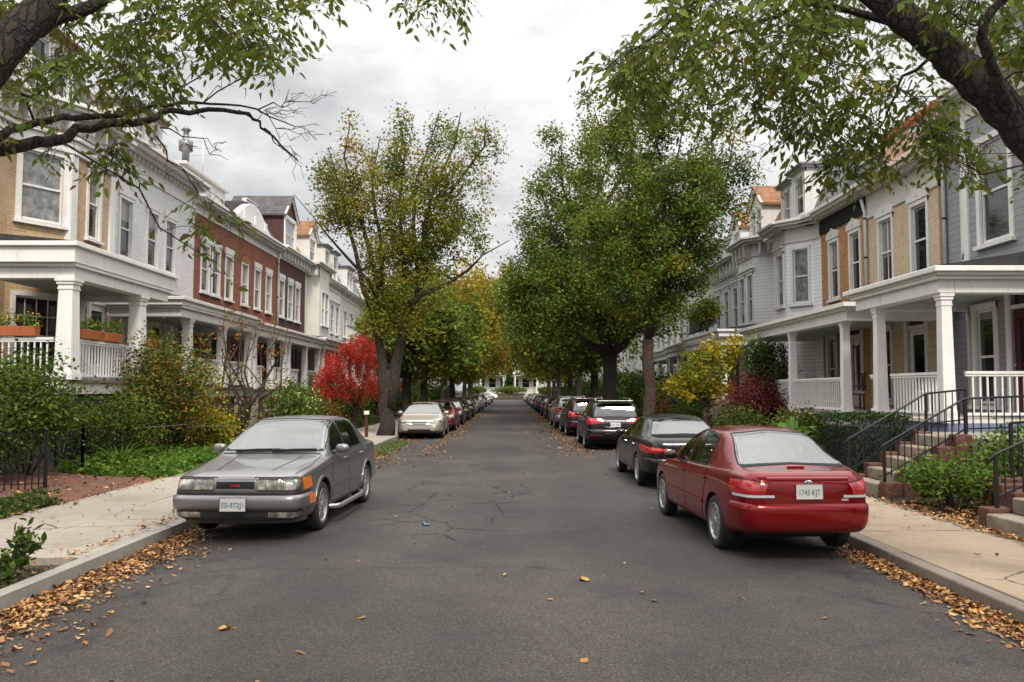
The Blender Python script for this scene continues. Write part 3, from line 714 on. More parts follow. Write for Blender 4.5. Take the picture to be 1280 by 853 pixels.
def door(parent, p0, p1, a, zb, w=.95, h=2.1, mat='white_trim', trim='white_trim', transom=True):
    d = Vector((p1[0] - p0[0], p1[1] - p0[1])); d.normalize(); rz = math.atan2(d.y, d.x); loc = (p0[0] + d.x * a, p0[1] + d.y * a, zb)
    H = h + (.42 if transom else 0)
    def leafm(mb):
        mb.box(-w/2, w/2, -.095, -.055, .01, .5)
        for s in (-1, 1): mb.box(*sorted((s*w/2, s*(w/2 - .17))), -.095, -.055, .5, h)
        mb.box(-w/2 + .17, w/2 - .17, -.095, -.055, h - .17, h)
        mb.box(-w/2 + .2, w/2 - .2, -.058, -.045, .12, .4)
    o = obj_from(shared(('door', w, h, mat), M[mat], leafm), 'door', parent, loc, rz)
    obj_from(shared(('dpane', w, h), M['dark_glass'], lambda mb: (mb.box(-w/2 + .15, w/2 - .15, -.08, -.072, .49, h - .15), mb.box(-w/2 + .02, w/2 - .02, -.08, -.072, h + .08, H - .03) if transom else None)), 'pane', o)
    def fr(mb):
        for s in (-1, 1): mb.box(*sorted((s*(w/2 + .002), s*(w/2 + .15))), -.08, .04, 0, H + .15)
        mb.box(-w/2, w/2, -.08, .035, H, H + .14)
        if transom: mb.box(-w/2, w/2, -.09, .01, h + .004, h + .08)
    obj_from(shared(('dframe', w, h, trim), M[trim], fr), 'door_frame', o)
    obj_from(shared(('knob',), M['steel'], lambda mb: mb.lathe([(.001, 0), (.016, 0), (.012, .03), (.03, .045), (.03, .06), (.001, .068)], 12, Matrix.Translation((w/2 - .08, -.05, 1.0)) @ Matrix.Rotation(R(-90), 4, 'X'))), 'handle', o)
    return o

def column(parent, x, y, z0, z1, mat='white_trim', w=.30, shape='square', name='porch_column'):
    H = z1 - z0
    def sq(mb):
        a, b = w/2, w/2*.8
        n = 4; vs = [(s*r, t*r, z) for z, r in ((.16, a), (H - .22, b)) for s, t in ((-1,-1),(1,-1),(1,1),(-1,1))]
        mb.add(vs, [(0,1,5,4),(1,2,6,5),(2,3,7,6),(3,0,4,7)])
        mb.box(-a*1.22, a*1.22, -a*1.22, a*1.22, 0, .11); mb.box(-a*1.1, a*1.1, -a*1.1, a*1.1, .112, .17)
        mb.box(-b*1.12, b*1.12, -b*1.12, b*1.12, H - .225, H - .185); mb.box(-b*1.06, b*1.06, -b*1.06, b*1.06, H - .183, H - .12)
        mb.box(-b*1.25, b*1.25, -b*1.25, b*1.25, H - .118, H - .06); mb.box(-b*1.42, b*1.42, -b*1.42, b*1.42, H - .058, H)
    def rd(mb):
        a = w/2; mb.lathe([(a*1.25, 0), (a*1.25, .05), (a*1.3, .08), (a*1.2, .12), (a, .14), (a*1.0, .3), (a*.98, H*.4), (a*.8, H - .2), (a*.88, H - .18), (a*.8, H - .15), (a*1.05, H - .09), (a*1.2, H - .07)], 20)
        mb.box(-a*1.25, a*1.25, -a*1.25, a*1.25, H - .068, H)
    return obj_from(shared(('col', round(H, 2), w, mat, shape), M[mat], sq if shape == 'square' else rd), name, parent, (x, y, z0))

def railing(parent, p, q, z0, h=.85, mat='white_trim', step=.135, name='porch_railing', t=.028):
    p, q = Vector((*p, 0)), Vector((*q, 0)); L = (q - p).length; d = (q - p) / L
    mb = MB(); Z = lambda v, z: v + Vector((0, 0, z))
    mb.bar(Z(p, z0 + h), Z(q, z0 + h), .075, .05); mb.bar(Z(p, z0 + h - .05), Z(q, z0 + h - .05), .045, .035); mb.bar(Z(p, z0 + .10), Z(q, z0 + .10), .055, .05)
    n = max(1, round(L / step))
    for i in range(1, n):
        v = p + d * (L * i / n); mb.bar(Z(v, z0 + .12), Z(v, z0 + h - .06), t, t)
    return mb.build(name, M[mat], parent)

def cornice(parent, x0, x1, z, mat='white_trim', depth=.5, h=.62, style='bracket', path=None, name='cornice'):
    """eaves along the front: frieze, dentils or brackets, stepped mouldings"""
    mb = MB(); pts = path or [(x0, 0), (x1, 0)]
    # every band: (z0, z1, out)
    bands = [(z - h, z - h + .10, .05), (z - h + .10, z - .26, .03), (z - .26, z - .19, depth*.55), (z - .19, z - .10, depth*.85), (z - .10, z, depth)]
    for a, b in zip(pts, pts[1:]):
        d = Vector((b[0]-a[0], b[1]-a[1], 0)); L = d.length; d /= L; n = Vector((-d.y, d.x, 0)); A = Vector((*a, 0))
        for k, (za, zb, o) in enumerate(bands):
            e = 0 if len(pts) == 2 else o * .42
            mt = Matrix((d, n, Vector((0, 0, 1)))).transposed()
            mb.obox(A + d * (L/2) + n * (o/2 - .15) + Vector((0, 0, (za + zb)/2)), (L + 2*e, o + .3, zb - za - .002), mt)
        if style in ('bracket', 'dentil'):
            st, bw = (.62, .09) if style == 'bracket' else (.30, .13); m = max(1, round(L / st))
            for i in range(m):
                u = L * (i + .5) / m; o = depth*.62 if style == 'bracket' else .14; zz = (z - h + .02, z - .27) if style == 'bracket' else (z - .40, z - .27)
                mb.obox(A + d*u + n*(o/2) + Vector((0, 0, sum(zz)/2)), (bw, o, zz[1] - zz[0]), mt)
    return mb.build(name, M[mat], parent, bevel=.008, seg=1)

def dormer(parent, x, y, z, w, h, wall='old_white', roof='brown_shingle', shape='gable', depth=1.6, two=False, trim='white_trim'):
    """a dormer standing on the mansard; its windows are its children"""
    mb = MB(); hw = w/2
    wl = w - .5 if not two else (w - .6)/2
    ops = [(hw - wl/2, hw + wl/2, .22, h - .18)] if not two else [(.2, .2 + wl, .22, h - .18), (w - .2 - wl, w - .2, .22, h - .18)]
    wall_seg(mb, (-hw, 0), (hw, 0), 0, h, ops, .09)
    for s in (-1, 1): mb.quad((s*hw, 0, 0), (s*hw, -depth, 0), (s*hw, -depth, h), (s*hw, 0, h))
    if shape == 'gable': mb.add([(-hw, 0, h), (hw, 0, h), (0, 0, h + hw*.9)], [(0, 1, 2)])
    o = mb.build('dormer', M[wall], parent, (x, y, z))
    r = MB(); ov = .16
    if shape == 'gable':
        for s in (-1, 1):
            r.prism([(s*(hw + ov), h - ov*.9), (0, h + hw*.9 + .0), (0, h + hw*.9 + .10), (s*(hw + ov), h - ov*.9 + .10)], 'y', -depth - .6, .18)
    elif shape == 'flat':
        r.box(-hw - .12, hw + .12, -depth, .2, h, h + .08); r.box(-hw - .18, hw + .18, -depth, .26, h + .082, h + .15)
    else:
        r.add([(-hw-.12, .18, h), (hw+.12, .18, h), (hw+.12, -depth, h), (-hw-.12, -depth, h), (-hw*.4, -.5, h + .5), (hw*.4, -.5, h + .5), (hw*.4, -depth, h + .5), (-hw*.4, -depth, h + .5)], [(0,1,5,4),(1,2,6,5),(3,0,4,7),(4,5,6,7),(0,3,2,1)])
    r.build('dormer_roof', M[roof], o)
    t = MB()
    for s in (-1, 1): t.box(*sorted((s*hw*1.0, s*(hw - .12))), -.01, .05, 0, h)
    if shape == 'gable':
        for s in (-1, 1): t.bar((s*(hw + .14), .11, h - .10), (0, .11, h + hw*.9 - .02), .09, .14)
    t.box(-hw, hw, -.012, .045, h - .13, h - .002)
    t.build('dormer_trim', M[trim], o)
    for a, b, c, d in ops: window(o, (-hw, 0), (hw, 0), (a + b)/2, c, b - a, d - c, trim, sill=True, name='dormer_window', casing=.07)
    return o

def mansard(parent, x0, x1, z0, z1, y0=.10, slope=.9, mat='slate_shingle', back=-9.0, cap=True):
    mb = MB(); ya, yb = y0, y0 - slope
    mb.add([(x0, ya, z0), (x1, ya, z0), (x1, yb, z1), (x0, yb, z1), (x1, back, z1), (x0, back, z1), (x1, back, z0), (x0, back, z0)], [(0,1,2,3),(3,2,4,5),(1,6,4,2),(0,3,5,7)])
    r = mb.build('mansard_roof', M[mat], parent)
    if cap:
        c = MB(); c.box(x0, x1, yb - .1, yb + .12, z1 - .05, z1 + .10); c.box(x0, x1, yb - .1, yb + .18, z1 + .10, z1 + .16); c.build('roof_curb', M['old_white'], r)
    return r

def house(name, label, side, X, Ya, Yb, wallm, zc, G=0.0, path=None, ops=None, group=None, depth=9.0, zlow=-.2, sidem=None):
    """empty + walls. path: plan of the front in street metres [(Y, out)], ops: per stretch [(Y or None, a0, a1, zb, zt)]"""
    ym = (Ya + Yb)/2; h = thing(name, label, 'house', (side*X, ym, G), R(-90) if side < 0 else R(90), group)
    h['_side'] = side
    return h
def lx(side, Y, ym): return -(Y - ym) if side < 0 else (Y - ym)

class House:
    def __init__(s, label, side, X, Ya, Yb, zc, name='row_house', group='row houses along the street'):
        s.side, s.X, s.ym, s.zc = side, X, (Ya + Yb)/2, zc
        s.o = thing(name, label, 'house', (side*X, s.ym, 0), R(-90) if side < 0 else R(90), group)
        s.w = (Yb - Ya)/2
    def x(s, Y): return lx(s.side, Y, s.ym)
    def seq(s, path):
        """front plan as (Y, out) -> local points ordered from small x to large x"""
        p = [(s.x(Y), o) for Y, o in path]
        return p if p[0][0] < p[-1][0] else p[::-1]
    def walls(s, mat, path=None, openings=(), z0=-.3, z1=None, depth=9.0, second=None):
        """openings: (Y centre, w, zb, h) - each is cut out of the stretch that holds it"""
        P = s.seq(path) if path else [(-s.w, 0), (s.w, 0)]
        s.P = P; z1 = z1 or s.zc
        mb = MB(); segs = []
        for a, b in zip(P, P[1:]):
            L = math.hypot(b[0]-a[0], b[1]-a[1]); ops = []
            for Y, w, zb, h in openings:
                xx = s.x(Y)
                if a[0] <= xx < b[0]:
                    u = (xx - a[0]) / (b[0] - a[0]) * L; ops.append((u - w/2, u + w/2, zb, zb + h))
            segs.append((a, b, ops)); wall_seg(mb, a, b, z0, z1, ops)
        for e in (0, -1):
            px, py = P[e]; mb.quad((px, py, z0), (px, -depth, z0), (px, -depth, z1), (px, py, z1))
        mb.quad((P[0][0], -depth, z0), (P[-1][0], -depth, z0), (P[-1][0], -depth, z1), (P[0][0], -depth, z1))
        mb.add([(p[0], p[1], z1 - .01) for p in P] + [(P[-1][0], -depth, z1 - .01), (P[0][0], -depth, z1 - .01)], [tuple(range(len(P) + 2))])
        s.wall = mb.build('wall', M[mat], s.o)
        return s
    def seg(s, Y):
        xx = s.x(Y)
        for a, b in zip(s.P, s.P[1:]):
            if a[0] <= xx < b[0]: return a, b, (xx - a[0]) / (b[0] - a[0]) * math.hypot(b[0]-a[0], b[1]-a[1])
    def win(s, Y, w, zb, h, **k):
        a, b, u = s.seg(Y); return window(s.o, a, b, u, zb, w, h, **k)
    def door(s, Y, zb, **k):
        a, b, u = s.seg(Y); return door(s.o, a, b, u, zb, **k)
    def porch(s, Ya, Yb, d, zf, zt0, zt1, cols, mat='white_trim', rails=(), ends=(), floor='porch_wood', skirt='grey_trim', base='red_brick', colw=.30, shape='square', zground=-.1, roofm='black_roof', rise=.35, over=.32, backcols=(), soffit='soffit', trim2=None):
        a, b = sorted((s.x(Ya), s.x(Yb))); o = s.o
        fl = MB(); fl.box(a, b, .01, d + .12, zf - .06, zf); fl.build('porch_floor', M[floor], o)
        sk = MB(); sk.box(a, b, d - .02, d + .06, zf - .30, zf - .062)
        for e in (a, b): sk.box(*sorted((e, e + (.08 if e == a else -.08))), .01, d - .021, zf - .30, zf - .062)
        sk.build('porch_skirt', M[skirt], o)
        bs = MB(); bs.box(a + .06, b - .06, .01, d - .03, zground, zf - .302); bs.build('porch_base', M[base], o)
        rf = MB(); t = trim2 or mat
        # beam, soffit, stepped eaves
        rf.box(a + .06, b - .06, d - .16, d + .14, zt0, zt0 + .24)
        for e, q in ((a, 1), (b, -1)): rf.box(*sorted((e + q*.06, e + q*.34)), .01, d - .161, zt0, zt0 + .24)
        rf.box(a - .04, b + .04, .01, d + .22, zt0 + .242, zt0 + .31)
        rf.box(a - .14, b + .14, .01, d + over*.75, zt0 + .312, zt1 - .10); rf.box(a - .22, b + .22, .01, d + over, zt1 - .098, zt1)
        pr = rf.build('porch_roof', M[t], o, bevel=.01, seg=1)
        sf = MB(); sf.box(a + .345, b - .345, .02, d - .165, zt0 + .15, zt0 + .20); sf.build('porch_ceiling', M[soffit], pr)
        cv = MB(); A, B_, D = a - .2, b + .2, d + over - .03
        cv.add([(A, D, zt1 + .004), (B_, D, zt1 + .004), (B_, .02, zt1 + rise), (A, .02, zt1 + rise), (A, .02, zt1 + .004), (B_, .02, zt1 + .004)], [(0,1,2,3), (0,3,4), (1,5,2), (2,5,4,3), (0,4,5,1)])
        cv.build('roof_covering', M[roofm], pr)
        for Y in cols: column(o, s.x(Y), d - .03, zf, zt0, mat, colw, shape)
        for Y in backcols: column(o, s.x(Y), .18, zf, zt0, mat, colw*.8, shape)
        for (p, q) in rails: railing(o, (s.x(p[0]), p[1]), (s.x(q[0]), q[1]), zf, mat=mat)
        return s
    def steps(s, Y, w, d0, run, zf, z0, n, mat='stone', cheek='step_brick'):
        xx = s.x(Y); mb = MB()
        for i in range(n):
            z = z0 + (zf - z0) * (i + 1) / (n + 1); y1 = d0 + run * (n - i) / n
            mb.box(xx - w/2, xx + w/2, d0, y1, z - (zf - z0)/(n + 1) - .3*(i == 0), z)
        mb.build('porch_steps', M[mat], s.o, bevel=.012)
        return s

def planter_box(loc, rz, w, flowers='petal_gold', label='', cat='planter', group=None, seed=0):
    r = random.Random(seed); o = thing('window_box', label, cat, loc, rz, group)
    b = MB(); b.prism([(-.09, .0), (.09, .0), (.12, .2), (-.12, .2)], 'x', -w/2, w/2); b.build('box', M['terracotta'], o, bevel=.008)
    foliage(o, 'foliage', 'leaf_bright', [(r.uniform(-w/2, w/2), r.uniform(-.08, .08), .2 + r.uniform(0, .22)) for _ in range(int(60*w))], .06, 5, .07, seed)
    foliage(o, 'blossoms', flowers, [(r.uniform(-w/2, w/2), r.uniform(-.1, .1), .22 + r.uniform(0, .28)) for _ in range(int(26*w))], .03, 3, .05, seed + 1)
    return o
# ------------------------------------------------------------------ the two rows of houses
GA = 'attached houses on the side of the grey sedan'
GB = 'attached houses on the side of the red sedan'
XL, XR = 11.5, 10.5
YL = lambda px: XL * 1050 / (637 - px)
YR = lambda px: XR * 1050 / (px - 637)
# --- tan brick house with canted bay
h = House('tan brick house with a canted bay above a deep white porch with flower boxes', -1, XL, 16.6, 24.15, 9.0, group=GA)
WO = [(20.62, 1.08, 5.95, 1.75), (22.4, .62, 5.85, 1.9), (20.6, 1.15, 2.15, 1.95), (21.85, .6, 2.2, 1.9), (18.4, 1.0, 2.15, 1.95)]
path = [(16.6, -.5), (19.9, -.5), (21.3, .3), (23.4, .3), (23.7, 0), (24.15, 0)]
h.walls('tan_brick', path, [*WO, (22.85, .95, 2.02, 2.52)])
for i, (Y, w, zb, hh) in enumerate(WO): h.win(Y, w, zb, hh, glass='lace_glass' if i == 0 else ('dark_glass' if i == 2 else 'window_glass'), lintel='cap' if i == 1 else None, style='grid' if i == 2 else 'plain', casing=.13 if i == 0 else .1)
h.door(22.85, 2.02)
pp = h.seq(path)
mb = MB()
for a, b in zip(pp, pp[1:]):
    d = Vector((b[0]-a[0], b[1]-a[1], 0)); L = d.length; d /= L; n = Vector((-d.y, d.x, 0)); mt = Matrix((d, n, Vector((0,0,1)))).transposed(); A = Vector((*a, 0))
    mb.obox(A + d*L/2 + n*.04 + Vector((0, 0, 8.0)), (L + .06, .12, .34), mt); mb.obox(A + d*L/2 + n*.07 + Vector((0, 0, 8.22)), (L + .1, .22, .09), mt)
for k in (2, 3): mb.box(pp[k][0] - .16, pp[k][0] + .16, pp[k][1] - .1, pp[k][1] + .06, 5.2, 7.8)
mb.build('bay_band', M['white_trim'], h.o, bevel=.008, seg=1)
cornice(h.o, 0, 0, 9.05, 'white_trim', .55, .66, 'bracket', path=pp)
mansard(h.o, -h.w, h.w, 9.05, 11.0, -.05, 1.0)
dormer(h.o, h.x(20.6), .0, 9.05, 2.1, 1.6, 'old_white', 'brown_shingle', 'flat', two=True)
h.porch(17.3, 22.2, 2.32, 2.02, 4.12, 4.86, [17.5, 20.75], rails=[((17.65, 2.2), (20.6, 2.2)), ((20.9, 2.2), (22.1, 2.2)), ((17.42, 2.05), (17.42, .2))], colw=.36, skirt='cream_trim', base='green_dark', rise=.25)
column(h.o, h.x(21.95), .2, 2.02, 4.12, w=.28)
TAN = h
# --- painted white brick house
h = House('white painted brick house with three narrow windows and a dentilled cornice', -1, XL, 24.16, 30.4, 9.2, group=GA)
up = [YL(153), YL(187), YL(209.5)]
WO = [(Y, .78, 5.75, 1.75) for Y in up] + [(25.6, .8, 2.2, 1.9), (29.3, .75, 2.2, 1.9)]
h.walls('white_brick', None, [*WO, (27.4, .95, 1.9, 2.52)])
for i, (Y, w, zb, hh) in enumerate(WO):
    o = h.win(Y, w, zb, hh, lintel='slab' if i < 3 else None, casing=.09, sill=i > 2)
    if i < 3: obj_from(shared(('redsill',), M['rust_red'], lambda mb: mb.box(-.55, .55, -.03, .10, -.98, -.90)), 'sill', o)
h.door(27.4, 1.9, mat='cream_trim')
cornice(h.o, -h.w - .05, h.w + .05, 9.25, 'white_trim', .6, .85, 'dentil')
mansard(h.o, -h.w, h.w, 9.25, 10.6, -.1, 1.1, 'brown_shingle')
dormer(h.o, h.x(26.4), -.1, 9.22, 2.3, 1.35, 'old_white', 'tin_roof', 'flat', two=True)
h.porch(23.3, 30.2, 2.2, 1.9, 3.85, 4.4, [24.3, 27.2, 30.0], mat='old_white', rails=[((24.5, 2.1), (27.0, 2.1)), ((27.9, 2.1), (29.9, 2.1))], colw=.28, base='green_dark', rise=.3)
WHITE = h
# --- two red brick houses
for k, (a, b, ch, hood) in enumerate(((30.41, 35.15, 1, None), (35.16, 41.3, 0, 'mid'))):
    lab = ('red brick house beside the white one with stone window heads', 'red brick house with a gilded window hood and a curved white parapet')[k]
    h = House(lab, -1, XL, a, b, 8.8, group=GA)
    ups = [[YL(254), YL(267.5), YL(284)], [YL(304), YL(320), YL(334)]][k]
    WO = [(min(max(Y, a + .6), b - .6), .80, 5.5, 1.75) for Y in ups] + [(a + 1.2, .8, 2.2, 1.8), (b - 1.1, .8, 2.2, 1.8)]
    h.walls('red_brick', None, [*WO, ((a + b)/2, .95, 1.85, 2.52)])
    for i, (Y, w, zb, hh) in enumerate(WO):
        h.win(Y, w, zb, hh, lintel='hood' if (k == 1 and i == 0) else ('slab' if i < 3 else None), lmat='terracotta' if (k == 1 and i == 0) else None, casing=.085)
    h.door((a + b)/2, 1.85, mat='red_door' if k else 'dark_wood')
    cornice(h.o, -h.w, h.w, 8.9, 'white_trim', .5, .6, 'plain')
    mb = MB(); W = h.w
    if k == 0: mb.box(-W + .1, W - .1, -2.6, -.5, 8.9, 10.1); mb.box(-W, W, -2.8, -.35, 10.1, 10.22)
    else:
        arc = [(-W + .3, 8.9), (-W + .3, 9.3)] + [(-W + .3 + (2*W - .6)*t, 9.3 + 1.0*math.sin(math.pi*t)**1.4) for t in np.linspace(.08, .92, 12)] + [(W - .3, 9.3), (W - .3, 8.9)]
        mb.prism(arc, 'y', -.55, -.2)
        for t in (-.5, 0, .5): mb.box(W*t - .18, W*t + .18, -.2, -.12, 9.35, 9.75)
    mb.build('parapet', M['old_white'], h.o, bevel=.01, seg=1)
    h.porch(a + .05, b - .05, 2.15, 1.85, 3.8, 4.3, [a + .3, (a + b)/2 + .2, b - .3], mat='white_trim', rails=[((a + .45, 2.05), ((a + b)/2 - .6, 2.05)), (((a + b)/2 + .4, 2.05), (b - .45, 2.05))], colw=.26, base='red_brick', rise=.3)
    cb = MB(); cx = h.w*.5; cb.box(cx - .35, cx + .35, -4.2, -3.5, 8.8, 11.3); cb.box(cx - .42, cx + .42, -4.27, -3.43, 11.3, 11.45)
    for s in (-.15, .15): cb.lathe([(.1, 0), (.1, .45), (.13, .5)], 10, Matrix.Translation((cx + s, -3.85, 11.45)))
    cb.build('chimney', M['dark_brick'], h.o)
# --- dark brick house with a gabled dormer
h = House('dark brown brick house with a steep slate dormer', -1, XL, 41.31, 47.0, 8.9, group=GA)
WO = [(Y, .85, 5.5, 1.8) for Y in (YL(350.5), YL(361.5), YL(370.5))] + [(42.6, .9, 2.2, 1.8), (45.9, .8, 2.2, 1.8)]
h.walls('dark_brick', None, [*WO, (44.2, .95, 1.85, 2.52)])
for Y, w, zb, hh in WO: h.win(Y, w, zb, hh, lintel='slab' if zb > 4 else None)
h.door(44.2, 1.85)
cornice(h.o, -h.w, h.w, 9.0, 'white_trim', .55, .6, 'bracket')
mansard(h.o, -h.w, h.w, 9.0, 11.2, -.1, 1.6, 'slate_shingle')
dormer(h.o, h.x(44.0), -.1, 9.0, 2.4, 1.9, 'dark_brick', 'slate_shingle', 'gable', 2.4)
h.porch(41.4, 46.9, 2.2, 1.85, 3.85, 4.4, [41.8, 44.3, 46.6], mat='white_trim', rails=[((42.0, 2.1), (44.0, 2.1)), ((45.2, 2.1), (46.4, 2.1))], colw=.27, base='red_brick')
# --- cream house with balcony
h = House('cream house with a heavy tan cornice, a tiled dormer and a railed balcony', -1, XL, 47.01, 51.4, 8.9, group=GA)
WO = [(48.1, .9, 5.6, 1.9), (50.2, .9, 5.6, 1.9), (48.2, .9, 2.2, 1.8)]
h.walls('cream_trim', [(47.01, 0), (47.5, .0), (48.0, .6), (50.4, .6), (50.9, 0), (51.4, 0)], [(48.9, .85, 5.6, 1.9), (49.9, .85, 5.6, 1.9), (48.9, .9, 2.2, 1.8), (49.9, .8, 2.2, 1.8)])
for Y, zb in ((48.9, 5.6), (49.9, 5.6), (48.9, 2.2), (49.9, 2.2)): h.win(Y, .85 if zb > 4 else (.9 if Y < 49 else .8), zb, 1.9 if zb > 4 else 1.8)
cornice(h.o, 0, 0, 9.1, 'cream_trim', .7, .8, 'bracket', path=h.seq([(47.01, .2), (51.4, .2)]))
mansard(h.o, -h.w, h.w, 9.1, 11.0, -.1, 1.3, 'brown_shingle')
dormer(h.o, h.x(49.0), -.1, 9.1, 1.9, 1.7, 'old_white', 'brown_shingle', 'gable', 2.0)
h.porch(47.1, 56.6, 2.3, 1.85, 3.9, 4.5, [47.4, 49.4, 53.0, 56.3], mat='white_trim', rails=[((49.6, 2.2), (52.7, 2.2)), ((53.2, 2.2), (56.0, 2.2))], colw=.28, base='red_brick')
railing(h.o, (h.x(47.3), 2.3), (h.x(51.2), 2.3), 4.62, .9, 'old_white', name='balcony_railing')
# --- white houses further on
h = House('white house with grey mansard and a corner turret of windows', -1, XL, 51.41, 57.0, 8.7, group=GA)
WO = [(Y, .85, z, 1.8) for Y in (52.6, 54.2, 55.8) for z in (2.2, 5.5)]
h.walls('white_siding', None, WO)
for Y, w, z, hh in WO: h.win(Y, w, z, hh, lintel='cap')
cornice(h.o, -h.w, h.w, 8.8, 'white_trim', .5, .6, 'plain')
mansard(h.o, -h.w, h.w, 8.8, 11.6, -.1, 1.2, 'grey_shingle')
for Y in (52.9, 55.4): dormer(h.o, h.x(Y), -.1, 8.9, 1.5, 1.9, 'old_white', 'grey_shingle', 'flat', 1.6)
h = House('plain white house next to the red-leaved maple with a flat dormer', -1, XL, 57.01, 64.6, 8.6, group=GA)
WO = [(Y, .95, z, 1.8) for Y in (58.5, 60.8, 63.1) for z in (2.2, 5.5)]
h.walls('old_white', None, WO)
for Y, w, z, hh in WO: h.win(Y, w, z, hh)
cornice(h.o, -h.w, h.w, 8.7, 'white_trim', .5, .6, 'dentil')
mansard(h.o, -h.w, h.w, 8.7, 11.0, -.1, 1.1, 'grey_shingle')
dormer(h.o, h.x(60.5), -.1, 8.8, 2.2, 1.7, 'old_white', 'grey_shingle', 'flat', 1.6, two=True)
h.porch(57.1, 64.5, 2.2, 1.85, 3.85, 4.4, [57.5, 61, 64.2], mat='white_trim', rails=[((57.7, 2.1), (60.8, 2.1)), ((61.2, 2.1), (64, 2.1))], colw=.28)
FARL = h.o

# =================== the other side
# --- grey clapboard house with canted bay, nearest
h = House('blue grey clapboard house with a canted bay and wide porch by the iron-railed steps', 1, XR, 13.4, 20.3, 8.3, group=GB)
path = [(13.4, .55), (18.05, .55), (19.45, -.15), (20.3, -.15)]
# the front runs along the bay, then cants back to the party wall
WO = [(17.0, 1.05, 4.85, 2.15), (18.7, .72, 4.9, 1.95), (15.2, 1.05, 4.85, 2.15), (17.5, .7, 1.5, 2.0), (18.75, .6, 1.5, 1.9), (14.6, .95, 1.5, 2.0)]
h.walls('grey_siding', path, [*WO, (16.1, .95, 1.3, 2.5)])
for i, (Y, w, zb, hh) in enumerate(WO): h.win(Y, w, zb, hh, casing=.12, glass='lace_glass' if i == 1 else 'window_glass')
h.door(16.1, 1.3, mat='red_door')
mb = MB()
pp = h.seq(path)
for p in pp[1:-1]: mb.box(p[0] - .09, p[0] + .09, p[1] - .06, p[1] + .05, 4.3, 8.2)
mb.build('corner_board', M['white_trim'], h.o, bevel=.006, seg=1)
cornice(h.o, 0, 0, 8.35, 'white_trim', .5, .7, 'plain', path=pp)
mansard(h.o, -h.w, h.w, 8.35, 10.4, 0, 1.0, 'grey_shingle')
h.porch(15.05, 18.8, 2.6, 1.27, 3.56, 4.02, [15.25, 17.95], rails=[((15.42, 2.4), (17.8, 2.4)), ((18.1, 2.4), (18.8, 2.4)), ((15.2, 2.25), (15.2, .65))], backcols=[18.2], colw=.23, skirt='blue_skirt', base='step_brick', floor='cream_trim', rise=.45, zground=.2)
GREYH = h
# the wall that faces the walk between porch and steps is part of the porch end
# --- pale tan brick house
h = House('pale tan brick house with arched white window hoods and a peach attic wall', 1, XR, 20.31, 24.4, 7.7, group=GB)
ups = [YR(1155), YR(1112)]
WO = [(Y, .80, 4.72, 1.85) for Y in ups] + [(23.4, .7, 1.5, 2.0)]
h.walls('pale_tan_brick', None, [*WO, (21.6, .95, 1.3, 2.5)])
for i, (Y, w, zb, hh) in enumerate(WO): h.win(Y, w, zb, hh, lintel='hood' if i < 2 else None, style='two' if i == 1 else 'plain')
h.door(21.6, 1.3)
cornice(h.o, -h.w, h.w, 7.75, 'cream_trim', .55, .95, 'plain')
mb = MB(); mb.box(-h.w + .02, h.w - .02, -2.2, -.55, 7.7, 9.1); mb.build('attic_wall', M['pink_stucco'], h.o)
mb = MB(); mb.box(-h.w - .05, h.w + .05, -2.4, -.42, 9.1, 9.25); at_ = mb.build('attic_coping', M['terracotta'], h.o, bevel=.01)
window(h.o, (-h.w, -.54), (h.w, -.54), h.w - .2, 7.95, .9, .9, name='attic_window')
pl_ = h
# --- orange brick house
h = House('orange brick house with black fascia and arched white hoods', 1, XR, 24.41, 28.05, 7.5, group=GB)
ups = [YR(1073), YR(1046)]
WO = [(min(max(Y, 24.95), 27.5), .70, 4.75, 1.85) for Y in ups] + [(27.3, .7, 1.5, 2.0)]
h.walls('orange_brick', None, [*WO, (25.5, .95, 1.3, 2.5)])
for i, (Y, w, zb, hh) in enumerate(WO): h.win(Y, w, zb, hh, lintel='hood' if i < 2 else None)
h.door(25.5, 1.3)
mb = MB(); mb.box(-h.w, h.w, -.1, .06, 7.02, 7.5); mb.build('fascia', M['dark_void'], h.o)
cornice(h.o, -h.w, h.w, 7.75, 'cream_trim', .5, .26, 'plain')
mansard(h.o, -h.w, h.w, 7.75, 9.4, -.1, 1.3, 'slate_shingle')
h.porch(19.7, 28.6, 2.4, 1.24, 3.45, 3.86, [20.3, 24.1, 28.2], rails=[((20.4, 2.4), (23.95, 2.4)), ((24.25, 2.4), (28.05, 2.4))], colw=.21, base='step_brick', floor='cream_trim', skirt='cream_trim', rise=.4)
# --- white siding house with canted bay and tall dormers
h = House('white clapboard house with a two sided bay under paired mansard dormers', 1, XR, 28.06, 32.4, 7.55, group=GB)
path = [(28.06, 0), (28.5, .1), (29.35, .75), (30.75, .75), (31.4, .0), (32.4, 0)]
WO = [(28.9, .62, 4.8, 1.9), (30.05, .7, 4.8, 1.85), (31.95, .55, 4.7, 1.9), (30.0, .8, 1.5, 2.0)]
h.walls('white_siding', path, [*WO, (31.8, .78, 1.3, 2.5)])
for i, (Y, w, zb, hh) in enumerate(WO): h.win(Y, w, zb, hh, lintel='cap' if i in (1, 2) else None, glass='lace_glass' if i == 0 else 'window_glass', casing=.08)
cornice(h.o, 0, 0, 7.7, 'old_white', .55, .75, 'plain', path=h.seq(path))
mansard(h.o, -h.w, h.w, 7.7, 9.9, .15, .9, 'grey_shingle')
dormer(h.o, h.x(29.3), .25, 7.75, 1.35, 1.75, 'old_white', 'tin_roof', 'flat', 1.6)
dormer(h.o, h.x(31.2), .05, 7.75, 1.2, 1.7, 'old_white', 'tin_roof', 'flat', 1.6)
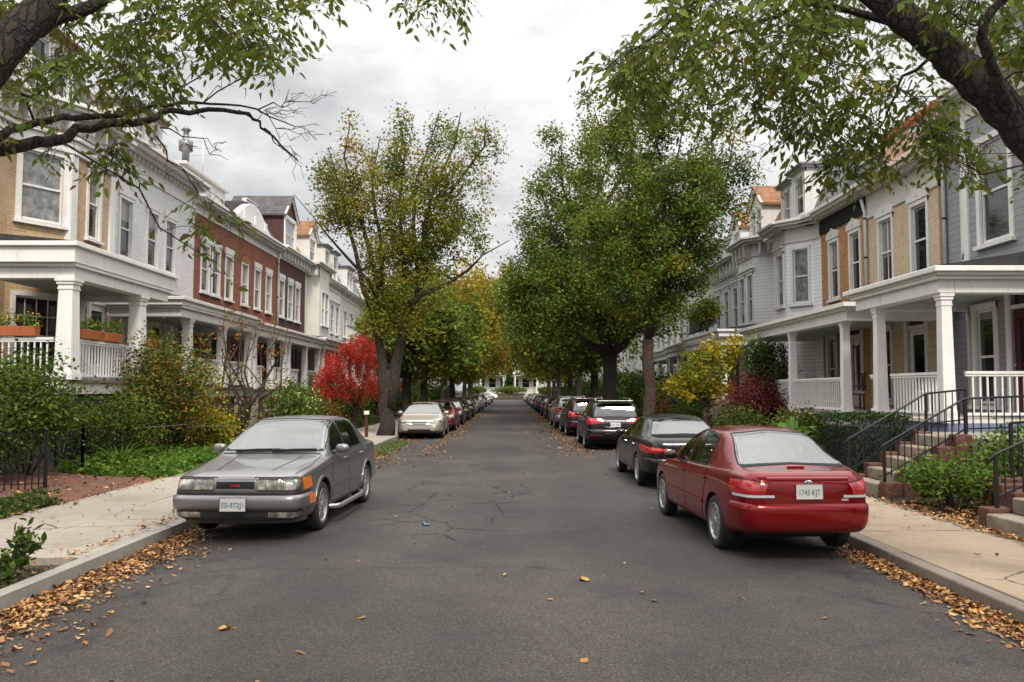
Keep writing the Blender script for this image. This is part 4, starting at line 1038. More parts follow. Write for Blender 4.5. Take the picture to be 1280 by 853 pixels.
# --- white house with balcony, brown shingled dormer
h = House('white house with balcony plants and a brown shingled dormer', 1, XR, 32.41, 37.6, 7.8, group=GB)
path = [(32.41, 0), (33.1, 0), (33.7, .65), (35.9, .65), (36.5, 0), (37.6, 0)]
WO = [(34.15, .62, 4.55, 1.95), (35.3, .7, 4.55, 1.95), (36.95, .7, 4.7, 1.85), (34.6, 1.0, 1.5, 2.0)]
h.walls('white_siding', path, [*WO, (36.9, .9, 1.3, 2.5)])
for Y, w, zb, hh in WO: h.win(Y, w, zb, hh, lintel='cap')
h.door(36.9, 1.3, w=.9, mat='dark_wood')
cornice(h.o, 0, 0, 7.95, 'old_white', .55, .75, 'bracket', path=h.seq(path))
mansard(h.o, -h.w, h.w, 7.95, 10.2, .15, 1.3, 'brown_shingle')
dormer(h.o, h.x(34.6), .2, 8.0, 1.7, 1.45, 'old_white', 'brown_shingle', 'gable', 2.2, two=True)
h.porch(31.6, 37.9, 2.4, 1.27, 3.5, 4.1, [31.9, 34.6, 37.5], rails=[((32.1, 2.3), (34.4, 2.3)), ((35.6, 2.3), (37.3, 2.3))], colw=.25, base='step_brick', floor='cream_trim', skirt='cream_trim')
railing(h.o, (h.x(34.2), 2.45), (h.x(37.6), 2.45), 4.2, .85, 'iron', name='balcony_railing', step=.13, t=.022)
# --- weathered grey-white house, then two more and copies beyond
h = House('weathered grey white house with a big white gable end above the eaves', 1, XR, 37.61, 43.2, 7.9, group=GB)
WO = [(Y, .8, z, 1.85) for Y in (38.8, 40.4, 42.0) for z in (1.5, 4.7)]
h.walls('grey_white_siding', None, WO)
for Y, w, zb, hh in WO: h.win(Y, w, zb, hh, lintel='cap')
cornice(h.o, -h.w, h.w, 8.0, 'old_white', .55, .8, 'bracket')
mb = MB(); W = h.w; mb.prism([(-.6, 8.0), (-7.5, 8.0), (-7.5, 10.9), (-2.4, 10.9), (-1.0, 9.6)], 'x', -W + .1, W - .1)
mb.v = [(x, y, z) for x, y, z in mb.v]; mb.build('gable', M['old_white'], h.o)
dormer(h.o, h.x(40.4), -.55, 8.05, 1.6, 1.6, 'old_white', 'brown_shingle', 'gable', 2.0)
h.porch(38, 43, 2.3, 1.27, 3.45, 4.0, [38.3, 40.6, 42.8], rails=[((38.5, 2.2), (40.4, 2.2)), ((40.8, 2.2), (42.6, 2.2))], colw=.25)
h = House('bright white house with five tall dark windows, half behind the green street tree', 1, XR, 43.21, 52.0, 7.9, group=GB)
WO = [(Y, .85, z, 1.9) for Y in (44.3, 46.0, 47.7, 49.4, 51.0) for z in (1.5, 4.7)]
h.walls('old_white', None, WO)
for Y, w, zb, hh in WO: h.win(Y, w, zb, hh, lintel='slab')
cornice(h.o, -h.w, h.w, 8.0, 'old_white', .5, .7, 'dentil')
mansard(h.o, -h.w, h.w, 8.0, 9.9, -.1, 1.2, 'grey_shingle')
h.porch(43.5, 51.7, 2.2, 1.27, 3.4, 3.95, [43.9, 46.5, 49, 51.4], rails=[((44.1, 2.1), (46.3, 2.1)), ((46.7, 2.1), (48.8, 2.1))], colw=.25)
h = House('last white house seen past the tree crowns, two storeys with grouped windows', 1, XR, 52.01, 60.0, 7.6, group=GB)
WO = [(Y, .8, z, 1.85) for Y in (53.2, 55.2, 57.2, 59.0) for z in (1.5, 4.6)]
h.walls('white_siding', None, WO)
for Y, w, zb, hh in WO: h.win(Y, w, zb, hh)
cornice(h.o, -h.w, h.w, 7.7, 'white_trim', .5, .7, 'plain')
FARR = h.o
# --- the pair at the head of the street
def end_house(label, x, y, w, wallm, gable, accent):
    o = thing('cottage', label, 'house', (x, y, 1.0), math.pi, 'houses across the far end of the street')
    ops = [(w/2 - .75, w/2 + .75, 1.3, 3.4), (.5, 1.2, 1.5, 3.2), (w - 1.2, w - .5, 1.5, 3.2), (w/2 - .6, w/2 + .6, 5.0, 6.4)]
    mb = MB(); wall_seg(mb, (-w/2, 0), (w/2, 0), -.6, 7.0, ops)
    for s in (-1, 1): mb.quad((s*w/2, 0, -.6), (s*w/2, -9, -.6), (s*w/2, -9, 7), (s*w/2, 0, 7))
    mb.add([(-w/2, 0, 7.0), (w/2, 0, 7.0), (0, 0, 7 + w*.42)], [(0, 1, 2)])
    mb.build('wall', M[wallm], o)
    for a, b, c, d in ops: window(o, (-w/2, 0), (w/2, 0), (a + b)/2, c, b - a, d - c, 'white_trim', glass='dark_glass')
    r = MB()
    for s in (-1, 1): r.prism([(s*(w/2 + .4), 6.75), (0, 7.05 + w*.42), (0, 7.2 + w*.42), (s*(w/2 + .4), 6.9)], 'y', -9, .5)
    r.build('roof', M['slate_shingle'], o)
    p = MB(); p.box(-w/2 + .2, w/2 - .2, .02, 2.2, 3.75, 4.15); p.box(-w/2, w/2, .02, 2.5, 4.15, 4.3)
    if gable: p.add([(-w/2, 2.3, 4.3), (w/2, 2.3, 4.3), (0, 2.3, 5.9), (-w/2, .05, 4.3), (w/2, .05, 4.3), (0, .05, 5.9)], [(0,1,2), (0,2,5,3), (1,4,5,2)])
    p.build('porch_roof', M['white_trim'], o)
    for s in (-1, 1): column(o, s*(w/2 - .45), 2.0, -.1, 3.75, 'white_trim', .32)
    f = MB(); f.box(-w/2, w/2, .02, 2.4, -.6, -.1); f.build('porch_floor', M[accent], o)
    st = MB()
    for i in range(5): st.box(-.8, .8, 2.4, 2.4 + .35*(5 - i), -.8, -.7 + .12*i)
    st.build('porch_steps', M['stone'], o)
end_house('small white gabled house closing the street, porch with a lavender grey front', -3.6, 176, 5.6, 'old_white', True, 'grey_trim')
end_house('cream gabled house closing the street beside a dark conical shrub', 3.4, 176, 5.4, 'cream_trim', False, 'rust_red')
# --- roof clutter on the red brick house
o = thing('roof_vent_stack', 'metal vent pipe with cap on the flat roof of the red brick house', 'vent pipe', (-XL - 1.4, 33.0, 10.2))
mb = MB(); mb.lathe([(.14, 0), (.14, 1.1), (.26, 1.12), (.28, 1.5), (.12, 1.6), (.1, 1.9), (.2, 1.95), (.02, 2.15)], 14); mb.build('pipe', M['tin_roof'], o)
mb = MB(); mb.box(-.4, .4, -.4, .4, -.05, .35); mb.build('base', M['tin_roof'], o)
o = thing('roof_antenna', 'thin mast antenna rising beside the vent pipe', 'antenna', (-XL - 1.2, 34.3, 8.8))
mb = MB(); mb.tube([(0, 0, 0), (0, 0, 4.0)], .022, 6); mb.build('mast', M['steel'], o)
mb = MB()
for z, w in ((3.3, .3), (3.0, .42), (2.7, .5)): mb.bar((-w, 0, z), (w, 0, z), .014)
mb.build('element', M['steel'], o)

# --- houses hidden deep behind the trees, copies
def far_copy(src, label, side, y, grp):
    c = copy_tree(src); c.location.y = y; c['label'] = label; c['group'] = grp
for k in range(9): far_copy(FARL, 'pale row house glimpsed behind the far street trees, on the grey sedan side', -1, 68.5 + 7.7*k, 'pale houses deep along the grey sedan side')
for k in range(9): far_copy(FARR, 'pale row house glimpsed behind the far street trees, on the red sedan side', 1, 64.2 + 8.1*k, 'pale houses deep along the red sedan side')
# ------------------------------------------------------------------ cars
def pchip(tab, xs):
    t = sorted(tab); X = np.array([a for a, b in t], float); Y = np.array([b for a, b in t], float)
    h = np.diff(X); d = np.diff(Y) / h; m = np.zeros(len(X)); m[0], m[-1] = d[0], d[-1]
    for i in range(1, len(X) - 1):
        if d[i-1] * d[i] > 0:
            w1, w2 = 2*h[i] + h[i-1], h[i] + 2*h[i-1]; m[i] = (w1 + w2) / (w1 / d[i-1] + w2 / d[i])
    xs = np.clip(np.asarray(xs, float), X[0], X[-1]); k = np.clip(np.searchsorted(X, xs) - 1, 0, len(X) - 2)
    u = (xs - X[k]) / h[k]
    return (2*u**3-3*u**2+1)*Y[k] + (u**3-2*u**2+u)*h[k]*m[k] + (-2*u**3+3*u**2)*Y[k+1] + (u**3-u**2)*h[k]*m[k+1]

def evaluated(o):
    dg = bpy.context.evaluated_depsgraph_get(); dg.update()
    me = bpy.data.meshes.new_from_object(o.evaluated_get(dg), depsgraph=dg)
    return me

class CarBody:
    def __init__(s, T, paint):
        s.T = T
        y0, y1 = T['zt'][-1][0], T['zt'][0][0]
        ys = sorted(set([round(y, 3) for y in np.linspace(y0, y1, 27)] + [y for y, _ in T['zt']] + [y1 - .02, y1 - .06, y0 + .02, y0 + .06]))
        # drop stations that crowd each other
        st = [ys[0]]
        for y in ys[1:]:
            if y - st[-1] > .035 or y in (y1,): st.append(y)
        ys = np.array(st)
        f = {k: pchip(T[k], ys) for k in ('zt', 'zs', 'wm', 'wr', 'zb')}
        wsd = T.get('wsd', .035)
        vs, fs = [], []
        ring = None; rows = []
        def half(i):
            zb, zs, zt, wm, wr = f['zb'][i], f['zs'][i], f['zt'][i], f['wm'][i], f['wr'][i]
            zs = min(zs, zt - .012); ws = wm - wsd; h = zt - zs; H = zs - zb; wr = min(wr, ws - .06)
            return [(0, zb), (wm*.8, zb), (wm-.03, zb+.04), (wm-.004, zb+.26*H), (wm, zb+.55*H), (wm-.006, zb+.8*H), (ws+.012, zs-.03), (ws-.006, zs),
                    (ws-.035, zs+min(.016, h*.3)), ((ws-.035)*.5+wr*.5+.012, zs+h*.47), (wr+.01, zs+h*.85), (wr-.07, zs+h*.955), (wr*.45, zt-.08*min(h,.1)), (0, zt)]
        for i in range(len(ys)):
            hp = half(i); full = [(x, ys[i], z) for x, z in hp] + [(-x, ys[i], z) for x, z in hp[-2:0:-1]]
            rows.append(full)
        def shrink(row, k, dy):
            cz = (min(p[2] for p in row) + max(p[2] for p in row)) / 2
            return [(p[0]*k, p[1]+dy, cz + (p[2]-cz)*k) for p in row]
        rows = [shrink(rows[0], .3, -.02), shrink(rows[0], .8, -.014)] + rows + [shrink(rows[-1], .8, .014), shrink(rows[-1], .3, .02)]
        n = len(rows[0]); vs = [p for r in rows for p in r]
        for i in range(len(rows) - 1):
            for j in range(n): fs.append((i*n+j, i*n+(j+1)%n, (i+1)*n+(j+1)%n, (i+1)*n+j))
        fs += [tuple(range(n)), tuple(range((len(rows)-1)*n, len(rows)*n))[::-1]]
        me = bpy.data.meshes.new('shell'); me.from_pydata(vs, [], fs); me.materials.append(M[paint]); me.materials.append(M['dark_void'])
        bm = bmesh.new(); bm.from_mesh(me); bmesh.ops.recalc_face_normals(bm, faces=bm.faces); bm.to_mesh(me); bm.free()
        o = bpy.data.objects.new('shell', me); COL.objects.link(o)
        sub = o.modifiers.new('Subsurf', 'SUBSURF'); sub.levels = sub.render_levels = 2
        m1 = evaluated(o)
        s.bvh = BVHTree.FromPolygons([v.co for v in m1.vertices], [p.vertices for p in m1.polygons])
        # wheel openings
        cut = MB(); r = T['wr_'] + T.get('arch', .045); W = max(w for _, w in T['wm'])
        for yc in T['axles']:
            for sg in (1, -1):
                a, b = sorted((sg*(W-.30), sg*(W+.2)))
                poly = [(yc + r*math.cos(k*math.pi/16), T['wr_'] + r*math.sin(k*math.pi/16)) for k in range(17)]
                poly = poly + [(yc - r, -.2), (yc + r, -.2)]
                cut.prism(poly, 'x', a, b)
        cm = cut.mesh(); cm.materials.append(M['dark_void'])
        bm = bmesh.new(); bm.from_mesh(cm); bmesh.ops.recalc_face_normals(bm, faces=bm.faces); bm.to_mesh(cm); bm.free()
        co = bpy.data.objects.new('cut', cm); COL.objects.link(co)
        for p in cm.polygons: p.material_index = 0
        o2 = bpy.data.objects.new('shell2', m1); COL.objects.link(o2)
        bo = o2.modifiers.new('b', 'BOOLEAN'); bo.object = co; bo.operation = 'DIFFERENCE'; bo.solver = 'EXACT'
        try: bo.material_mode = 'TRANSFER'
        except Exception: pass
        extra = []
        try:
            full = len(evaluated(o2).polygons)
            for cmesh in s.cabin_cutters(T):
                cm2 = cmesh.mesh(); cm2.materials.append(M['cabin_trim']); bm = bmesh.new(); bm.from_mesh(cm2); bmesh.ops.recalc_face_normals(bm, faces=bm.faces); bm.to_mesh(cm2); bm.free()
                c2 = bpy.data.objects.new('cut', cm2); COL.objects.link(c2); extra.append(c2)
                b2 = o2.modifiers.new('b', 'BOOLEAN'); b2.object = c2; b2.operation = 'DIFFERENCE'; b2.solver = 'EXACT'
                try: b2.material_mode = 'TRANSFER'
                except Exception: pass
                n = len(evaluated(o2).polygons)
                if n < full*.55: o2.modifiers.remove(b2)
                else: full = max(n, 1)
        except Exception as e: print('cabin', e)
        s.me = evaluated(o2)
        s.me.polygons.foreach_set('use_smooth', [True] * len(s.me.polygons))
        try: s.me.set_sharp_from_angle(angle=R(40))
        except Exception: pass
        for x in (o, o2, co, *extra): bpy.data.objects.remove(x, do_unlink=True)
    def cabin_cutters(s, T):
        """hollow passenger space and the window openings that lead into it"""
        yf = s.hit((0, 6, T['ws'][0][1][1]), (0, -1, 0))[0].y - .03; yr = s.hit((0, -6, T['rw'][0][1][1]), (0, 1, 0))[0].y + .04
        ys = np.linspace(yr, yf, 13); f = {k: pchip(T[k], ys) for k in ('zt', 'zs', 'wm', 'wr')}; rows = []
        for i, y in enumerate(ys):
            zs, zt, wm, wr = f['zs'][i], f['zt'][i], f['wm'][i], f['wr'][i]; zs = min(zs, zt - .02); h = zt - zs; ws = wm - .05; wr = min(wr, ws - .06)
            hp = [(0, .48), (wm - .14, .48), (wm - .13, zs - .10), (ws - .13, zs - .015), ((ws + wr)/2 - .10, zs + .45*h - .02), (wr - .07, zs + .80*h - .035), (wr*.5, zt - .065), (0, zt - .06)]
            rows.append([(x, y, z) for x, z in hp] + [(-x, y, z) for x, z in hp[-2:0:-1]])
        n = len(rows[0]); c = MB(); c.add([p for r in rows for p in r], [(i*n+j, i*n+(j+1) % n, (i+1)*n+(j+1) % n, (i+1)*n+j) for i in range(len(rows)-1) for j in range(n)] + [tuple(range(n)), tuple(range((len(rows)-1)*n, len(rows)*n))])
        out = [c]
        def prism(cast, bot, top, inn=.15, k=.93):
            B, T_ = resample(bot, 9), resample(top, 9); cx = sum((p for p in B + T_), Vector((0,)*len(B[0])))/18; g = []
            for j in range(5): g.append([cast(*[(cx + (B[i].lerp(T_[i], j/4) - cx)*k)[q] for q in (0, 1)]) for i in range(9)])
            nn = sum((x[1] for r in g for x in r), Vector()).normalized()
            a = [x[0] + nn*.06 for r in g for x in r]; b = [x[0] - nn*inn for r in g for x in r]; m = 45
            fs = []
            for j in range(4):
                for i in range(8): q = (j*9+i, j*9+i+1, (j+1)*9+i+1, (j+1)*9+i); fs += [q, tuple(v + m for v in q[::-1])]
            rim = list(range(9)) + [9*j+8 for j in range(1, 5)] + [36+i for i in range(7, -1, -1)] + [9*j for j in range(3, 0, -1)]
            fs += [(rim[q], rim[(q+1) % len(rim)], rim[(q+1) % len(rim)] + m, rim[q] + m) for q in range(len(rim))]
            mb = MB(); mb.add(a + b, fs); return mb
        out.append(prism(s.cast('F'), *T['ws'])); out.append(prism(s.cast('B'), *T['rw']))
        for v in 'LR':
            for b, t in T['side_glass'][:2]: out.append(prism(s.cast(v), b, t, .13, .90))
        return out
    # ---- rays on to the shell
    def hit(s, o, d):
        p, n, i, _ = s.bvh.ray_cast(Vector(o), Vector(d))
        if p is None:
            # slide in from outside along the ray to its closest approach
            best = s.bvh.find_nearest(Vector(o) + Vector(d) * 8.0 if False else Vector(o) + Vector(d) * (abs(Vector(o).dot(Vector(d))) ))
            p, n = best[0], best[1]
        if n.dot(Vector(d)) > 0: n = -n
        return p, n
    def cast(s, view):
        if view == 'R': return lambda u, v: s.hit((4, u, v), (-1, 0, 0))
        if view == 'L': return lambda u, v: s.hit((-4, u, v), (1, 0, 0))
        if view == 'T': return lambda u, v: s.hit((u, v, 4), (0, 0, -1))
        if view == 'F': return lambda u, v: s.hit((u, 6, v), (0, -1, 0))
        if view == 'B': return lambda u, v: s.hit((u, -6, v), (0, 1, 0))
        kind, yc = view          # ('W', yc): (angle in degrees, z) seen radially round (0, yc)
        def w(a, z):
            d = Vector((math.sin(R(a)), math.cos(R(a)), 0)); return s.hit(Vector((0, yc, z)) + d * 4, -d)
        return w

def resample(poly, n):
    P = [Vector(p) for p in poly]; L = [0]
    for a, b in zip(P, P[1:]): L.append(L[-1] + (b - a).length)
    out = []
    for i in range(n):
        t = L[-1] * i / (n - 1); k = 0
        while k < len(L) - 2 and L[k+1] < t: k += 1
        u = (t - L[k]) / max(1e-9, L[k+1] - L[k]); out.append(P[k].lerp(P[k+1], u))
    return out

def patch(mb, cast, bot, top, n=14, m=8, off=.004, prof=None, skirt=.012):
    """sheet that hugs the shell between two outlines; prof: extra lift per row"""
    B, T = resample(bot, n), resample(top, n); g = []
    for j in range(m):
        v = j / (m - 1); row = []
        for i in range(n):
            q = B[i].lerp(T[i], v); p, nn = cast(q[0], q[1])
            e = off + (np.interp(v, [a for a, _ in prof], [b for _, b in prof]) if prof else 0)
            row.append((p + nn * e, nn, e))
        g.append(row)
    vs = [x[0] for r in g for x in r]; fs = [(j*n+i, j*n+i+1, (j+1)*n+i+1, (j+1)*n+i) for j in range(m-1) for i in range(n-1)]
    c = g[m//2][n//2]; e1 = g[m//2][min(n//2+1, n-1)][0] - g[m//2][n//2-1][0]; e2 = g[min(m//2+1, m-1)][n//2][0] - g[max(m//2-1, 0)][n//2][0]
    if e1.cross(e2).dot(c[1]) < 0: fs = [f[::-1] for f in fs]
    mb.add(vs, fs, True)
    if skirt:
        rim = [(0, i) for i in range(n)] + [(j, n-1) for j in range(1, m)] + [(m-1, i) for i in range(n-2, -1, -1)] + [(j, 0) for j in range(m-2, 0, -1)]
        a = [g[j][i][0] for j, i in rim]; b = [g[j][i][0] - g[j][i][1] * (g[j][i][2] + skirt) for j, i in rim]; k = len(rim)
        mb.add(a + b, [(q, (q+1) % k, (q+1) % k + k, q + k) for q in range(k)])

def ribbon(mb, cast, poly, w=.008, off=.003, n=24, closed=False):
    P = resample(poly + ([poly[0]] if closed else []), n); a, b = [], []
    for i, p in enumerate(P):
        t = P[min(i+1, n-1)] - P[max(i-1, 0)]; t = t.normalized(); s = Vector((-t[1], t[0])) * w / 2
        for q, L in ((p - s, a), (p + s, b)):
            h, nn = cast(q[0], q[1]); L.append(h + nn * off)
    mb.add(a + b, [(i, i+1, n+i+1, n+i) for i in range(n-1)], True)

_wheels = {}
def wheel_meshes(r, spokes, w=.20, rimr=None, mat='alloy'):
    k = (r, spokes, w, mat)
    if k in _wheels: return _wheels[k]
    rr = rimr or r * .68; rot = Matrix.Rotation(R(90), 4, 'Y'); h = w / 2
    t = MB(); t.lathe([(rr-.01, -h*.9), (rr+.02, -h), (r-.03, -h), (r-.006, -h*.75), (r, -h*.45), (r, h*.45), (r-.006, h*.75), (r-.03, h), (rr+.02, h), (rr-.006, h*.9), (rr-.004, h*.2)], 32, rot, caps=False)
    t.lathe([(rr, h*.2), (rr, h*.3)], 24, rot)
    a = MB(); a.lathe([(rr-.02, h*.35), (rr+.004, h*.9), (rr+.012, h*.96), (rr+.002, h*1.0), (rr-.014, h*.94), (rr-.026, h*.35)], 32, rot)
    a.lathe([(.001, h*.5), (.062, h*.5), (.058, h*.86), (.03, h*.92), (.001, h*.92)], 16, rot)
    for i in range(spokes):
        an = 2*math.pi*i/spokes; d = Vector((0, math.cos(an), math.sin(an))); s = Vector((0, -math.sin(an), math.cos(an)))
        w0, w1 = (.030, .020) if spokes > 7 else (.040, .034)
        x0, x1, xb = h*.86, h*.78, h*.5
        p = [d*.045 - s*w0 + Vector((x0,0,0)), d*.045 + s*w0 + Vector((x0,0,0)), d*(rr-.012) + s*w1 + Vector((x1,0,0)), d*(rr-.012) - s*w1 + Vector((x1,0,0))]
        q = [v + Vector((xb - v.x, 0, 0)) for v in p]
        a.add(p + q, [(0,1,2,3), (0,1,5,4), (1,2,6,5), (2,3,7,6), (3,0,4,7)])
    tm, am = t.mesh('tyre'), a.mesh('rim'); tm.materials.append(M['tyre']); am.materials.append(M[mat])
    _wheels[k] = (tm, am); return tm, am

def text_obj(s, size, mat, parent, mtx, name='lettering', ext=.0015, font_scale=1.0):
    cu = bpy.data.curves.new(name, 'FONT'); cu.body = s; cu.size = size; cu.align_x = 'CENTER'; cu.align_y = 'CENTER'; cu.extrude = ext
    t = bpy.data.objects.new(name, cu); COL.objects.link(t)
    me = evaluated(t); bpy.data.objects.remove(t, do_unlink=True)
    me.materials.clear(); me.materials.append(mat)
    me.transform(mtx @ Matrix.Diagonal((font_scale, 1, 1, 1)))
    return obj_from(me, name, parent)

def plate(parent, y, z, rear, text, hue='plate_blue', tilt=0, top='VIRGINIA', w=.33, h=.165):
    """a number plate with raised characters; rear: it faces -y"""
    rot = Matrix.Rotation(R(0 if rear else 180), 4, 'Z'); mt = Matrix.Translation((0, y, z)) @ rot @ Matrix.Rotation(R(90 + tilt), 4, 'X')
    b = MB(); b.obox((0, 0, 0), (w, h, .006), Matrix.Identity(3)); me = b.mesh('plate'); me.transform(mt); me.materials.append(M['plate_white'])
    o = obj_from(me, 'licence_plate', parent); bv = o.modifiers.new('Bevel', 'BEVEL'); bv.width = .002
    text_obj(text, .088, M[hue], o, mt @ Matrix.Translation((0, -.012, .0035)), font_scale=.82)
    f = MB()
    for a in ((-w/2, w/2, h/2-.006, h/2), (-w/2, w/2, -h/2, -h/2+.006), (-w/2, -w/2+.006, -h/2, h/2), (w/2-.006, w/2, -h/2, h/2)): f.box(a[0], a[1], a[2], a[3], .001, .0065)
    me = f.mesh('rim'); me.transform(mt); me.materials.append(M['chrome']); obj_from(me, 'plate_frame', o)
    return o

def sym(poly): return [(-a, b) for a, b in poly]

def build_car(root, T, paint, detail=1):
    B = CarBody(T, paint); L, Rr, Tp, F, Bk = [B.cast(v) for v in 'LRTFB']
    obj_from(B.me, 'body', root)
    def add(name, mat, fn, parent=root):
        mb = MB(); fn(mb); return mb.build(name, M[mat], parent)
    # glass
    add('windshield', T.get('front_glass', 'car_glass'), lambda m: patch(m, F, T['ws'][0], T['ws'][1], 18, 10, .005))
    add('windshield_trim', 'seam', lambda m: ribbon(m, F, [*T['ws'][0], *T['ws'][1][::-1]], .03, .004, 70, True))
    add('rear_window', T.get('rear_glass', 'car_glass'), lambda m: patch(m, Bk, T['rw'][0], T['rw'][1], 18, 10, .005))
    add('rear_window_trim', 'seam', lambda m: ribbon(m, Bk, [*T['rw'][0], *T['rw'][1][::-1]], .03, .004, 70, True))
    for c, sg in ((L, -1), (Rr, 1)):
        for bot, top in T['side_glass']:
            add('side_window', 'side_glass', lambda m: patch(m, c, bot, top, 14, 7, .005))
        add('window_surround', T.get('surround', 'plastic_black'), lambda m: [ribbon(m, c, [*bot, *top[::-1]], .03, .0035, 44, True) for bot, top in T['side_glass']])
        for bot, top in T['doors']:
            d = add('door', paint, lambda m: patch(m, c, bot, top, 14, 12, .005))
            add('door_gap', 'seam', lambda m: ribbon(m, c, [*bot, *top[::-1]], .014, .0025, 60, True), d)
            hy, hz = top[0][0] + .12, T['handle_z']
            hp, hn = c(hy, hz)
            h = MB(); h.obox(hp + hn * .022, (.018, .17, .026), Matrix.Identity(3)); h.obox(hp + hn * .01 + Vector((0, .07, 0)), (.03, .02, .022), Matrix.Identity(3)); h.obox(hp + hn * .01 - Vector((0, .07, 0)), (.03, .02, .022), Matrix.Identity(3))
            h.build('handle', M[T.get('handle_mat', paint)], d, bevel=.006)
        if 'moulding' in T:
            z0, z1, ya, yb = T['moulding']
            add('side_moulding', T.get('moulding_mat', paint), lambda m: patch(m, c, [(ya, z0), (yb, z0)], [(ya, z1), (yb, z1)], 30, 4, .012, [(0, -.004), (.3, .004), (.7, .004), (1, -.004)]))
        # mirror
        my, mz = T['mirror']; p, nn = c(my, mz - .03)
        mm = MB(); k = Matrix.Translation((p.x + sg * .13, my, mz + .02)) @ Matrix.Diagonal((.105, .05, .062, 1))
        mm.lathe([(.01, -1), (.62, -.9), (.92, -.55), (1, 0), (.92, .55), (.62, .9), (.01, 1)], 16, k)
        mm.bar((p.x - sg*.03, my, mz - .02), (p.x + sg*.09, my, mz), .05, .035)
        mo = mm.build('mirror', M[T.get('mirror_mat', paint)], root)
        g = MB(); g.lathe([(.001, 0), (.84, 0), (.84, .1), (.001, .1)], 16, Matrix.Translation((p.x + sg*.13, my - .047, mz + .02)) @ Matrix.Diagonal((.105, .05, .062, 1)) @ Matrix.Rotation(R(90), 4, 'X'))
        g.build('mirror_glass', M['dark_glass'], mo)
    # wheels
    r = T['wr_']; W = max(w for _, w in T['wm'])
    tm, am = wheel_meshes(r, T.get('spokes', 7), T.get('tw', .2), mat=T.get('rim_mat', 'alloy'))
    for y in T['axles']:
        for sg in (1, -1):
            w = obj_from(tm, 'wheel', root, (sg*(W - .115), y, r), 0 if sg > 0 else math.pi); obj_from(am, 'rim', w)
    u = MB(); u.box(-W+.32, W-.32, T['axles'][1]-.4, T['axles'][0]+.4, .19, .34); u.build('underbody', M['dark_void'], root)
    dz = T['ws'][0][0][1] - .955; Z0 = .50 + dz
    for sx in (-1, 1):
        m = MB(); m.box(sx*.36 - .23, sx*.36 + .23, -.42, .12, .48, Z0 + .10); st = m.build('seat', M['cabin_cloth'], root, bevel=.05, seg=3)
        m = MB(); m.prism([(-.38, Z0 + .06), (-.26, Z0 + .06), (-.44, Z0 + .56), (-.54, Z0 + .56)], 'x', sx*.36 - .23, sx*.36 + .23); m.build('backrest', M['cabin_cloth'], st, bevel=.04, seg=3)
        m = MB(); m.box(sx*.36 - .13, sx*.36 + .13, -.55, -.46, Z0 + .60, Z0 + .76); m.bar((sx*.36, -.5, Z0 + .5), (sx*.36, -.5, Z0 + .62), .05); m.build('headrest', M['cabin_cloth'], st, bevel=.035, seg=3)
    m = MB(); m.box(-.58, .58, -1.18, -.88, .48, Z0 + .12); m.prism([(-1.10, Z0 + .10), (-1.0, Z0 + .10), (-1.16, Z0 + .44), (-1.24, Z0 + .44)], 'x', -.56, .56)
    m.build('rear_bench', M['cabin_cloth'], root, bevel=.03)
    m = MB(); m.prism([(.50, Z0 + .06), (.52, Z0 + .30), (.66, Z0 + .40), (.84, Z0 + .37), (.84, Z0 + .06)], 'x', -.62, .62); d = m.build('dashboard', M['cabin_trim'], root, bevel=.02)
    m = MB(); m.tube([Vector((-.36 + .18*math.cos(a), .42 + .06*math.sin(a), Z0 + .36 + .165*math.sin(a))) for a in np.linspace(0, 2*math.pi, 25)], .016, 8, False); m.bar((-.36, .44, Z0 + .36), (-.36, .56, Z0 + .30), .05); m.build('steering_wheel', M['plastic_black'], d)
    if 'extra' in T: T['extra'](root, B, add, L, Rr, Tp, F, Bk)
    return root

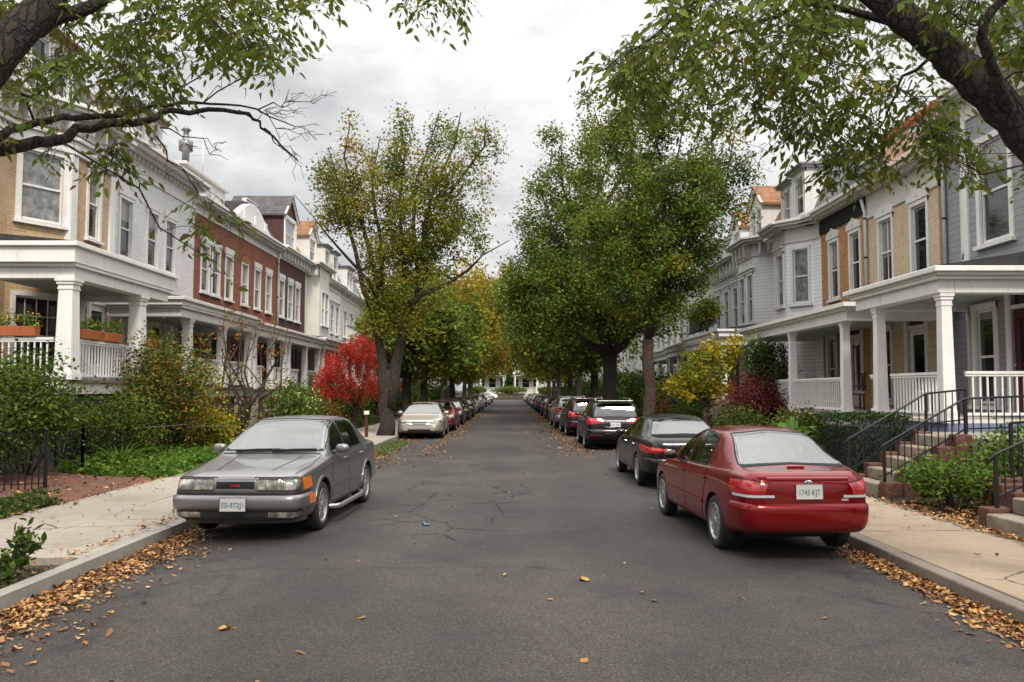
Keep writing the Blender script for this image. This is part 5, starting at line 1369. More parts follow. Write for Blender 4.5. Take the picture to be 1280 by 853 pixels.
# ---------------- the four bodies seen on the street
def red_extra(root, B, add, L, Rr, Tp, F, Bk):
    W = B.cast(('W', -1.35))
    # rear bumper, its own moulded shell
    add('rear_bumper', 'car_red', lambda m: patch(m, W, [(122, .30), (238, .30)], [(122, .64), (238, .64)], 44, 12, .012, [(0, -.03), (.08, .004), (.45, .02), (.8, .022), (.95, .014), (1, -.012)]))
    add('bumper_valance', 'plastic_black', lambda m: patch(m, W, [(128, .235), (232, .235)], [(128, .31), (232, .31)], 30, 4, .004))
    for sg in (1, -1):
        A = lambda a: 180 - sg * a
        lamp = add('tail_light', 'lamp_red', lambda m: patch(m, W, [(A(31), .742), (A(58), .735)], [(A(29), .86), (A(43), .892), (A(59), .88)], 18, 8, .006, [(0, 0), (.3, .008), (.7, .008), (1, 0)]))
        add('reversing_lamp', 'lamp_white', lambda m: patch(m, W, [(A(25), .708), (A(55), .706)], [(A(25), .735), (A(55), .735)], 16, 3, .007), lamp)
        add('lamp_gap', 'seam', lambda m: ribbon(m, W, [(A(24), .70), (A(60), .70), (A(61), .88), (A(43), .899), (A(27), .866)], .010, .003, 50, True), lamp)
    add('boot_seam', 'seam', lambda m: (ribbon(m, W, [(163, .66), (197, .66)], .010, .003, 30), ribbon(m, W, [(162, .66), (160.5, .84), (159, .92)], .009, .003, 20), ribbon(m, W, [(198, .66), (199.5, .84), (201, .92)], .009, .003, 20)))
    add('boot_lip', 'car_red', lambda m: patch(m, Bk, [(-.50, .885), (.50, .885)], [(-.50, .925), (.50, .925)], 24, 5, .004, [(0, 0), (.5, .014), (1, 0)]))
    py = Bk(0, .77)[0].y
    pl = plate(root, py - .012, .775, True, '1745 KJT', 'plate_green', top='')
    em = MB(); ey = Bk(.0, .868)[0].y - .008; em.lathe([(.001, 0), (.044, 0), (.050, .004), (.050, .012), (.001, .014)], 20, Matrix.Translation((0, ey + .006, .866)) @ Matrix.Rotation(R(90), 4, 'X') @ Matrix.Diagonal((1, .62, 1, 1)))
    e = em.build('emblem', M['chrome'], root)
    e2 = MB(); e2.lathe([(.001, 0), (.038, 0), (.036, .004), (.001, .005)], 20, Matrix.Translation((0, ey - .007, .866)) @ Matrix.Rotation(R(90), 4, 'X') @ Matrix.Diagonal((1, .6, 1, 1))); e2.build('emblem_field', M['emblem_blue'], e)
    e3 = MB()
    for s in (1, -1): e3.obox((s*.014, ey - .014, .866), (.008, .006, .036), Matrix.Rotation(R(s*16), 3, 'Y'))
    e3.obox((0, ey - .014, .868), (.03, .006, .007), Matrix.Identity(3)); e3.build('emblem_mark', M['chrome'], e)
    bx = MB(); q = Bk(.44, .685)[0]; bx.obox(q + Vector((0, -.006, 0)), (.085, .006, .022), Matrix.Identity(3)); bx.build('trim_badge', M['chrome'], root)
    hl = MB(); patch(hl, F, [(-.34, 1.31), (.34, 1.31)], [(-.34, 1.325), (.34, 1.325)], 6, 2, .0); 
    b = MB(); q = Tp(0, -1.02)[0]; 
    # high brake lamp behind the glass line
    b.obox((0, -1.90, 1.012), (.22, .03, .018), Matrix.Identity(3)); b.build('brake_lamp', M['lamp_red'], root, bevel=.004)
    # front lamps and grille, in view of anyone stepping round the car
    Wf = B.cast(('W', 1.35))
    for sg in (1, -1):
        add('headlight', 'lamp_clear', lambda m: patch(m, Wf, [(sg*20, .60), (sg*50, .62)], [(sg*20, .68), (sg*50, .715)], 14, 6, .006))
    add('grille', 'plastic_black', lambda m: patch(m, Wf, [(-16, .60), (16, .60)], [(-16, .665), (16, .665)], 14, 4, .005))

RED = dict(
    zt=[(2.25,.60),(2.2,.67),(2.0,.74),(1.5,.84),(1.02,.935),(.86,1.02),(.35,1.29),(.05,1.385),(-.3,1.425),(-.8,1.41),(-1.12,1.34),(-1.5,1.16),(-1.80,1.022),(-1.9,1.0),(-2.12,.985),(-2.21,.945),(-2.25,.87)],
    zs=[(2.25,.52),(2.1,.66),(1.5,.78),(1.0,.86),(0,.90),(-1,.93),(-1.8,.945),(-2.1,.93),(-2.25,.80)],
    wm=[(2.25,.58),(2.2,.67),(2.05,.765),(1.7,.845),(1.2,.868),(-1,.872),(-1.6,.858),(-1.95,.82),(-2.15,.77),(-2.25,.70)],
    wr=[(2.25,.45),(1.5,.68),(1.02,.72),(.4,.62),(0,.575),(-.8,.575),(-1.2,.59),(-1.6,.64),(-1.85,.70),(-2.25,.58)],
    zb=[(2.25,.30),(2,.22),(1,.2),(-1,.2),(-2,.27),(-2.25,.34)], axles=(1.36, -1.31), wr_=.315, spokes=12, arch=.04,
    ws=([(-.69,.955),(0,.97),(.69,.955)], [(-.54,1.335),(0,1.375),(.54,1.335)]),
    rw=([(-.67,1.02),(0,1.045),(.67,1.02)], [(-.50,1.335),(0,1.375),(.50,1.335)]),
    side_glass=[([(.02,.925),(.66,.905)], [(.02,1.325),(.18,1.31),(.66,.965)][0:3]), ([(-.88,.955),(-.06,.93)], [(-.88,1.28),(-.5,1.345),(-.06,1.335)])],
    doors=[([(-.0,.30),(.92,.30)], [(-.0,.895),(.92,.86)]), ([(-.80,.30),(-.02,.30)], [(-1.02,.915),(-.02,.895)])],
    handle_z=.80, moulding=(.47,.53,.94,-.86), mirror=(.56,.95), extra=red_extra)
RED['side_glass'][0] = ([(.02,.925),(.70,.905)], [(.02,1.335),(.15,1.325),(.62,1.02)])

def grey_extra(root, B, add, L, Rr, Tp, F, Bk):
    W = B.cast(('W', 1.35))
    add('front_bumper', 'car_grey', lambda m: patch(m, W, [(-58, .36), (58, .36)], [(-58, .565), (58, .565)], 44, 8, .045, [(0, -.07), (.1, -.005), (.3, .012), (.7, .012), (.92, -.002), (1, -.06)]))
    add('bumper_strip', 'plastic_black', lambda m: patch(m, W, [(-58, .562), (58, .562)], [(-58, .585), (58, .585)], 44, 3, .012))
    add('air_intake', 'plastic_black', lambda m: patch(m, W, [(-46, .262), (46, .262)], [(-46, .37), (46, .37)], 30, 5, .010))
    add('chin_spoiler', 'car_grey', lambda m: patch(m, W, [(-56, .205), (56, .205)], [(-56, .262), (56, .262)], 40, 5, .035, [(0, -.05), (.3, 0), (.8, 0), (1, -.04)]))
    for sg in (1, -1):
        # long twin headlamp, amber corner lamp and amber bumper marker
        add('headlight', 'lamp_clear', lambda m: (patch(m, W, [(sg*16.5, .618), (sg*28.4, .618)], [(sg*16.5, .732), (sg*28.4, .732)], 10, 6, .004), patch(m, W, [(sg*29.6, .618), (sg*44, .618)], [(sg*29.6, .732), (sg*44, .728)], 10, 6, .004)))
        add('headlight_frame', 'plastic_black', lambda m: (ribbon(m, W, [(sg*16, .605), (sg*45, .603), (sg*45, .74), (sg*16, .742)], .016, .010, 44, True), ribbon(m, W, [(sg*29, .61), (sg*29, .735)], .012, .012, 6)))
        add('corner_lamp', 'lamp_amber', lambda m: patch(m, W, [(sg*47.5, .60), (sg*60, .615)], [(sg*46, .735), (sg*57, .745)], 10, 6, .010))
        add('side_marker', 'lamp_amber', lambda m: patch(m, W, [(sg*50, .43), (sg*58.5, .43)], [(sg*49, .545), (sg*58.5, .545)], 8, 5, .060, None, .03))
        fog = add('fog_lamp', 'lamp_clear', lambda m: patch(m, W, [(sg*24, .30), (sg*44, .30)], [(sg*24, .36), (sg*44, .36)], 12, 4, .020))
    add('grille_badge', 'lamp_red', lambda m: [ribbon(m, W, [(a, .665), (a + 1.1, .667)], .018, .018, 4) for a in (-3.6, -2.1, -.6, .9, 2.4)])
    g = add('grille', 'plastic_black', lambda m: patch(m, W, [(-14, .625), (14, .625)], [(-14, .705), (14, .705)], 14, 5, .004))
    add('grille_slat', 'car_charcoal', lambda m: [ribbon(m, W, [(-13.5, z), (13.5, z)], .007, .012, 14) for z in (.640, .654, .668, .682, .696)], g)
    add('grille_frame', 'car_grey', lambda m: (ribbon(m, W, [(-14.8, .614), (14.8, .614), (14.8, .745), (-14.8, .745)], .024, .014, 60, True), patch(m, W, [(-14.5, .706), (14.5, .706)], [(-14.5, .745), (14.5, .745)], 14, 3, .012)))
    add('hood_seam', 'seam', lambda m: (ribbon(m, Tp, [(-.70, 2.12), (-.745, 1.6), (-.72, 1.02)], .010, .003, 30), ribbon(m, Tp, [(.70, 2.12), (.745, 1.6), (.72, 1.02)], .010, .003, 30), ribbon(m, W, [(-43, .758), (43, .758)], .008, .003, 30)))
    add('hood_crease', 'car_grey', lambda m: (ribbon(m, Tp, [(-.36, 2.0), (-.46, 1.05)], .03, .006, 20), ribbon(m, Tp, [(.36, 2.0), (.46, 1.05)], .03, .006, 20)))
    py = F(0, .46)[0].y + .07
    plate(root, py, .455, False, 'ESI-872JJ1', 'plate_blue')
    for x0, x1 in ((-.52, .10), (.0, .62)):
        p, nn = F(x1 * -1, .985); q, n2 = F(x0 * -1, .955)
        wb = MB(); wb.tube([q + n2*.03, (p + q) / 2 + nn*.035, p + nn*.018], .009, 6); wb.bar(q + n2*.012, p + nn*.010, .012, .02); wb.build('wiper', M['plastic_black'], root)
    add('cowl', 'plastic_black', lambda m: patch(m, Tp, [(-.70, .99), (.70, .99)], [(-.69, 1.03), (.69, 1.03)], 20, 3, .006))
    for sg, c in ((-1, L), (1, Rr)):
        st = MB(); W2 = .85
        st.tube([(sg*.74, .93, .25), (sg*.88, .86, .235), (sg*.92, .7, .23), (sg*.92, -.55, .23), (sg*.88, -.74, .24), (sg*.74, -.82, .25)], .034, 10)
        st.build('side_step', M['alloy'], root)
        add('wheel_arch_lip', 'car_grey', lambda m: [patch(m, c, [(y + .36*math.cos(a), .31 + .36*math.sin(a)) for a in np.linspace(.15, math.pi - .15, 15)], [(y + .40*math.cos(a), .31 + .40*math.sin(a)) for a in np.linspace(.15, math.pi - .15, 15)], 24, 3, .012) for y in (1.33, -1.28)])
    Wb = B.cast(('W', -1.35))
    for sg in (1, -1):
        add('tail_light', 'lamp_red', lambda m: patch(m, Wb, [(180-sg*18, .66), (180-sg*52, .66)], [(180-sg*18, .80), (180-sg*52, .80)], 14, 6, .006))
    add('rear_bumper', 'car_grey', lambda m: patch(m, Wb, [(122, .34), (238, .34)], [(122, .58), (238, .58)], 30, 6, .03))

GREY = dict(
    zt=[(2.3,.72),(2.27,.765),(2.15,.80),(1.6,.865),(1.10,.925),(.98,.96),(.85,1.03),(.42,1.285),(.2,1.37),(-.1,1.405),(-.7,1.41),(-1.0,1.385),(-1.25,1.29),(-1.6,1.06),(-1.72,.99),(-1.85,.975),(-2.15,.965),(-2.27,.94),(-2.3,.88)],
    zs=[(2.3,.66),(2.2,.755),(1.6,.82),(1.0,.885),(0,.91),(-1,.93),(-1.8,.935),(-2.2,.91),(-2.3,.82)],
    wm=[(2.3,.72),(2.27,.76),(2.15,.80),(1.8,.835),(1.2,.85),(-1,.855),(-1.8,.84),(-2.15,.79),(-2.27,.74),(-2.3,.70)],
    wr=[(2.3,.55),(1.5,.70),(1.0,.73),(.4,.635),(.1,.60),(-.8,.60),(-1.2,.61),(-1.6,.67),(-1.8,.70),(-2.3,.60)],
    zb=[(2.3,.26),(2,.21),(1,.2),(-1,.2),(-2,.26),(-2.3,.34)], wsd=.028, axles=(1.33, -1.28), wr_=.31, spokes=6, arch=.05,
    ws=([(-.72,.985),(0,1.0),(.72,.985)], [(-.585,1.345),(0,1.372),(.585,1.345)]),
    rw=([(-.68,1.02),(0,1.03),(.68,1.02)], [(-.55,1.335),(0,1.36),(.55,1.335)]),
    side_glass=[([(.0,.945),(.74,.93)], [(.0,1.335),(.24,1.315),(.66,1.05)]), ([(-.98,.96),(-.07,.945)], [(-.90,1.25),(-.72,1.33),(-.07,1.335)])],
    doors=[([(-.02,.29),(.90,.29)], [(-.02,.915),(.90,.885)]), ([(-.78,.29),(-.04,.29)], [(-1.06,.93),(-.04,.915)])],
    handle_z=.83, moulding=(.50,.545,1.0,-.86), mirror=(.62,.97), surround='plastic_black', extra=grey_extra)

def black_extra(root, B, add, L, Rr, Tp, F, Bk):
    W = B.cast(('W', -1.35))
    add('rear_bumper', 'car_black', lambda m: patch(m, W, [(124, .30), (236, .30)], [(124, .62), (236, .62)], 40, 10, .010, [(0, -.03), (.1, .004), (.5, .02), (.9, .015), (1, -.012)]))
    add('bumper_valance', 'plastic_black', lambda m: patch(m, W, [(130, .24), (230, .24)], [(130, .31), (230, .31)], 30, 4, .004))
    for sg in (1, -1):
        A = lambda a: 180 - sg*a
        add('tail_light', 'lamp_red', lambda m: patch(m, W, [(A(20), .765), (A(40), .72), (A(66), .755)], [(A(20), .80), (A(42), .85), (A(66), .89)], 18, 7, .008, [(0, 0), (.4, .012), (1, 0)]))
    add('boot_seam', 'seam', lambda m: ribbon(m, W, [(160, .95), (161, .66), (199, .66), (200, .95)], .010, .003, 50))
    plate(root, Bk(0, .76)[0].y - .012, .76, True, '7CN 4185', 'plate_blue')
    Wf = B.cast(('W', 1.35))
    for sg in (1, -1): add('headlight', 'lamp_clear', lambda m: patch(m, Wf, [(sg*20, .60), (sg*54, .64)], [(sg*20, .68), (sg*54, .76)], 14, 6, .006))
    add('grille', 'plastic_black', lambda m: patch(m, Wf, [(-17, .50), (17, .50)], [(-18, .66), (18, .66)], 14, 4, .005))
    add('window_chrome', 'chrome', lambda m: [ribbon(m, c, [(.74, .935), (-1.15, .985)], .014, .008, 30) for c in (L, Rr)])

BLACK = dict(
    zt=[(2.35,.62),(2.3,.70),(2.1,.77),(1.5,.88),(1.1,.97),(.9,1.07),(.35,1.33),(0,1.43),(-.35,1.46),(-.85,1.435),(-1.2,1.36),(-1.6,1.20),(-1.9,1.075),(-2.0,1.055),(-2.2,1.04),(-2.3,.99),(-2.35,.90)],
    zs=[(2.35,.54),(2.1,.69),(1.5,.80),(1.0,.88),(0,.93),(-1,.97),(-1.8,.985),(-2.2,.965),(-2.35,.82)],
    wm=[(2.35,.58),(2.28,.69),(2.1,.80),(1.7,.89),(1.2,.905),(-1,.91),(-1.6,.90),(-2.0,.85),(-2.25,.77),(-2.35,.68)],
    wr=[(2.35,.45),(1.5,.70),(1.05,.74),(.4,.63),(0,.585),(-.8,.58),(-1.2,.59),(-1.6,.63),(-1.9,.70),(-2.35,.56)],
    zb=[(2.35,.30),(2,.22),(1,.2),(-1,.2),(-2,.27),(-2.35,.34)], wsd=.05, axles=(1.40, -1.38), wr_=.335, spokes=10, arch=.03,
    ws=([(-.70,.995),(0,1.01),(.70,.995)], [(-.55,1.375),(0,1.415),(.55,1.375)]),
    rw=([(-.67,1.075),(0,1.10),(.67,1.075)], [(-.50,1.355),(0,1.40),(.50,1.355)]),
    side_glass=[([(.0,.965),(.74,.94)], [(.0,1.375),(.15,1.36),(.64,1.06)]), ([(-1.02,1.00),(-.06,.967)], [(-.98,1.27),(-.55,1.375),(-.06,1.378)])],
    doors=[([(-.0,.30),(.95,.30)], [(-.0,.935),(.95,.89)]), ([(-.84,.30),(-.02,.30)], [(-1.10,.965),(-.02,.935)])],
    handle_z=.84, handle_mat='chrome', mirror=(.60,1.0), extra=black_extra)

def suv_extra(paint, text):
    def fn(root, B, add, L, Rr, Tp, F, Bk):
        W = B.cast(('W', -1.45))
        add('rear_bumper', paint, lambda m: patch(m, W, [(122, .36), (238, .36)], [(122, .70), (238, .70)], 36, 9, .012, [(0, -.03), (.1, .004), (.5, .035), (.9, .02), (1, -.012)]))
        add('bumper_valance', 'plastic_black', lambda m: patch(m, W, [(128, .28), (232, .28)], [(128, .40), (232, .40)], 30, 4, .016))
        for sg in (1, -1):
            A = lambda a: 180 - sg*a
            add('tail_light', 'lamp_red', lambda m: patch(m, W, [(A(25), .90), (A(56), .84)], [(A(23), 1.02), (A(56), 1.10)], 14, 8, .010, [(0, 0), (.5, .012), (1, 0)]))
            add('bumper_reflector', 'lamp_red', lambda m: patch(m, W, [(A(26), .50), (A(44), .50)], [(A(26), .54), (A(44), .54)], 8, 3, .042))
            rr = MB(); rr.tube([(sg*.55, .35, 1.64), (sg*.57, .2, 1.715), (sg*.57, -1.5, 1.715), (sg*.55, -1.7, 1.64)], .018, 8); rr.build('roof_rail', M['steel'], root)
        plate(root, Bk(0, .86)[0].y - .014, .86, True, text, 'plate_blue')
        add('tailgate_bar', 'chrome', lambda m: patch(m, Bk, [(-.32, .965), (.32, .965)], [(-.32, .99), (.32, .99)], 10, 3, .014))
        sp = MB(); sp.box(-.56, .56, -2.24, -1.98, 1.635, 1.665); sp.build('roof_spoiler', M[paint], root, bevel=.012)
        add('tailgate_seam', 'seam', lambda m: ribbon(m, W, [(157, 1.10), (154, .70), (206, .70), (203, 1.10)], .012, .003, 50))
        Wf = B.cast(('W', 1.4))
        for sg in (1, -1): add('headlight', 'lamp_clear', lambda m: patch(m, Wf, [(sg*20, .74), (sg*50, .76)], [(sg*20, .86), (sg*50, .90)], 14, 6, .006))
        add('grille', 'plastic_black', lambda m: patch(m, Wf, [(-18, .62), (18, .62)], [(-18, .86), (18, .86)], 14, 4, .005))
    return fn
def SUV(paint, text):
    return dict(
    zt=[(2.3,.80),(2.25,.88),(2.0,.97),(1.5,1.04),(1.2,1.10),(1.0,1.22),(.55,1.52),(.3,1.63),(-.2,1.69),(-1.2,1.68),(-1.9,1.63),(-2.05,1.55),(-2.17,1.28),(-2.23,1.05),(-2.27,.92)],
    zs=[(2.3,.72),(2.1,.88),(1.5,.95),(1.0,1.01),(0,1.04),(-1,1.08),(-1.9,1.12),(-2.2,1.02),(-2.27,.84)],
    wm=[(2.3,.66),(2.22,.76),(2.05,.84),(1.7,.90),(1.2,.92),(-1,.92),(-1.7,.91),(-2.05,.87),(-2.2,.81),(-2.27,.76)],
    wr=[(2.3,.5),(1.5,.74),(1.1,.77),(.55,.68),(.2,.64),(-1.2,.63),(-1.9,.64),(-2.1,.68),(-2.27,.62)],
    zb=[(2.3,.36),(2,.30),(1,.26),(-1,.26),(-2,.32),(-2.27,.40)], wsd=.04, axles=(1.38, -1.34), wr_=.36, spokes=5, arch=.045, tw=.23,
    ws=([(-.74,1.13),(0,1.15),(.74,1.13)], [(-.60,1.575),(0,1.61),(.60,1.575)]),
    rw=([(-.68,1.12),(0,1.13),(.68,1.12)], [(-.58,1.47),(0,1.49),(.58,1.47)]),
    side_glass=[([(.05,1.085),(.86,1.06)], [(.05,1.57),(.30,1.55),(.80,1.17)]), ([(-.92,1.11),(-.02,1.085)], [(-.92,1.56),(-.5,1.575),(-.02,1.575)]), ([(-1.80,1.15),(-.98,1.12)], [(-1.70,1.50),(-1.4,1.54),(-.98,1.56)])],
    doors=[([(.02,.36),(.95,.36)], [(.02,1.05),(.95,1.02)]), ([(-.84,.36),(.0,.36)], [(-1.02,1.07),(.0,1.05)])],
    handle_z=.95, handle_mat='plastic_black', mirror=(.70,1.12), moulding=(.42,.52,.94,-.88), moulding_mat='plastic_black', extra=suv_extra(paint, text))

def hatch_front_extra(paint, text):
    """sedans that face the camera down the far kerb"""
    def fn(root, B, add, L, Rr, Tp, F, Bk):
        W = B.cast(('W', 1.35))
        for sg in (1, -1):
            add('headlight', 'lamp_clear', lambda m: patch(m, W, [(sg*19, .60), (sg*56, .64)], [(sg*20, .68), (sg*44, .77), (sg*58, .775)], 14, 6, .008))
            add('fog_lamp', 'lamp_clear', lambda m: patch(m, W, [(sg*32, .33), (sg*42, .33)], [(sg*32, .38), (sg*42, .38)], 8, 4, .012))
        add('grille', 'plastic_black', lambda m: patch(m, W, [(-14, .58), (14, .58)], [(-18, .70), (18, .70)], 14, 5, .006))
        add('grille_frame', 'chrome', lambda m: ribbon(m, W, [(-14.5, .575), (14.5, .575), (18.5, .705), (-18.5, .705)], .014, .012, 50, True))
        add('grille_slat', 'chrome', lambda m: [ribbon(m, W, [(-15, z), (15, z)], .006, .012, 14) for z in (.61, .64, .67)])
        add('air_intake', 'plastic_black', lambda m: patch(m, W, [(-26, .28), (26, .28)], [(-22, .40), (22, .40)], 14, 4, .008))
        add('bumper_seam', 'seam', lambda m: ribbon(m, W, [(-60, .55), (-18, .555), (18, .555), (60, .55)], .008, .003, 50))
        if text: plate(root, F(0, .46)[0].y + .012, .46, False, text, 'plate_blue')
        Wb = B.cast(('W', -1.35))
        for sg in (1, -1): add('tail_light', 'lamp_red', lambda m: patch(m, Wb, [(180-sg*24, .74), (180-sg*57, .74)], [(180-sg*24, .87), (180-sg*57, .89)], 14, 6, .006))
    return fn
# ------------------------------------------------------------------ cars along both kerbs
GC = 'cars parked along the kerbs'
def car(label, T, paint, x, y, rz, name='parked_car'):
    r = thing(name, label, 'car', (x, y, .012), R(rz), GC); return build_car(r, T, paint)
def dup(src, label, x, y, rz, paint=None, old=None):
    c = copy_tree(src); c.location = (x, y, .012); c.rotation_euler = (0, 0, R(rz)); c['label'] = label
    if paint:
        def rec(o):
            if o.type == 'MESH' and o.data.materials and o.data.materials[0] and o.data.materials[0].name == M[old].name:
                k = (o.data.name, paint)
                if k not in _cache:
                    me = o.data.copy(); me.materials[0] = M[paint]; _cache[k] = me
                o.data = _cache[k]
            for ch in KIDS(o): rec(ch)
        rec(c)
    return c
red = car('dark red sedan seen from behind, parked by the brown kerb in front of the black sedan', RED, 'car_red', 3.0, 10.95, 3)
red.scale = (.86, .95, .95)
red['label'] = 'deep red sedan seen from behind with white strips under its tail lamps'
grey = car('boxy grey sedan facing the camera with amber corner lamps and a chrome side step', GREY, 'car_grey', -3.13, 12.3, 177.5)
blk = car('glossy black sedan between the red sedan and the black sport utility', BLACK, 'car_black', 3.22, 17.35, 0.5)
blk.scale = (.92, .94, .90)
grey.scale = (.94, 1, 1)
suv = car('black sport utility with roof rails parked behind the black sedan', SUV('car_black', 'GA1 0852'), 'car_black', 3.18, 27.4, -.6, 'parked_suv')
suv.scale = (.95, 1, .89)
suv2 = dup(suv, 'maroon black sport utility tucked in ahead of the black one', 3.05, 34.6, 1, 'car_maroon', 'car_black')
suv3 = dup(suv, 'silver sport utility with bright red tail lamps, third of the tall cars', 2.95, 41.2, 1, 'car_silver', 'car_black')
T = {**BLACK, 'extra': hatch_front_extra('car_beige', '')}
beige = car('champagne beige sedan facing the camera beside the leaning street tree', T, 'car_beige', -3.35, 33.2, 181)
beige.scale = (.96, .98, .91)
rt = [(47.6, 'car_charcoal', 'charcoal sedan just beyond the silver sport utility'), (53.6, 'car_black', 'black sedan two places beyond the silver sport utility'), (60.0, 'car_charcoal', 'dark grey sedan parked where the leaf drift beside the kerb ends'),
      (66.5, 'car_blue', 'navy blue sedan with a pale windshield glare, far along the red sedan kerb'), (73.4, 'car_black', 'small black sedan beyond the navy blue one'), (81, 'car_maroon', 'dark maroon sedan in the shade of the far trees'), (90, 'car_white', 'white sedan far along the kerb under the green trees'), (101, 'car_silver', 'silver sedan beyond the far white one'), (114, 'car_charcoal', 'charcoal sedan near the end of the street, red sedan kerb'), (130, 'car_white', 'white sedan parked last before the cross street')]
for y, p, lab in rt: dup(blk, lab, 3.05 + .04*math.sin(y), y, math.sin(y*3)*1.0, p if p != 'car_black' else None, 'car_black')
lt = [(39.0, 'car_crimson', 'crimson sedan right behind the champagne beige sedan'), (44.9, 'car_charcoal', 'dark grey sedan behind the crimson one'), (51.0, 'car_black', 'black sedan fourth in line behind the beige sedan'), (57.4, 'car_maroon', 'brownish black sedan in the middle of the far line'),
      (64.5, 'car_silver', 'silver sedan with bright windshield behind the brownish black one'), (72, 'car_beige', 'pale beige sedan far along the grey sedan kerb'), (80.5, 'car_silver', 'silver grey sedan in the far line under the gold trees'), (91, 'car_black', 'black sedan near the end of the grey sedan kerb'), (104, 'car_white', 'white sedan near the end of the grey sedan kerb'), (120, 'car_charcoal', 'dark sedan parked last before the cross street, grey sedan kerb')]
for y, p, lab in lt: dup(beige, lab, -3.28 + .05*math.sin(y*2), y, 180 + math.sin(y)*1.0, p if p != 'car_beige' else None, 'car_beige')
dup(blk, 'white sedan parked broadside on the cross street below the white cottage', -4.6, 165.0, 90, 'car_white', 'car_black')
# ------------------------------------------------------------------ street trees
TG = 'street trees along the kerbs'
r1 = np.random.RandomState(11)
def spires(lst, rx=.6, hz=2.2): return [((x, y, zt - hz*.9), (rx, rx*1.1, hz)) for x, y, zt in lst]
def vase(zf, tips, r0, rs, z0=0, lean=(0, 0)):
    """trunk to the fork at zf, one limb to each tip"""
    f = (lean[0], lean[1], zf); L = [(bend((0, 0, -.1), f, 5, .025, rs), [r0*1.35, r0*1.02, r0*.95, r0*.92, r0*.95])]
    for t in tips: L.append((bend(f, t, 6, .12, rs), [r0*.62, r0*.5, r0*.36, r0*.24, r0*.15, .02]))
    return L
# forked olive tree by the beige car
tp = [(-2.3,.3,11.0),(-1.3,-.6,11.7),(-.4,.8,11.6),(.5,-.3,11.9),(1.9,.4,12.3),(2.8,-.5,12.1),(3.7,.5,12.1)]
limbs = [(bend((0,0,-.1),(.15,0,2.5),5,.05,r1), [.38,.28,.25,.24,.18])]
limbs += [(bend((.06,0,1.2),(-.35,.1,4.4),5,.04,r1), [.20,.20,.18,.15,.13]), (bend((.14,0,1.1),(.75,-.1,4.6),5,.04,r1), [.22,.23,.20,.17,.15])]
for i, t in enumerate(tp):
    s = (-.35,.1,4.3) if i < 3 else (.75,-.1,4.5); limbs.append((bend(s, t, 6, .10, r1), [.12,.10,.075,.055,.035,.018]))
limbs.append((bend((.75,-.1,4.5),(4.6,.2,7.4),6,.1,r1), [.12,.10,.07,.05,.03,.015])); limbs.append((bend((-.3,.1,5.0),(-3.6,.3,9.2),6,.1,r1), [.09,.07,.05,.035,.02,.012]))
ell = [((.8,0,8.3),(2.3,2.4,2.2)), ((.75,0,5.9),(1.75,1.9,1.6)), ((.5,0,4.5),(1.2,1.3,.9)), ((2.7,0,7.4),(1.2,1.2,1.0)), ((-1.4,0,8.9),(.9,1.1,1.4))] + spires([(x*.97, y, z+.1) for x, y, z in tp], .62, 2.0)
tree('street_tree', 'tall forked street tree with thinning olive and rust leaves beside the beige sedan', (-4.62, 31.3, .05), limbs, ell, 330, 112, .12, ['leaf_olive', 'leaf_green'], 'bark', 3, .37, TG, mixr=(.6, .4), upright=1.1, inner=.3)
# large green tree and its neighbour
r2 = np.random.RandomState(12)
tp = [(-2.5,.3,14.4),(-3.7,-.4,12.2),(-.7,.6,16.4),(.9,-.3,17.6),(2.3,.5,16.8),(-1.2,-1.2,13.4)]
ell = [((-.8,0,8.8),(3.0,2.9,3.2)), ((-2.8,-.4,6.3),(2.3,2.4,2.2)), ((1.0,-.4,6.0),(2.6,2.6,2.2)), ((-4.2,-.6,5.6),(1.6,1.8,1.3))] + spires(tp, .72, 3.9)
tree('street_tree', 'biggest dense green street tree rising behind the black sport utility', (4.75, 39.8, .05), vase(3.4, [(x*.9, y, z-.8) for x, y, z in tp] + [(-4.2,-.5,6.2),(2.6,-.6,6.5)], .36, r2), ell, 470, 175, .15, ['leaf_green', 'leaf_olive'], 'bark', 4, .52, TG, mixr=(.95, .05), upright=.85, inner=.3)
tp = [(.5,.2,13.8),(1.6,-.4,13.2),(2.7,.4,13.1),(3.4,-.2,11.8),(-.9,-.3,12.6)]
ell = [((.7,0,7.6),(2.0,2.1,2.6)), ((-.1,-.3,5.7),(1.7,1.9,1.5)), ((1.9,0,9.0),(1.1,1.3,1.5)), ((-1.3,0,6.8),(1.5,1.5,1.9))] + spires(tp, .50, 2.3)
tree('street_tree', 'green street tree with spreading right side, between big tree and white houses', (5.05, 30.6, .05), vase(3.6, [(x*.95, y, z-.6) for x, y, z in tp] + [(1.9,0,8.6)], .22, r2), ell, 340, 170, .125, ['leaf_green', 'leaf_olive', 'leaf_dark'], 'bark_brown', 5, .42, TG, mixr=(.84, .06, .10), upright=.85, inner=.3)
TREE_R = KIDS
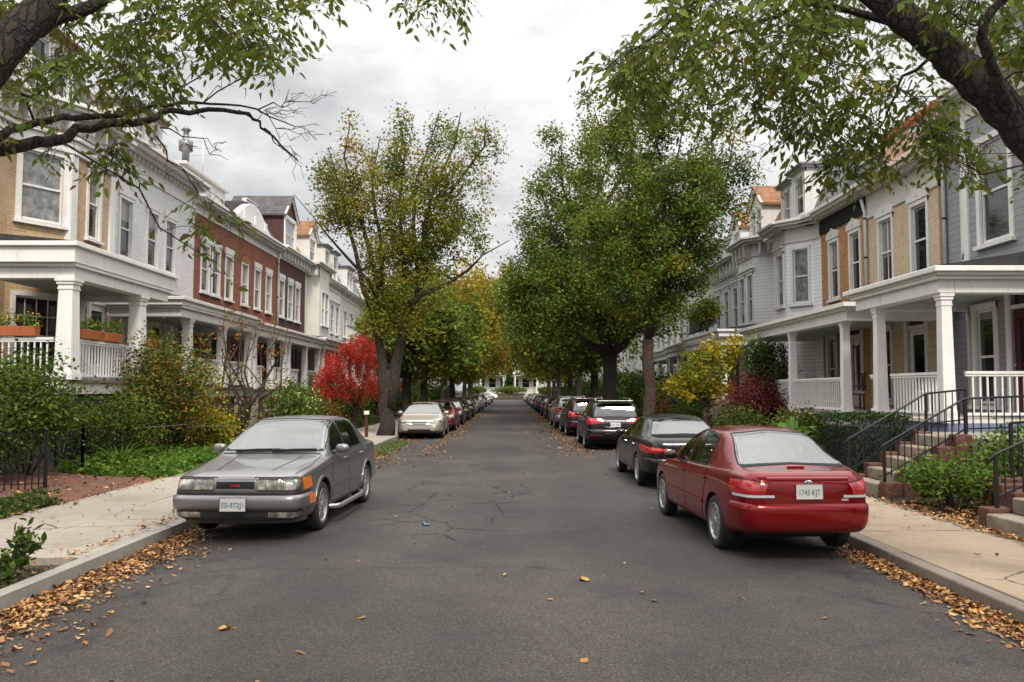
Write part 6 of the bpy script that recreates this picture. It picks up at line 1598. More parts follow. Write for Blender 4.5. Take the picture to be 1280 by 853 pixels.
# rows beyond: gold and rust among green
rr = np.random.RandomState(21)
def far_tree(label, x, y, h, r, mats, mixr, seed, n=300, per=34, low=2.6, lean=0.0, size=.24):
    rs = np.random.RandomState(seed); tips = [(rs.uniform(-.6, .6)*r + lean*(i % 2), rs.uniform(-.6, .6)*r, h*rs.uniform(.72, .95)) for i in range(6)]
    ell = [((lean*.6, 0, (h + low)/2), (r*.85, r*.85, (h - low)*.46)), ((lean, 0, low + (h - low)*.28), (r, r, (h - low)*.26))] + spires(tips, r*.28, h*.16)
    return tree('street_tree', label, (x, y, .05), vase(low + .3, [(a*.9, b*.9, c - .6) for a, b, c in tips] + [(lean*1.2 + .01, 0, low + 2)], .24, rs), ell, int(n*1.25), per, size*1.25, mats, 'bark', seed, r*.115, TG, mixr=mixr, inner=.3, upright=1.2)
GRN, OLV, GLD = ['leaf_green', 'leaf_olive'], ['leaf_olive', 'leaf_green'], ['leaf_gold', 'leaf_olive']
far_tree('second green tree behind the forked olive tree, low crown over the parked cars', -5.3, 43.5, 8.2, 3.3, GRN, (.8, .2), 31, 340, 40, 2.3, .4, .2)
far_tree('dark green tree over the crimson and grey sedans', -5.4, 53, 8.8, 3.6, GRN, (.85, .15), 32, 300, 38, 2.4, .5, .22)
far_tree('gold and rust tree on the grey sedan side, brightest of that row', -5.2, 66, 13.2, 4.6, GLD, (.6, .4), 33, 380, 40, 3.0, 2.0)
far_tree('small tree with orange and pink red tints on the grey sedan side', -5.0, 73, 8.6, 3.5, ['leaf_gold', 'leaf_rusty', 'leaf_scarlet'], (.5, .32, .18), 48, 260, 34, 2.6, 2.0, .2)
far_tree('olive green tree beyond the bright gold one', -5.4, 80, 11.5, 4.4, OLV, (.7, .3), 34, 260, 34, 2.6, .8)
far_tree('orange tinged tree far along the grey sedan side', -5.2, 97, 16.5, 5.4, GLD, (.75, .25), 35, 320, 36, 3.2, 2.2, .3)
far_tree('green tree near the cross street, grey sedan side', -5.6, 118, 13.0, 5.2, GRN, (.8, .2), 36, 240, 32, 3.0, 0, .32)
far_tree('last tree before the cross street, grey sedan side', -6.4, 141, 12.0, 5.0, OLV, (.6, .4), 37, 200, 32, 3.0, 0, .34)
far_tree('bushy green tree behind the biggest tree, branches low over the silver sport utility', 5.1, 50.5, 10.5, 4.0, GRN, (.9, .1), 41, 380, 38, 2.6, -1.4, .22)
far_tree('olive and gold tree leaning over the road from the red sedan side', 4.9, 60, 12.0, 4.3, OLV, (.8, .2), 42, 340, 36, 3.2, -1.8)
far_tree('deep green tree shading the navy blue sedan', 5.2, 72, 11.0, 4.4, GRN, (.9, .1), 43, 280, 34, 2.8, -.8)
far_tree('yellow gold tree far along the red sedan side', 5.0, 86, 15.5, 5.0, GLD, (.6, .4), 44, 320, 36, 3.2, -2.2, .28)
far_tree('green tree beyond the yellow gold one', 5.4, 102, 13, 5.0, GRN, (.85, .15), 45, 240, 32, 3.0, -.6, .3)
far_tree('olive tree second last before the cross street, red sedan side', 5.6, 121, 13.5, 5.2, OLV, (.7, .3), 46, 220, 32, 3.2, 0, .32)
far_tree('last tree before the cross street, red sedan side', 6.8, 143, 12.5, 5.2, GRN, (.8, .2), 47, 200, 32, 3.2, 0, .34)
for i, (x, y, h, lab) in enumerate(((-17, 186, 15, 'tall tree left behind the white cottage'), (-8.5, 190, 14, 'tree right behind the white cottage roof'), (0, 189, 15, 'tree between and behind the two end cottages'), (8.5, 187, 15, 'tree behind the cream cottage'), (17, 185, 16, 'dark tree beyond the cream cottage'), (11.5, 172, 9, 'round tree on the terrace beside the cream cottage'), (-11.5, 172, 9, 'round tree on the terrace beside the white cottage'))):
    o = far_tree(lab, x, y, h, h*.38, [GRN, OLV][i % 2], (.75, .25), 60 + i, 170, 30, 2.0, 0, .42); o['group'] = 'trees at the end of the street'; o.location.z = .9
# ------------------------------------------------------------------ the two trees whose limbs hang into view
def region(poly, n, ya, yb, rs, zmin=0):
    """leaf clusters through the part of the crown that hangs over the street"""
    P = np.array(poly, float); out = []
    lo, hi = P.min(0), P.max(0)
    while len(out) < n:
        q = lo + (hi - lo)*rs.uniform(0, 1, 2); ins = False; j = len(P) - 1
        for i in range(len(P)):
            if (P[i][1] > q[1]) != (P[j][1] > q[1]) and q[0] < (P[j][0]-P[i][0])*(q[1]-P[i][1])/(P[j][1]-P[i][1]) + P[i][0]: ins = not ins
            j = i
        if ins: out.append(at(q[0], q[1], rs.uniform(ya, yb)))
    return np.array([tuple(v) for v in out])
def big_tree(name, label, base, limbs, clusters, per, seed, size, bare, spread, mats, mixr, upper):
    rs = np.random.RandomState(seed); o = thing(name, label, 'tree', base, 0, TG); b = np.array(base)
    L = [([tuple(np.array(p) - b) for p in pts], rr) for pts, rr in limbs]; C = clusters - b
    sk = skeleton(L, C, rs, .0035, rmax=.013, sag=.03, wig=.09)
    for pts, rr in bare: sk.tube([tuple(np.array(p) - b) for p in pts], rr, 5)
    share = np.cumsum(np.array(mixr)/sum(mixr)); pick = np.searchsorted(share, rs.uniform(0, 1, len(C)))
    for i, m in enumerate(mats):
        c = C[pick == i]; co, f = spray_arrays(c, rs, size, 3, 7, spread*2.1, sk)
        obj_from(np_mesh('crown', co, f, M[m]), 'crown', o)
    # the rest of the crown, unseen above the street, added for shade and reflections
    U = sample_crown([(np.array(q) - b, r_) for q, r_ in upper], 140*len(upper) + 120, rs, .3); P = np.repeat(U, 44, 0); P = P + rs.normal(size=P.shape)*.28
    co, f = leaf_arrays(P, rs, .10, down=.5, up=0, long=.45); obj_from(np_mesh('crown', co, f, M[mats[0]]), 'crown', o)
    sk.build('trunk', M['bark'], o)
    return o
def A(px, py, Y): return tuple(at(px, py, Y))
def smooth(pts, n):
    P = [np.array(p) for p in pts]; out = []
    for i in range(len(P) - 1):
        p0, p1, p2, p3 = P[max(i-1, 0)], P[i], P[i+1], P[min(i+2, len(P)-1)]
        for t in np.linspace(0, 1, n, endpoint=False): out.append(tuple(.5*(2*p1 + (p2-p0)*t + (2*p0-5*p1+4*p2-p3)*t*t + (3*p1-p0-3*p2+p3)*t**3)))
    return out + [tuple(P[-1])]
def limb(pts, ra, rb, n=4, wob=0.0, rs=None):
    p = smooth(pts, n); k = len(p)
    if rs is not None: p = [tuple(np.array(q) + rs.normal(size=3)*wob) for q in p]
    return p, [ra + (rb - ra)*(i/(k-1))**.8 for i in range(k)]
def twigs(tip_lists, rs):
    out = []
    for p, q, r_, n in tip_lists:
        main = bend(p, q, 7, .22, rs); out.append((main, list(np.linspace(r_, r_*.25, 7)))); d = np.array(q) - np.array(p); L = np.linalg.norm(d)
        for k in range(n):
            s = main[rs.randint(1, 6)]; e = np.array(s) + d/L*L*rs.uniform(.12, .42) + rs.normal(size=3)*L*.14; m = bend(s, e, 5, .3, rs); out.append((m, list(np.linspace(r_*.4, .0022, 5))))
            for _ in range(2):
                s2 = m[rs.randint(1, 4)]; e2 = np.array(s2) + (d/L + rs.normal(size=3)*.55)*L*.14; out.append((bend(s2, e2, 4, .3, rs), [.003, .0026, .0022, .0018]))
    return out
ra = np.random.RandomState(51)
bL = (-5.35, 5.6, .1)
LL = [limb([bL, (-5.25, 5.65, 1.4), (-4.95, 5.8, 2.9), A(-60, 130, 6.0), A(20, 45, 6.2), A(75, -30, 6.4), A(110, -200, 6.6)], .25, .085, 4, .008, ra),
      limb([(-4.95, 5.8, 2.9), A(-70, 205, 6.3), A(0, 185, 6.6), A(60, 178, 6.8), A(112, 158, 7.0), A(178, 153, 7.2), A(215, 140, 7.4), A(298, 140, 7.7), A(330, 160, 7.9), A(372, 200, 8.1)], .075, .006, 4, .012, ra),
      limb([(-5.0, 5.8, 3.0), A(-60, 190, 6.4), A(0, 170, 6.9), A(60, 150, 7.2), A(130, 146, 7.5), A(180, 138, 7.7), A(230, 128, 7.9), A(300, 132, 8.1), A(368, 158, 8.3)], .055, .005, 4, .012, ra),
      limb([A(15, 50, 6.2), A(60, 30, 6.4), A(130, -2, 6.6), A(230, -40, 6.9), A(380, -60, 7.3)], .085, .02, 4, .01, ra),
      limb([A(75, -30, 6.4), A(200, -110, 6.8), A(400, -90, 7.4), A(540, -20, 7.9)], .06, .01, 4, .01, ra)]
CL = np.concatenate([region([(-80, -60), (425, -60), (415, 5), (345, 22), (330, 62), (255, 58), (200, 88), (60, 105), (-80, 95)], 300, 5.7, 8.4, ra),
                     region([(-60, 90), (60, 100), (40, 130), (-60, 150)], 12, 5.7, 7, ra), region([(150, 90), (230, 80), (240, 115), (205, 150), (160, 165), (110, 130)], 26, 6.6, 8, ra),
                     region([(20, 180), (70, 160), (90, 185), (60, 200)], 8, 6.6, 7.2, ra), region([(120, 185), (160, 180), (150, 205)], 6, 6.9, 7.3, ra),
                     region([(505, -40), (578, -40), (570, 15), (510, 15)], 12, 7.2, 8, ra), region([(250, 20), (360, 20), (370, 70), (290, 70)], 18, 6.5, 8, ra), region([(230, 245), (275, 225), (290, 280), (245, 330)], 7, 7.2, 7.6, ra)])
def clear_of(C, lines, px, push):
    """leaves hang behind the heavy limbs, seen from the street"""
    out = []
    for c in C:
        x, z = 637 + FPX*c[0]/c[1], 488 - FPX*(c[2] - CAM_H)/c[1]; near = False
        for a, b in lines:
            ab = np.array(b, float) - a; t = np.clip(np.dot(np.array((x, z)) - a, ab)/ab.dot(ab), 0, 1); near |= np.linalg.norm(np.array(a) + ab*t - (x, z)) < px
        if near and push > 0 and (int(abs(c[0])*9973) % 10 < 6): continue
        if near:
            k = (c[1] + push)/c[1]
            if c[1] < 7.4: c = np.array((c[0]*k, c[1]*k, CAM_H + (c[2] - CAM_H)*k))
        out.append(c)
    return np.array(out)
CL = clear_of(CL, [((-20, 110), (30, 40)), ((30, 40), (75, -30)), ((0, 185), (112, 160)), ((112, 160), (215, 142)), ((30, 40), (130, 0))], 26, 2.0)
bare = twigs([(A(212, 140, 7.4), A(285, 55, 7.6), .011, 3), (A(225, 130, 7.8), A(345, 80, 8.0), .010, 5), (A(300, 132, 8.0), A(395, 118, 8.3), .009, 7), (A(330, 160, 7.9), A(378, 205, 8.1), .007, 4), (A(200, 160, 7.3), A(285, 200, 7.6), .008, 3), (A(195, 170, 7.2), A(262, 245, 7.5), .009, 4), (A(298, 138, 7.8), A(390, 165, 8.2), .008, 7)], ra)
big_tree('street_tree', 'overhanging tree with bare twigs whose limbs cross the tan brick house', bL, LL, CL, 21, 52, .078, bare, .115, ['leaf_near', 'leaf_olive'], (.93, .07), [((-5.0, 4.2, 7.2), (2.6, 2.6, 1.8)), ((-4.6, 5.6, 8.6), (2.6, 2.6, 2.0)), ((-5.2, 10, 10.2), (2.2, 2.6, 1.5))])
rb = np.random.RandomState(61)
bR = (5.35, 6.3, .1)
LR = [limb([bR, (5.3, 6.3, 1.2), (5.05, 6.35, 2.4), A(1360, 245, 6.5), A(1280, 165, 6.5), A(1225, 105, 6.5), A(1165, 50, 6.5), A(1100, -5, 6.5), A(1020, -80, 6.6), A(950, -170, 6.7)], .21, .10, 4, .01, rb),
      limb([A(1165, 50, 6.5), A(1085, 20, 6.8), A(1010, 5, 7.1), A(950, 30, 7.4), A(880, 55, 7.7), A(800, 95, 8.0)], .045, .006, 4, .012, rb),
      limb([A(1100, -5, 6.5), A(980, -40, 7.0), A(900, -20, 7.4), A(820, 40, 7.8), A(740, 95, 8.2)], .05, .005, 4, .012, rb),
      limb([A(1225, 105, 6.5), A(1190, 70, 6.9), A(1130, 95, 7.2), A(1105, 150, 7.5), A(1075, 205, 7.7)], .025, .004, 4, .012, rb),
      limb([A(1280, 165, 6.5), A(1230, 50, 6.0), A(1260, -20, 5.9), A(1200, -120, 5.9)], .05, .02, 4, .012, rb)]
CR = np.concatenate([region([(830, -50), (1330, -50), (1330, 140), (1250, 60), (1180, 130), (1080, 110), (1010, 80), (900, 110), (820, 70)], 310, 5.8, 8.6, rb),
                     region([(722, 100), (760, 60), (860, 20), (900, 90), (880, 135), (800, 145), (780, 110)], 66, 7.2, 8.6, rb),
                     region([(880, 90), (1010, 80), (1040, 150), (1000, 175), (950, 175), (900, 140)], 42, 6.8, 8.4, rb), region([(1030, 120), (1100, 120), (1110, 180), (1065, 240), (1030, 190)], 36, 6.8, 8.0, rb),
                     region([(1120, 110), (1220, 130), (1240, 185), (1205, 215), (1180, 190), (1130, 155)], 36, 6.5, 7.6, rb), region([(1250, 190), (1300, 170), (1300, 225)], 8, 6.2, 7, rb)])
CR = clear_of(CR, [((1290, 175), (1225, 105)), ((1225, 105), (1165, 50)), ((1165, 50), (1095, -10))], 48, 2.0)
bareR = twigs([(A(1090, 120, 7.4), A(1115, 195, 7.6), .007, 3), (A(880, 140, 7.8), A(965, 215, 7.9), .006, 4), (A(860, 5, 7.4), A(850, -30, 7.5), .006, 2), (A(1140, 100, 7.2), A(1060, 190, 7.6), .007, 4)], rb)
big_tree('street_tree', 'overhanging tree with a thick diagonal limb above the grey clapboard house', bR, LR, CR, 21, 62, .082, bareR, .115, ['leaf_near', 'leaf_green', 'leaf_olive'], (.88, .08, .04), [((4.6, 4.4, 7.4), (2.6, 2.4, 1.8)), ((4.2, 6.0, 8.8), (2.8, 2.6, 2.0))])
# ------------------------------------------------------------------ gardens, grey sedan side
SG = 'garden shrubs in the front yards'
def ys(x): return yz(x)
def S_(lab, x, y, rx, ry, h, mat, **k):
    k.setdefault('group', SG); return shrub(k.pop('name', 'shrub'), lab, (x, y, ys(x)), rx, ry, h/2, mat, **k)
S_('large leafy shrub in front of the flower boxes of the tan brick house', -8.85, 15.5, .95, .95, 1.95, 'leaf_shrub', n=300, per=34, size=.072, seed=101, mats=['leaf_shrub', 'leaf_bright', 'leaf_lime'], mixr=(.72, .22, .06), z0=.35)
S_('lower dark shrub beside the iron fence and brick path', -9.05, 14.4, .95, .8, 1.5, 'leaf_shrub', n=150, per=24, size=.08, seed=102)
S_('tall rounded shrub with olive and reddish leaves before the white brick house', -8.35, 20.4, 1.25, 1.2, 2.55, 'leaf_olive', n=260, per=26, size=.08, seed=103, mats=['leaf_shrub', 'leaf_olive', 'leaf_rusty'], mixr=(.55, .35, .1), z0=.35)
S_('olive green shrub against the porch base, next to the tall rounded shrub', -8.45, 18.3, 1.0, .95, 1.7, 'leaf_shrub', n=130, per=25, size=.07, seed=104, mats=['leaf_shrub', 'leaf_lime'], mixr=(.7, .3))
S_('yellow turning shrub behind the grey sedan', -7.85, 21.2, .95, .9, 1.35, 'leaf_lime', n=150, per=26, size=.075, seed=105, mats=['leaf_lime', 'leaf_yellow', 'leaf_shrub'], mixr=(.5, .3, .2))
rs = np.random.RandomState(106); st = []
for k in range(13):
    a = rs.uniform(0, 6.28); st.append((bend((.18*math.cos(a), .18*math.sin(a), -.05), (rs.uniform(.5, 1.35)*math.cos(a), rs.uniform(.5, 1.2)*math.sin(a), rs.uniform(2.4, 4.2)), 6, .16, rs), [.06, .05, .04, .028, .018, .008]))
tree('bare_shrub', 'nearly bare many stemmed shrub holding a few rusty leaves', (-7.75, 24.3, ys(-7.75)), st, [((0, 0, 2.3), (1.35, 1.2, 1.9))], 170, 5, .085, ['leaf_rusty', 'leaf_olive'], 'bark_brown', 106, .10, SG, 'shrub', .006, mixr=(.75, .25), rmax=.02)
S_('pale flowering shrub beyond the bare shrub with white blooms', -7.3, 27.2, 1.1, 1.2, 1.9, 'leaf_bright', n=190, per=24, size=.085, seed=107, mats=['leaf_shrub', 'leaf_bright', 'petal_white'], mixr=(.6, .33, .07))
S_('green shrub with gold tips under the red brick porches', -7.7, 30.8, 1.1, 1.1, 1.8, 'leaf_shrub', n=150, per=24, size=.085, seed=108, mats=['leaf_shrub', 'leaf_gold'], mixr=(.8, .2))
S_('low dark green shrub beside the steps of the red brick house', -8.6, 33.2, 1.0, 1.0, 1.6, 'leaf_shrub', n=110, per=24, size=.09, seed=109)
S_('tangled brown green shrub before the dark brick house', -7.5, 34.0, .9, .9, 1.2, 'leaf_rusty', n=90, per=22, size=.08, seed=110, mats=['leaf_rusty', 'leaf_shrub'], mixr=(.4, .6))
S_('bushy green shrub filling the yard of the dark brick house', -8.3, 42.0, 1.5, 1.5, 2.0, 'leaf_shrub', n=150, per=22, size=.11, seed=111)
S_('green climber covered shrub at the cream house porch', -8.9, 39.4, .8, .8, 2.6, 'leaf_shrub', n=120, per=22, size=.10, seed=112)
for i, (x, y) in enumerate(((-7.6, 49), (-8.0, 56), (-7.4, 63), (-7.8, 72), (-7.5, 84), (-7.6, 99))): S_('rounded green garden shrub between far parked cars and houses', x, y, 1.6, 2.2, 2.4, 'leaf_shrub', n=120, per=22, size=.16, seed=120 + i, group='green shrubs deep along the grey sedan side')
# red maple
rs = np.random.RandomState(130); mt = [(rs.uniform(-1.1, 1.1), rs.uniform(-.9, .9), rs.uniform(2.4, 3.5)) for _ in range(7)]
tree('japanese_maple', 'scarlet leaved small maple behind the forked street tree', (-6.55, 35.6, ys(-6.7)), vase(1.0, mt, .09, rs), [((0, 0, 2.5), (1.55, 1.4, 1.25)), ((-.9, 0, 1.9), (.9, .9, .7)), ((.2, 0, 3.3), (.8, .8, .7)), ((1.2, .2, 2.0), (.7, .7, .6))], 330, 34, .085, ['leaf_scarlet'], 'bark_brown', 130, .22, None, rmin=.006, inner=.4)
# ground cover, grass tufts
def cover(name, label, pts, spread, n, size, mat, seed, group=None):
    o = foliage(None, name, mat, pts, spread, n, size, seed, up=.1, flat=.5, long=.75); o['kind'] = 'stuff'; return o
rs = np.random.RandomState(140)
P = [(x, y, ys(x) + rs.uniform(.02, .30) * min(1, (y - 16.0)/.5, (-6.5 - x)/.25 + .25)) for x, y in zip(rs.uniform(-8.7, -6.55, 1500), rs.uniform(16.15, 24.2, 1500))]
cover('ivy_ground_cover', '', P, (.07, .07, .045), 9, .085, 'leaf_bright', 141)
P = [(x, y, ys(x) + rs.uniform(.01, .12)) for x, y in zip(rs.uniform(-9, -6.62, 380), rs.uniform(10.2, 12.6, 380))] + [(x, y, ys(x) + rs.uniform(.01, .10)) for x, y in zip(rs.uniform(-7.6, -6.6, 160), rs.uniform(12.4, 13.6, 160)) if y < 12.5 or x < -7.3]
cover('low_ground_cover', '', P, (.07, .07, .02), 9, .06, 'leaf_shrub', 142)
P = [(x, y, ys(x) + rs.uniform(.02, .35)) for x, y in zip(rs.uniform(-9.3, -6.7, 1300), rs.uniform(24, 45, 1300))]
cover('yard_ground_cover', '', P, (.1, .1, .07), 8, .11, 'leaf_shrub', 143)
P = [(x, y, ys(x) + rs.uniform(.02, .40)) for x, y in zip(rs.uniform(5.8, 8.2, 1500), rs.uniform(19.5, 46, 1500))]
cover('side_yard_ground_cover', '', P, (.1, .1, .08), 8, .11, 'leaf_shrub', 144)
P = [(x, y, ys(x) + abs(rs.normal(0, .14)) + .02) for x, y in zip(rs.normal(6.55, .28, 260), rs.uniform(10.7, 12.6, 260)) if x > 5.85]
def blades(name, x0, x1, y0, y1, n, h, seed, zf, lean=.5):
    r = np.random.RandomState(seed); x, y = r.uniform(x0, x1, n), r.uniform(y0, y1, n); z = np.array([zf(v) for v in x]); B0 = np.stack([x, y, z], 1); a = r.uniform(0, 6.28, n); H = h*r.uniform(.5, 1.2, n)
    d = np.stack([np.cos(a), np.sin(a), 0*a], 1); s = np.stack([-np.sin(a), np.cos(a), 0*a], 1) * .006; up = np.array((0, 0, 1.0)); l = (lean*r.uniform(.2, 1, n)*H)[:, None]
    m = B0 + d*l*.35 + up*H[:, None]*.6; t = B0 + d*l + up*H[:, None]*.92
    co = np.stack([B0 - s, B0 + s, m + s*.7, m - s*.7, t], 1).reshape(-1, 3); i = np.arange(n)[:, None]*5
    f = np.concatenate([i + np.array([q]) for q in ([0,1,2],[0,2,3],[3,2,4])], 0); return tag(obj_from(np_mesh(name, co, f, M['blade']), name), kind='stuff')
blades('kerb_grass', KL + .02, KL + .75, 23.2, 29.0, 3000, .13, 2, lambda x: .0)
blades('yard_grass', -8.6, -6.63, 8, 12.2, 4200, .07, 3, ys)
# spiky fern clump
def fronds(parent, name, mat, n, L, w, rise, droop, seed, seg=7, base_r=.05):
    r = np.random.RandomState(seed); mb = MB()
    for k in range(n):
        a = 6.28*k/n + r.uniform(-.3, .3); l = L*r.uniform(.65, 1.1); e = rise*r.uniform(.7, 1.15); d = Vector((math.cos(a), math.sin(a), 0)); s = Vector((-d.y, d.x, 0)); pl, pr = [], []; mid = []
        for i in range(seg + 1):
            t = i/seg; c = d*(base_r + l*t*(.55 + .25*t)) + Vector((0, 0, l*(e*t - droop*t*t))); ww = w*max(.02, math.sin(math.pi*min(1, .08 + t*.92))**.7)
            pl.append(c - s*ww*.5 + Vector((0, 0, ww*.18))); pr.append(c + s*ww*.5 + Vector((0, 0, ww*.18))); mid.append(c)
        q = seg + 1; mb.add(pl + mid + pr, [(i, i+1, q+i+1, q+i) for i in range(seg)] + [(q+i, q+i+1, 2*q+i+1, 2*q+i) for i in range(seg)], True)
    return mb.build(name, M[mat], parent)
for i, (x, y, n, L, lab) in enumerate(((-8.0, 17.35, 60, 1.0, 'spiky arching fern clump rising out of the ivy by the brick path'), (-6.95, 17.6, 34, .5, 'smaller spiky clump at the edge of the ivy bed'))):
    o = thing('fern', lab, 'plant', (x, y, ys(x) + .05), 0, 'ferns in the ivy bed'); fronds(o, 'fronds', 'leaf_bright', n, L, .035, 1.15, .65, 150 + i); c = MB(); c.lathe([(.06, -.1), (.07, .02), (.03, .08)], 8); c.build('crown_base', M['bark_brown'], o)
# young plant in the tree pit by the kerb
rs = np.random.RandomState(160)
o = thing('laurel_sapling', 'small glossy green plant in the tree pit by the pale kerb', 'plant', (-4.46, 7.5, .10)); mb = MB(); tips = []
for k in range(9):
    a = rs.uniform(0, 6.28); q = (rs.uniform(.12, .34)*math.cos(a), rs.uniform(.12, .34)*math.sin(a), rs.uniform(.22, .46)); b = bend((0, 0, -.03), q, 5, .15, rs); mb.tube(b, [.007, .006, .005, .004, .002], 5); tips += [np.array(b[-1]), np.array(b[-2]), np.array(b[-3])]
mb.build('stem', M['bark_brown'], o)
P = np.repeat(np.array(tips), 9, 0) + rs.normal(size=(len(tips)*9, 3))*.045
co, f = leaf_arrays(P, rs, .10, tri=False, long=.42, up=.35); obj_from(np_mesh('leaves', co, f, M['leaf_shrub']), 'leaves', o)
P = [(x, y, .12 + rs.uniform(0, .05)) for x, y in zip(rs.uniform(-5.0, -4.3, 120), rs.uniform(5, 8.0, 120))]
cover('pit_ground_cover', '', P, (.05, .05, .015), 4, .045, 'leaf_shrub', 161)
# ------------------------------------------------------------------ gardens, red sedan side
rs = np.random.RandomState(170)
tree('persimmon_tree', 'small yellow leaved tree with orange tints behind the black sedan', (6.25, 26.9, ys(6.25)), vase(1.15, [(-.5,.1,2.6),(.3,-.2,3.3),(.7,.2,2.8),(-.7,-.2,2.0),(.9,0,3.4),(.1,.3,2.3)], .07, rs), [((0,0,2.3),(.8,.75,.75)), ((.6,0,3.0),(.65,.6,.5)), ((-.7,0,1.8),(.45,.45,.4)), ((.4,0,1.7),(.5,.5,.35))], 105, 30, .135, ['leaf_yellow', 'leaf_lime'], 'bark_brown', 171, .19, None, rmin=.006, mixr=(.5, .5), tri=False, down=.2, long=.45)
S_('burgundy leaved dome shaped maple shrub between yellow tree and banana plant', 7.35, 25.2, 1.25, 1.1, 2.0, 'leaf_burgundy', n=260, per=30, size=.075, seed=172, name='burgundy_maple', group=None)
S_('second burgundy shrub behind the black sport utility', 6.7, 32.6, .9, .9, 2.2, 'leaf_burgundy', n=120, per=26, size=.09, seed=173, name='burgundy_maple', group=None)
S_('tall dark evergreen shrub against the white porch columns', 8.05, 25.9, .75, .75, 3.3, 'leaf_dark', n=230, per=28, size=.075, seed=174, name='evergreen_shrub', mats=['leaf_dark', 'leaf_green'], mixr=(.7, .3))
S_('dark round shrub under the street trees behind the black sport utility', 6.5, 30.2, .85, .85, 2.5, 'leaf_dark', n=150, per=26, size=.09, seed=175)
S_('green shrub along the wall below the burgundy maple', 6.6, 23.6, .9, 1.1, 1.1, 'leaf_shrub', n=120, per=24, size=.075, seed=176)
S_('mid green shrub behind the black sedan roof', 6.3, 28.6, .8, .9, 1.3, 'leaf_shrub', n=100, per=24, size=.08, seed=177)
S_('leafy shrub with pale tips in front of the porch rail of the orange house', 7.35, 21.3, .6, .9, 1.25, 'leaf_lime', n=110, per=22, size=.07, seed=178, mats=['leaf_shrub', 'leaf_lime'], mixr=(.6, .4))
S_('lime green shrub in the yards under the green street trees', 6.8, 36.0, 1.0, 1.2, 2.0, 'leaf_lime', n=120, per=24, size=.11, seed=179, mats=['leaf_lime', 'leaf_shrub'], mixr=(.6, .4))
for i, (x, y) in enumerate(((7.2, 42), (7.0, 48), (7.4, 55), (7.2, 64), (7.4, 76), (7.2, 90), (7.3, 106))): S_('rounded green garden shrub beyond the silver sport utility', x, y, 1.6, 2.4, 2.6, 'leaf_shrub', n=120, per=22, size=.17, seed=180 + i, group='green shrubs deep along the red sedan side')
# clipped hedge in a wire frame
rs = np.random.RandomState(190); o = thing('clipped_hedge', 'dark clipped hedge block inside a wire frame beside the stone steps', 'hedge', (6.62, 15.85, ys(6.62)), R(4))
hx, hy, hz = .58, .72, 1.2; n = 8500; q = rs.uniform(-1, 1, (n, 3)); k = rs.randint(0, 3, n)
for a in range(3): q[k == a, a] = np.sign(q[k == a, a]) * rs.uniform(.86, 1.02, (k == a).sum())
P = q*np.array((hx, hy, hz/2)) + np.array((0, 0, hz/2 + .04)) + rs.normal(size=(n, 3))*.02
co, f = leaf_arrays(P, rs, .058, tri=True, long=.6); obj_from(np_mesh('foliage', co, f, M['leaf_dark']), 'foliage', o)
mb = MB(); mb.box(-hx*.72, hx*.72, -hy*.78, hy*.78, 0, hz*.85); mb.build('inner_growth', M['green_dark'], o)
mb = MB()
for s in (-1, 1):
    for y in np.linspace(-hy, hy, 24): mb.bar((s*(hx + .03), y, 0), (s*(hx + .03), y, .95), .006)
    for z in (.05, .35, .65, .95): mb.bar((s*(hx + .03), -hy, z), (s*(hx + .03), hy, z), .008)
    for x in np.linspace(-hx, hx, 14): mb.bar((x, s*(hy + .03), 0), (x, s*(hy + .03), .95), .006)
    for z in (.05, .35, .65, .95): mb.bar((-hx, s*(hy + .03), z), (hx, s*(hy + .03), z), .008)
mb.build('wire_frame', M['iron'], o)
# banana like plant
o = thing('banana_plant', 'broad leaved banana plant arching beside the clipped hedge', 'plant', (6.7, 20.0, ys(6.75) + .25))
fronds(o, 'fronds', 'leaf_banana', 20, 1.6, .27, .98, .80, 200, 9); fronds(o, 'fronds', 'leaf_banana', 18, 1.2, .24, .85, .75, 201, 9)
mb = MB(); mb.tube([(0, 0, -.05), (0, 0, .4), (.02, .02, .8)], [.12, .10, .06], 10); mb.build('stem', M['leaf_banana'], o)
# green mound by the stone steps
S_('bright green leafy mound spilling between the two sets of steps', 6.4, 12.1, .58, 1.1, .62, 'leaf_bright', n=200, per=24, size=.07, seed=205, mats=['leaf_bright', 'leaf_shrub'], mixr=(.5, .5), name='leafy_mound', group=None)
S_('green leafy plants behind the iron rail under the blue porch skirt', 7.6, 12.4, .8, .7, .95, 'leaf_bright', n=130, per=24, size=.07, seed=206, mats=['leaf_bright', 'leaf_shrub'], mixr=(.5, .5), name='leafy_mound', group=None)
S_('tiny weed clump growing on the right pavement edge near the camera', 4.35, 6.4, .16, .3, .12, 'leaf_bright', n=26, per=12, size=.04, seed=207, name='weed_clump', group=None, stems=3)
# far terrace
for i, (x, w, lab) in enumerate(((-7, 2.4, 'low hedge below the white cottage'), (0.2, 4.2, 'long clipped hedge between the two cottage walks'), (7.5, 2.4, 'low hedge below the cream cottage'))):
    shrub('terrace_hedge', lab, (x, 170.3, 1.0), w, .9, .75, 'leaf_green', n=140, per=26, size=.22, seed=210 + i, cat='hedge', group='hedges on the end terrace', spread=.3)
shrub('conical_shrub', 'dark conical shrub between the two end cottages', (-.2, 173.2, 1.0), 1.0, 1.0, 1.9, 'leaf_dark', n=120, per=28, size=.2, seed=215, spread=.28, bumps=3)
# balcony plant
shrub('balcony_plant', 'leafy potted climber spilling over the iron balcony', (8.15, 34.9, 4.2), .7, 1.1, .75, 'leaf_lime', n=110, per=20, size=.10, seed=220, cat='plant', mats=['leaf_shrub', 'leaf_lime'], mixr=(.6, .4))
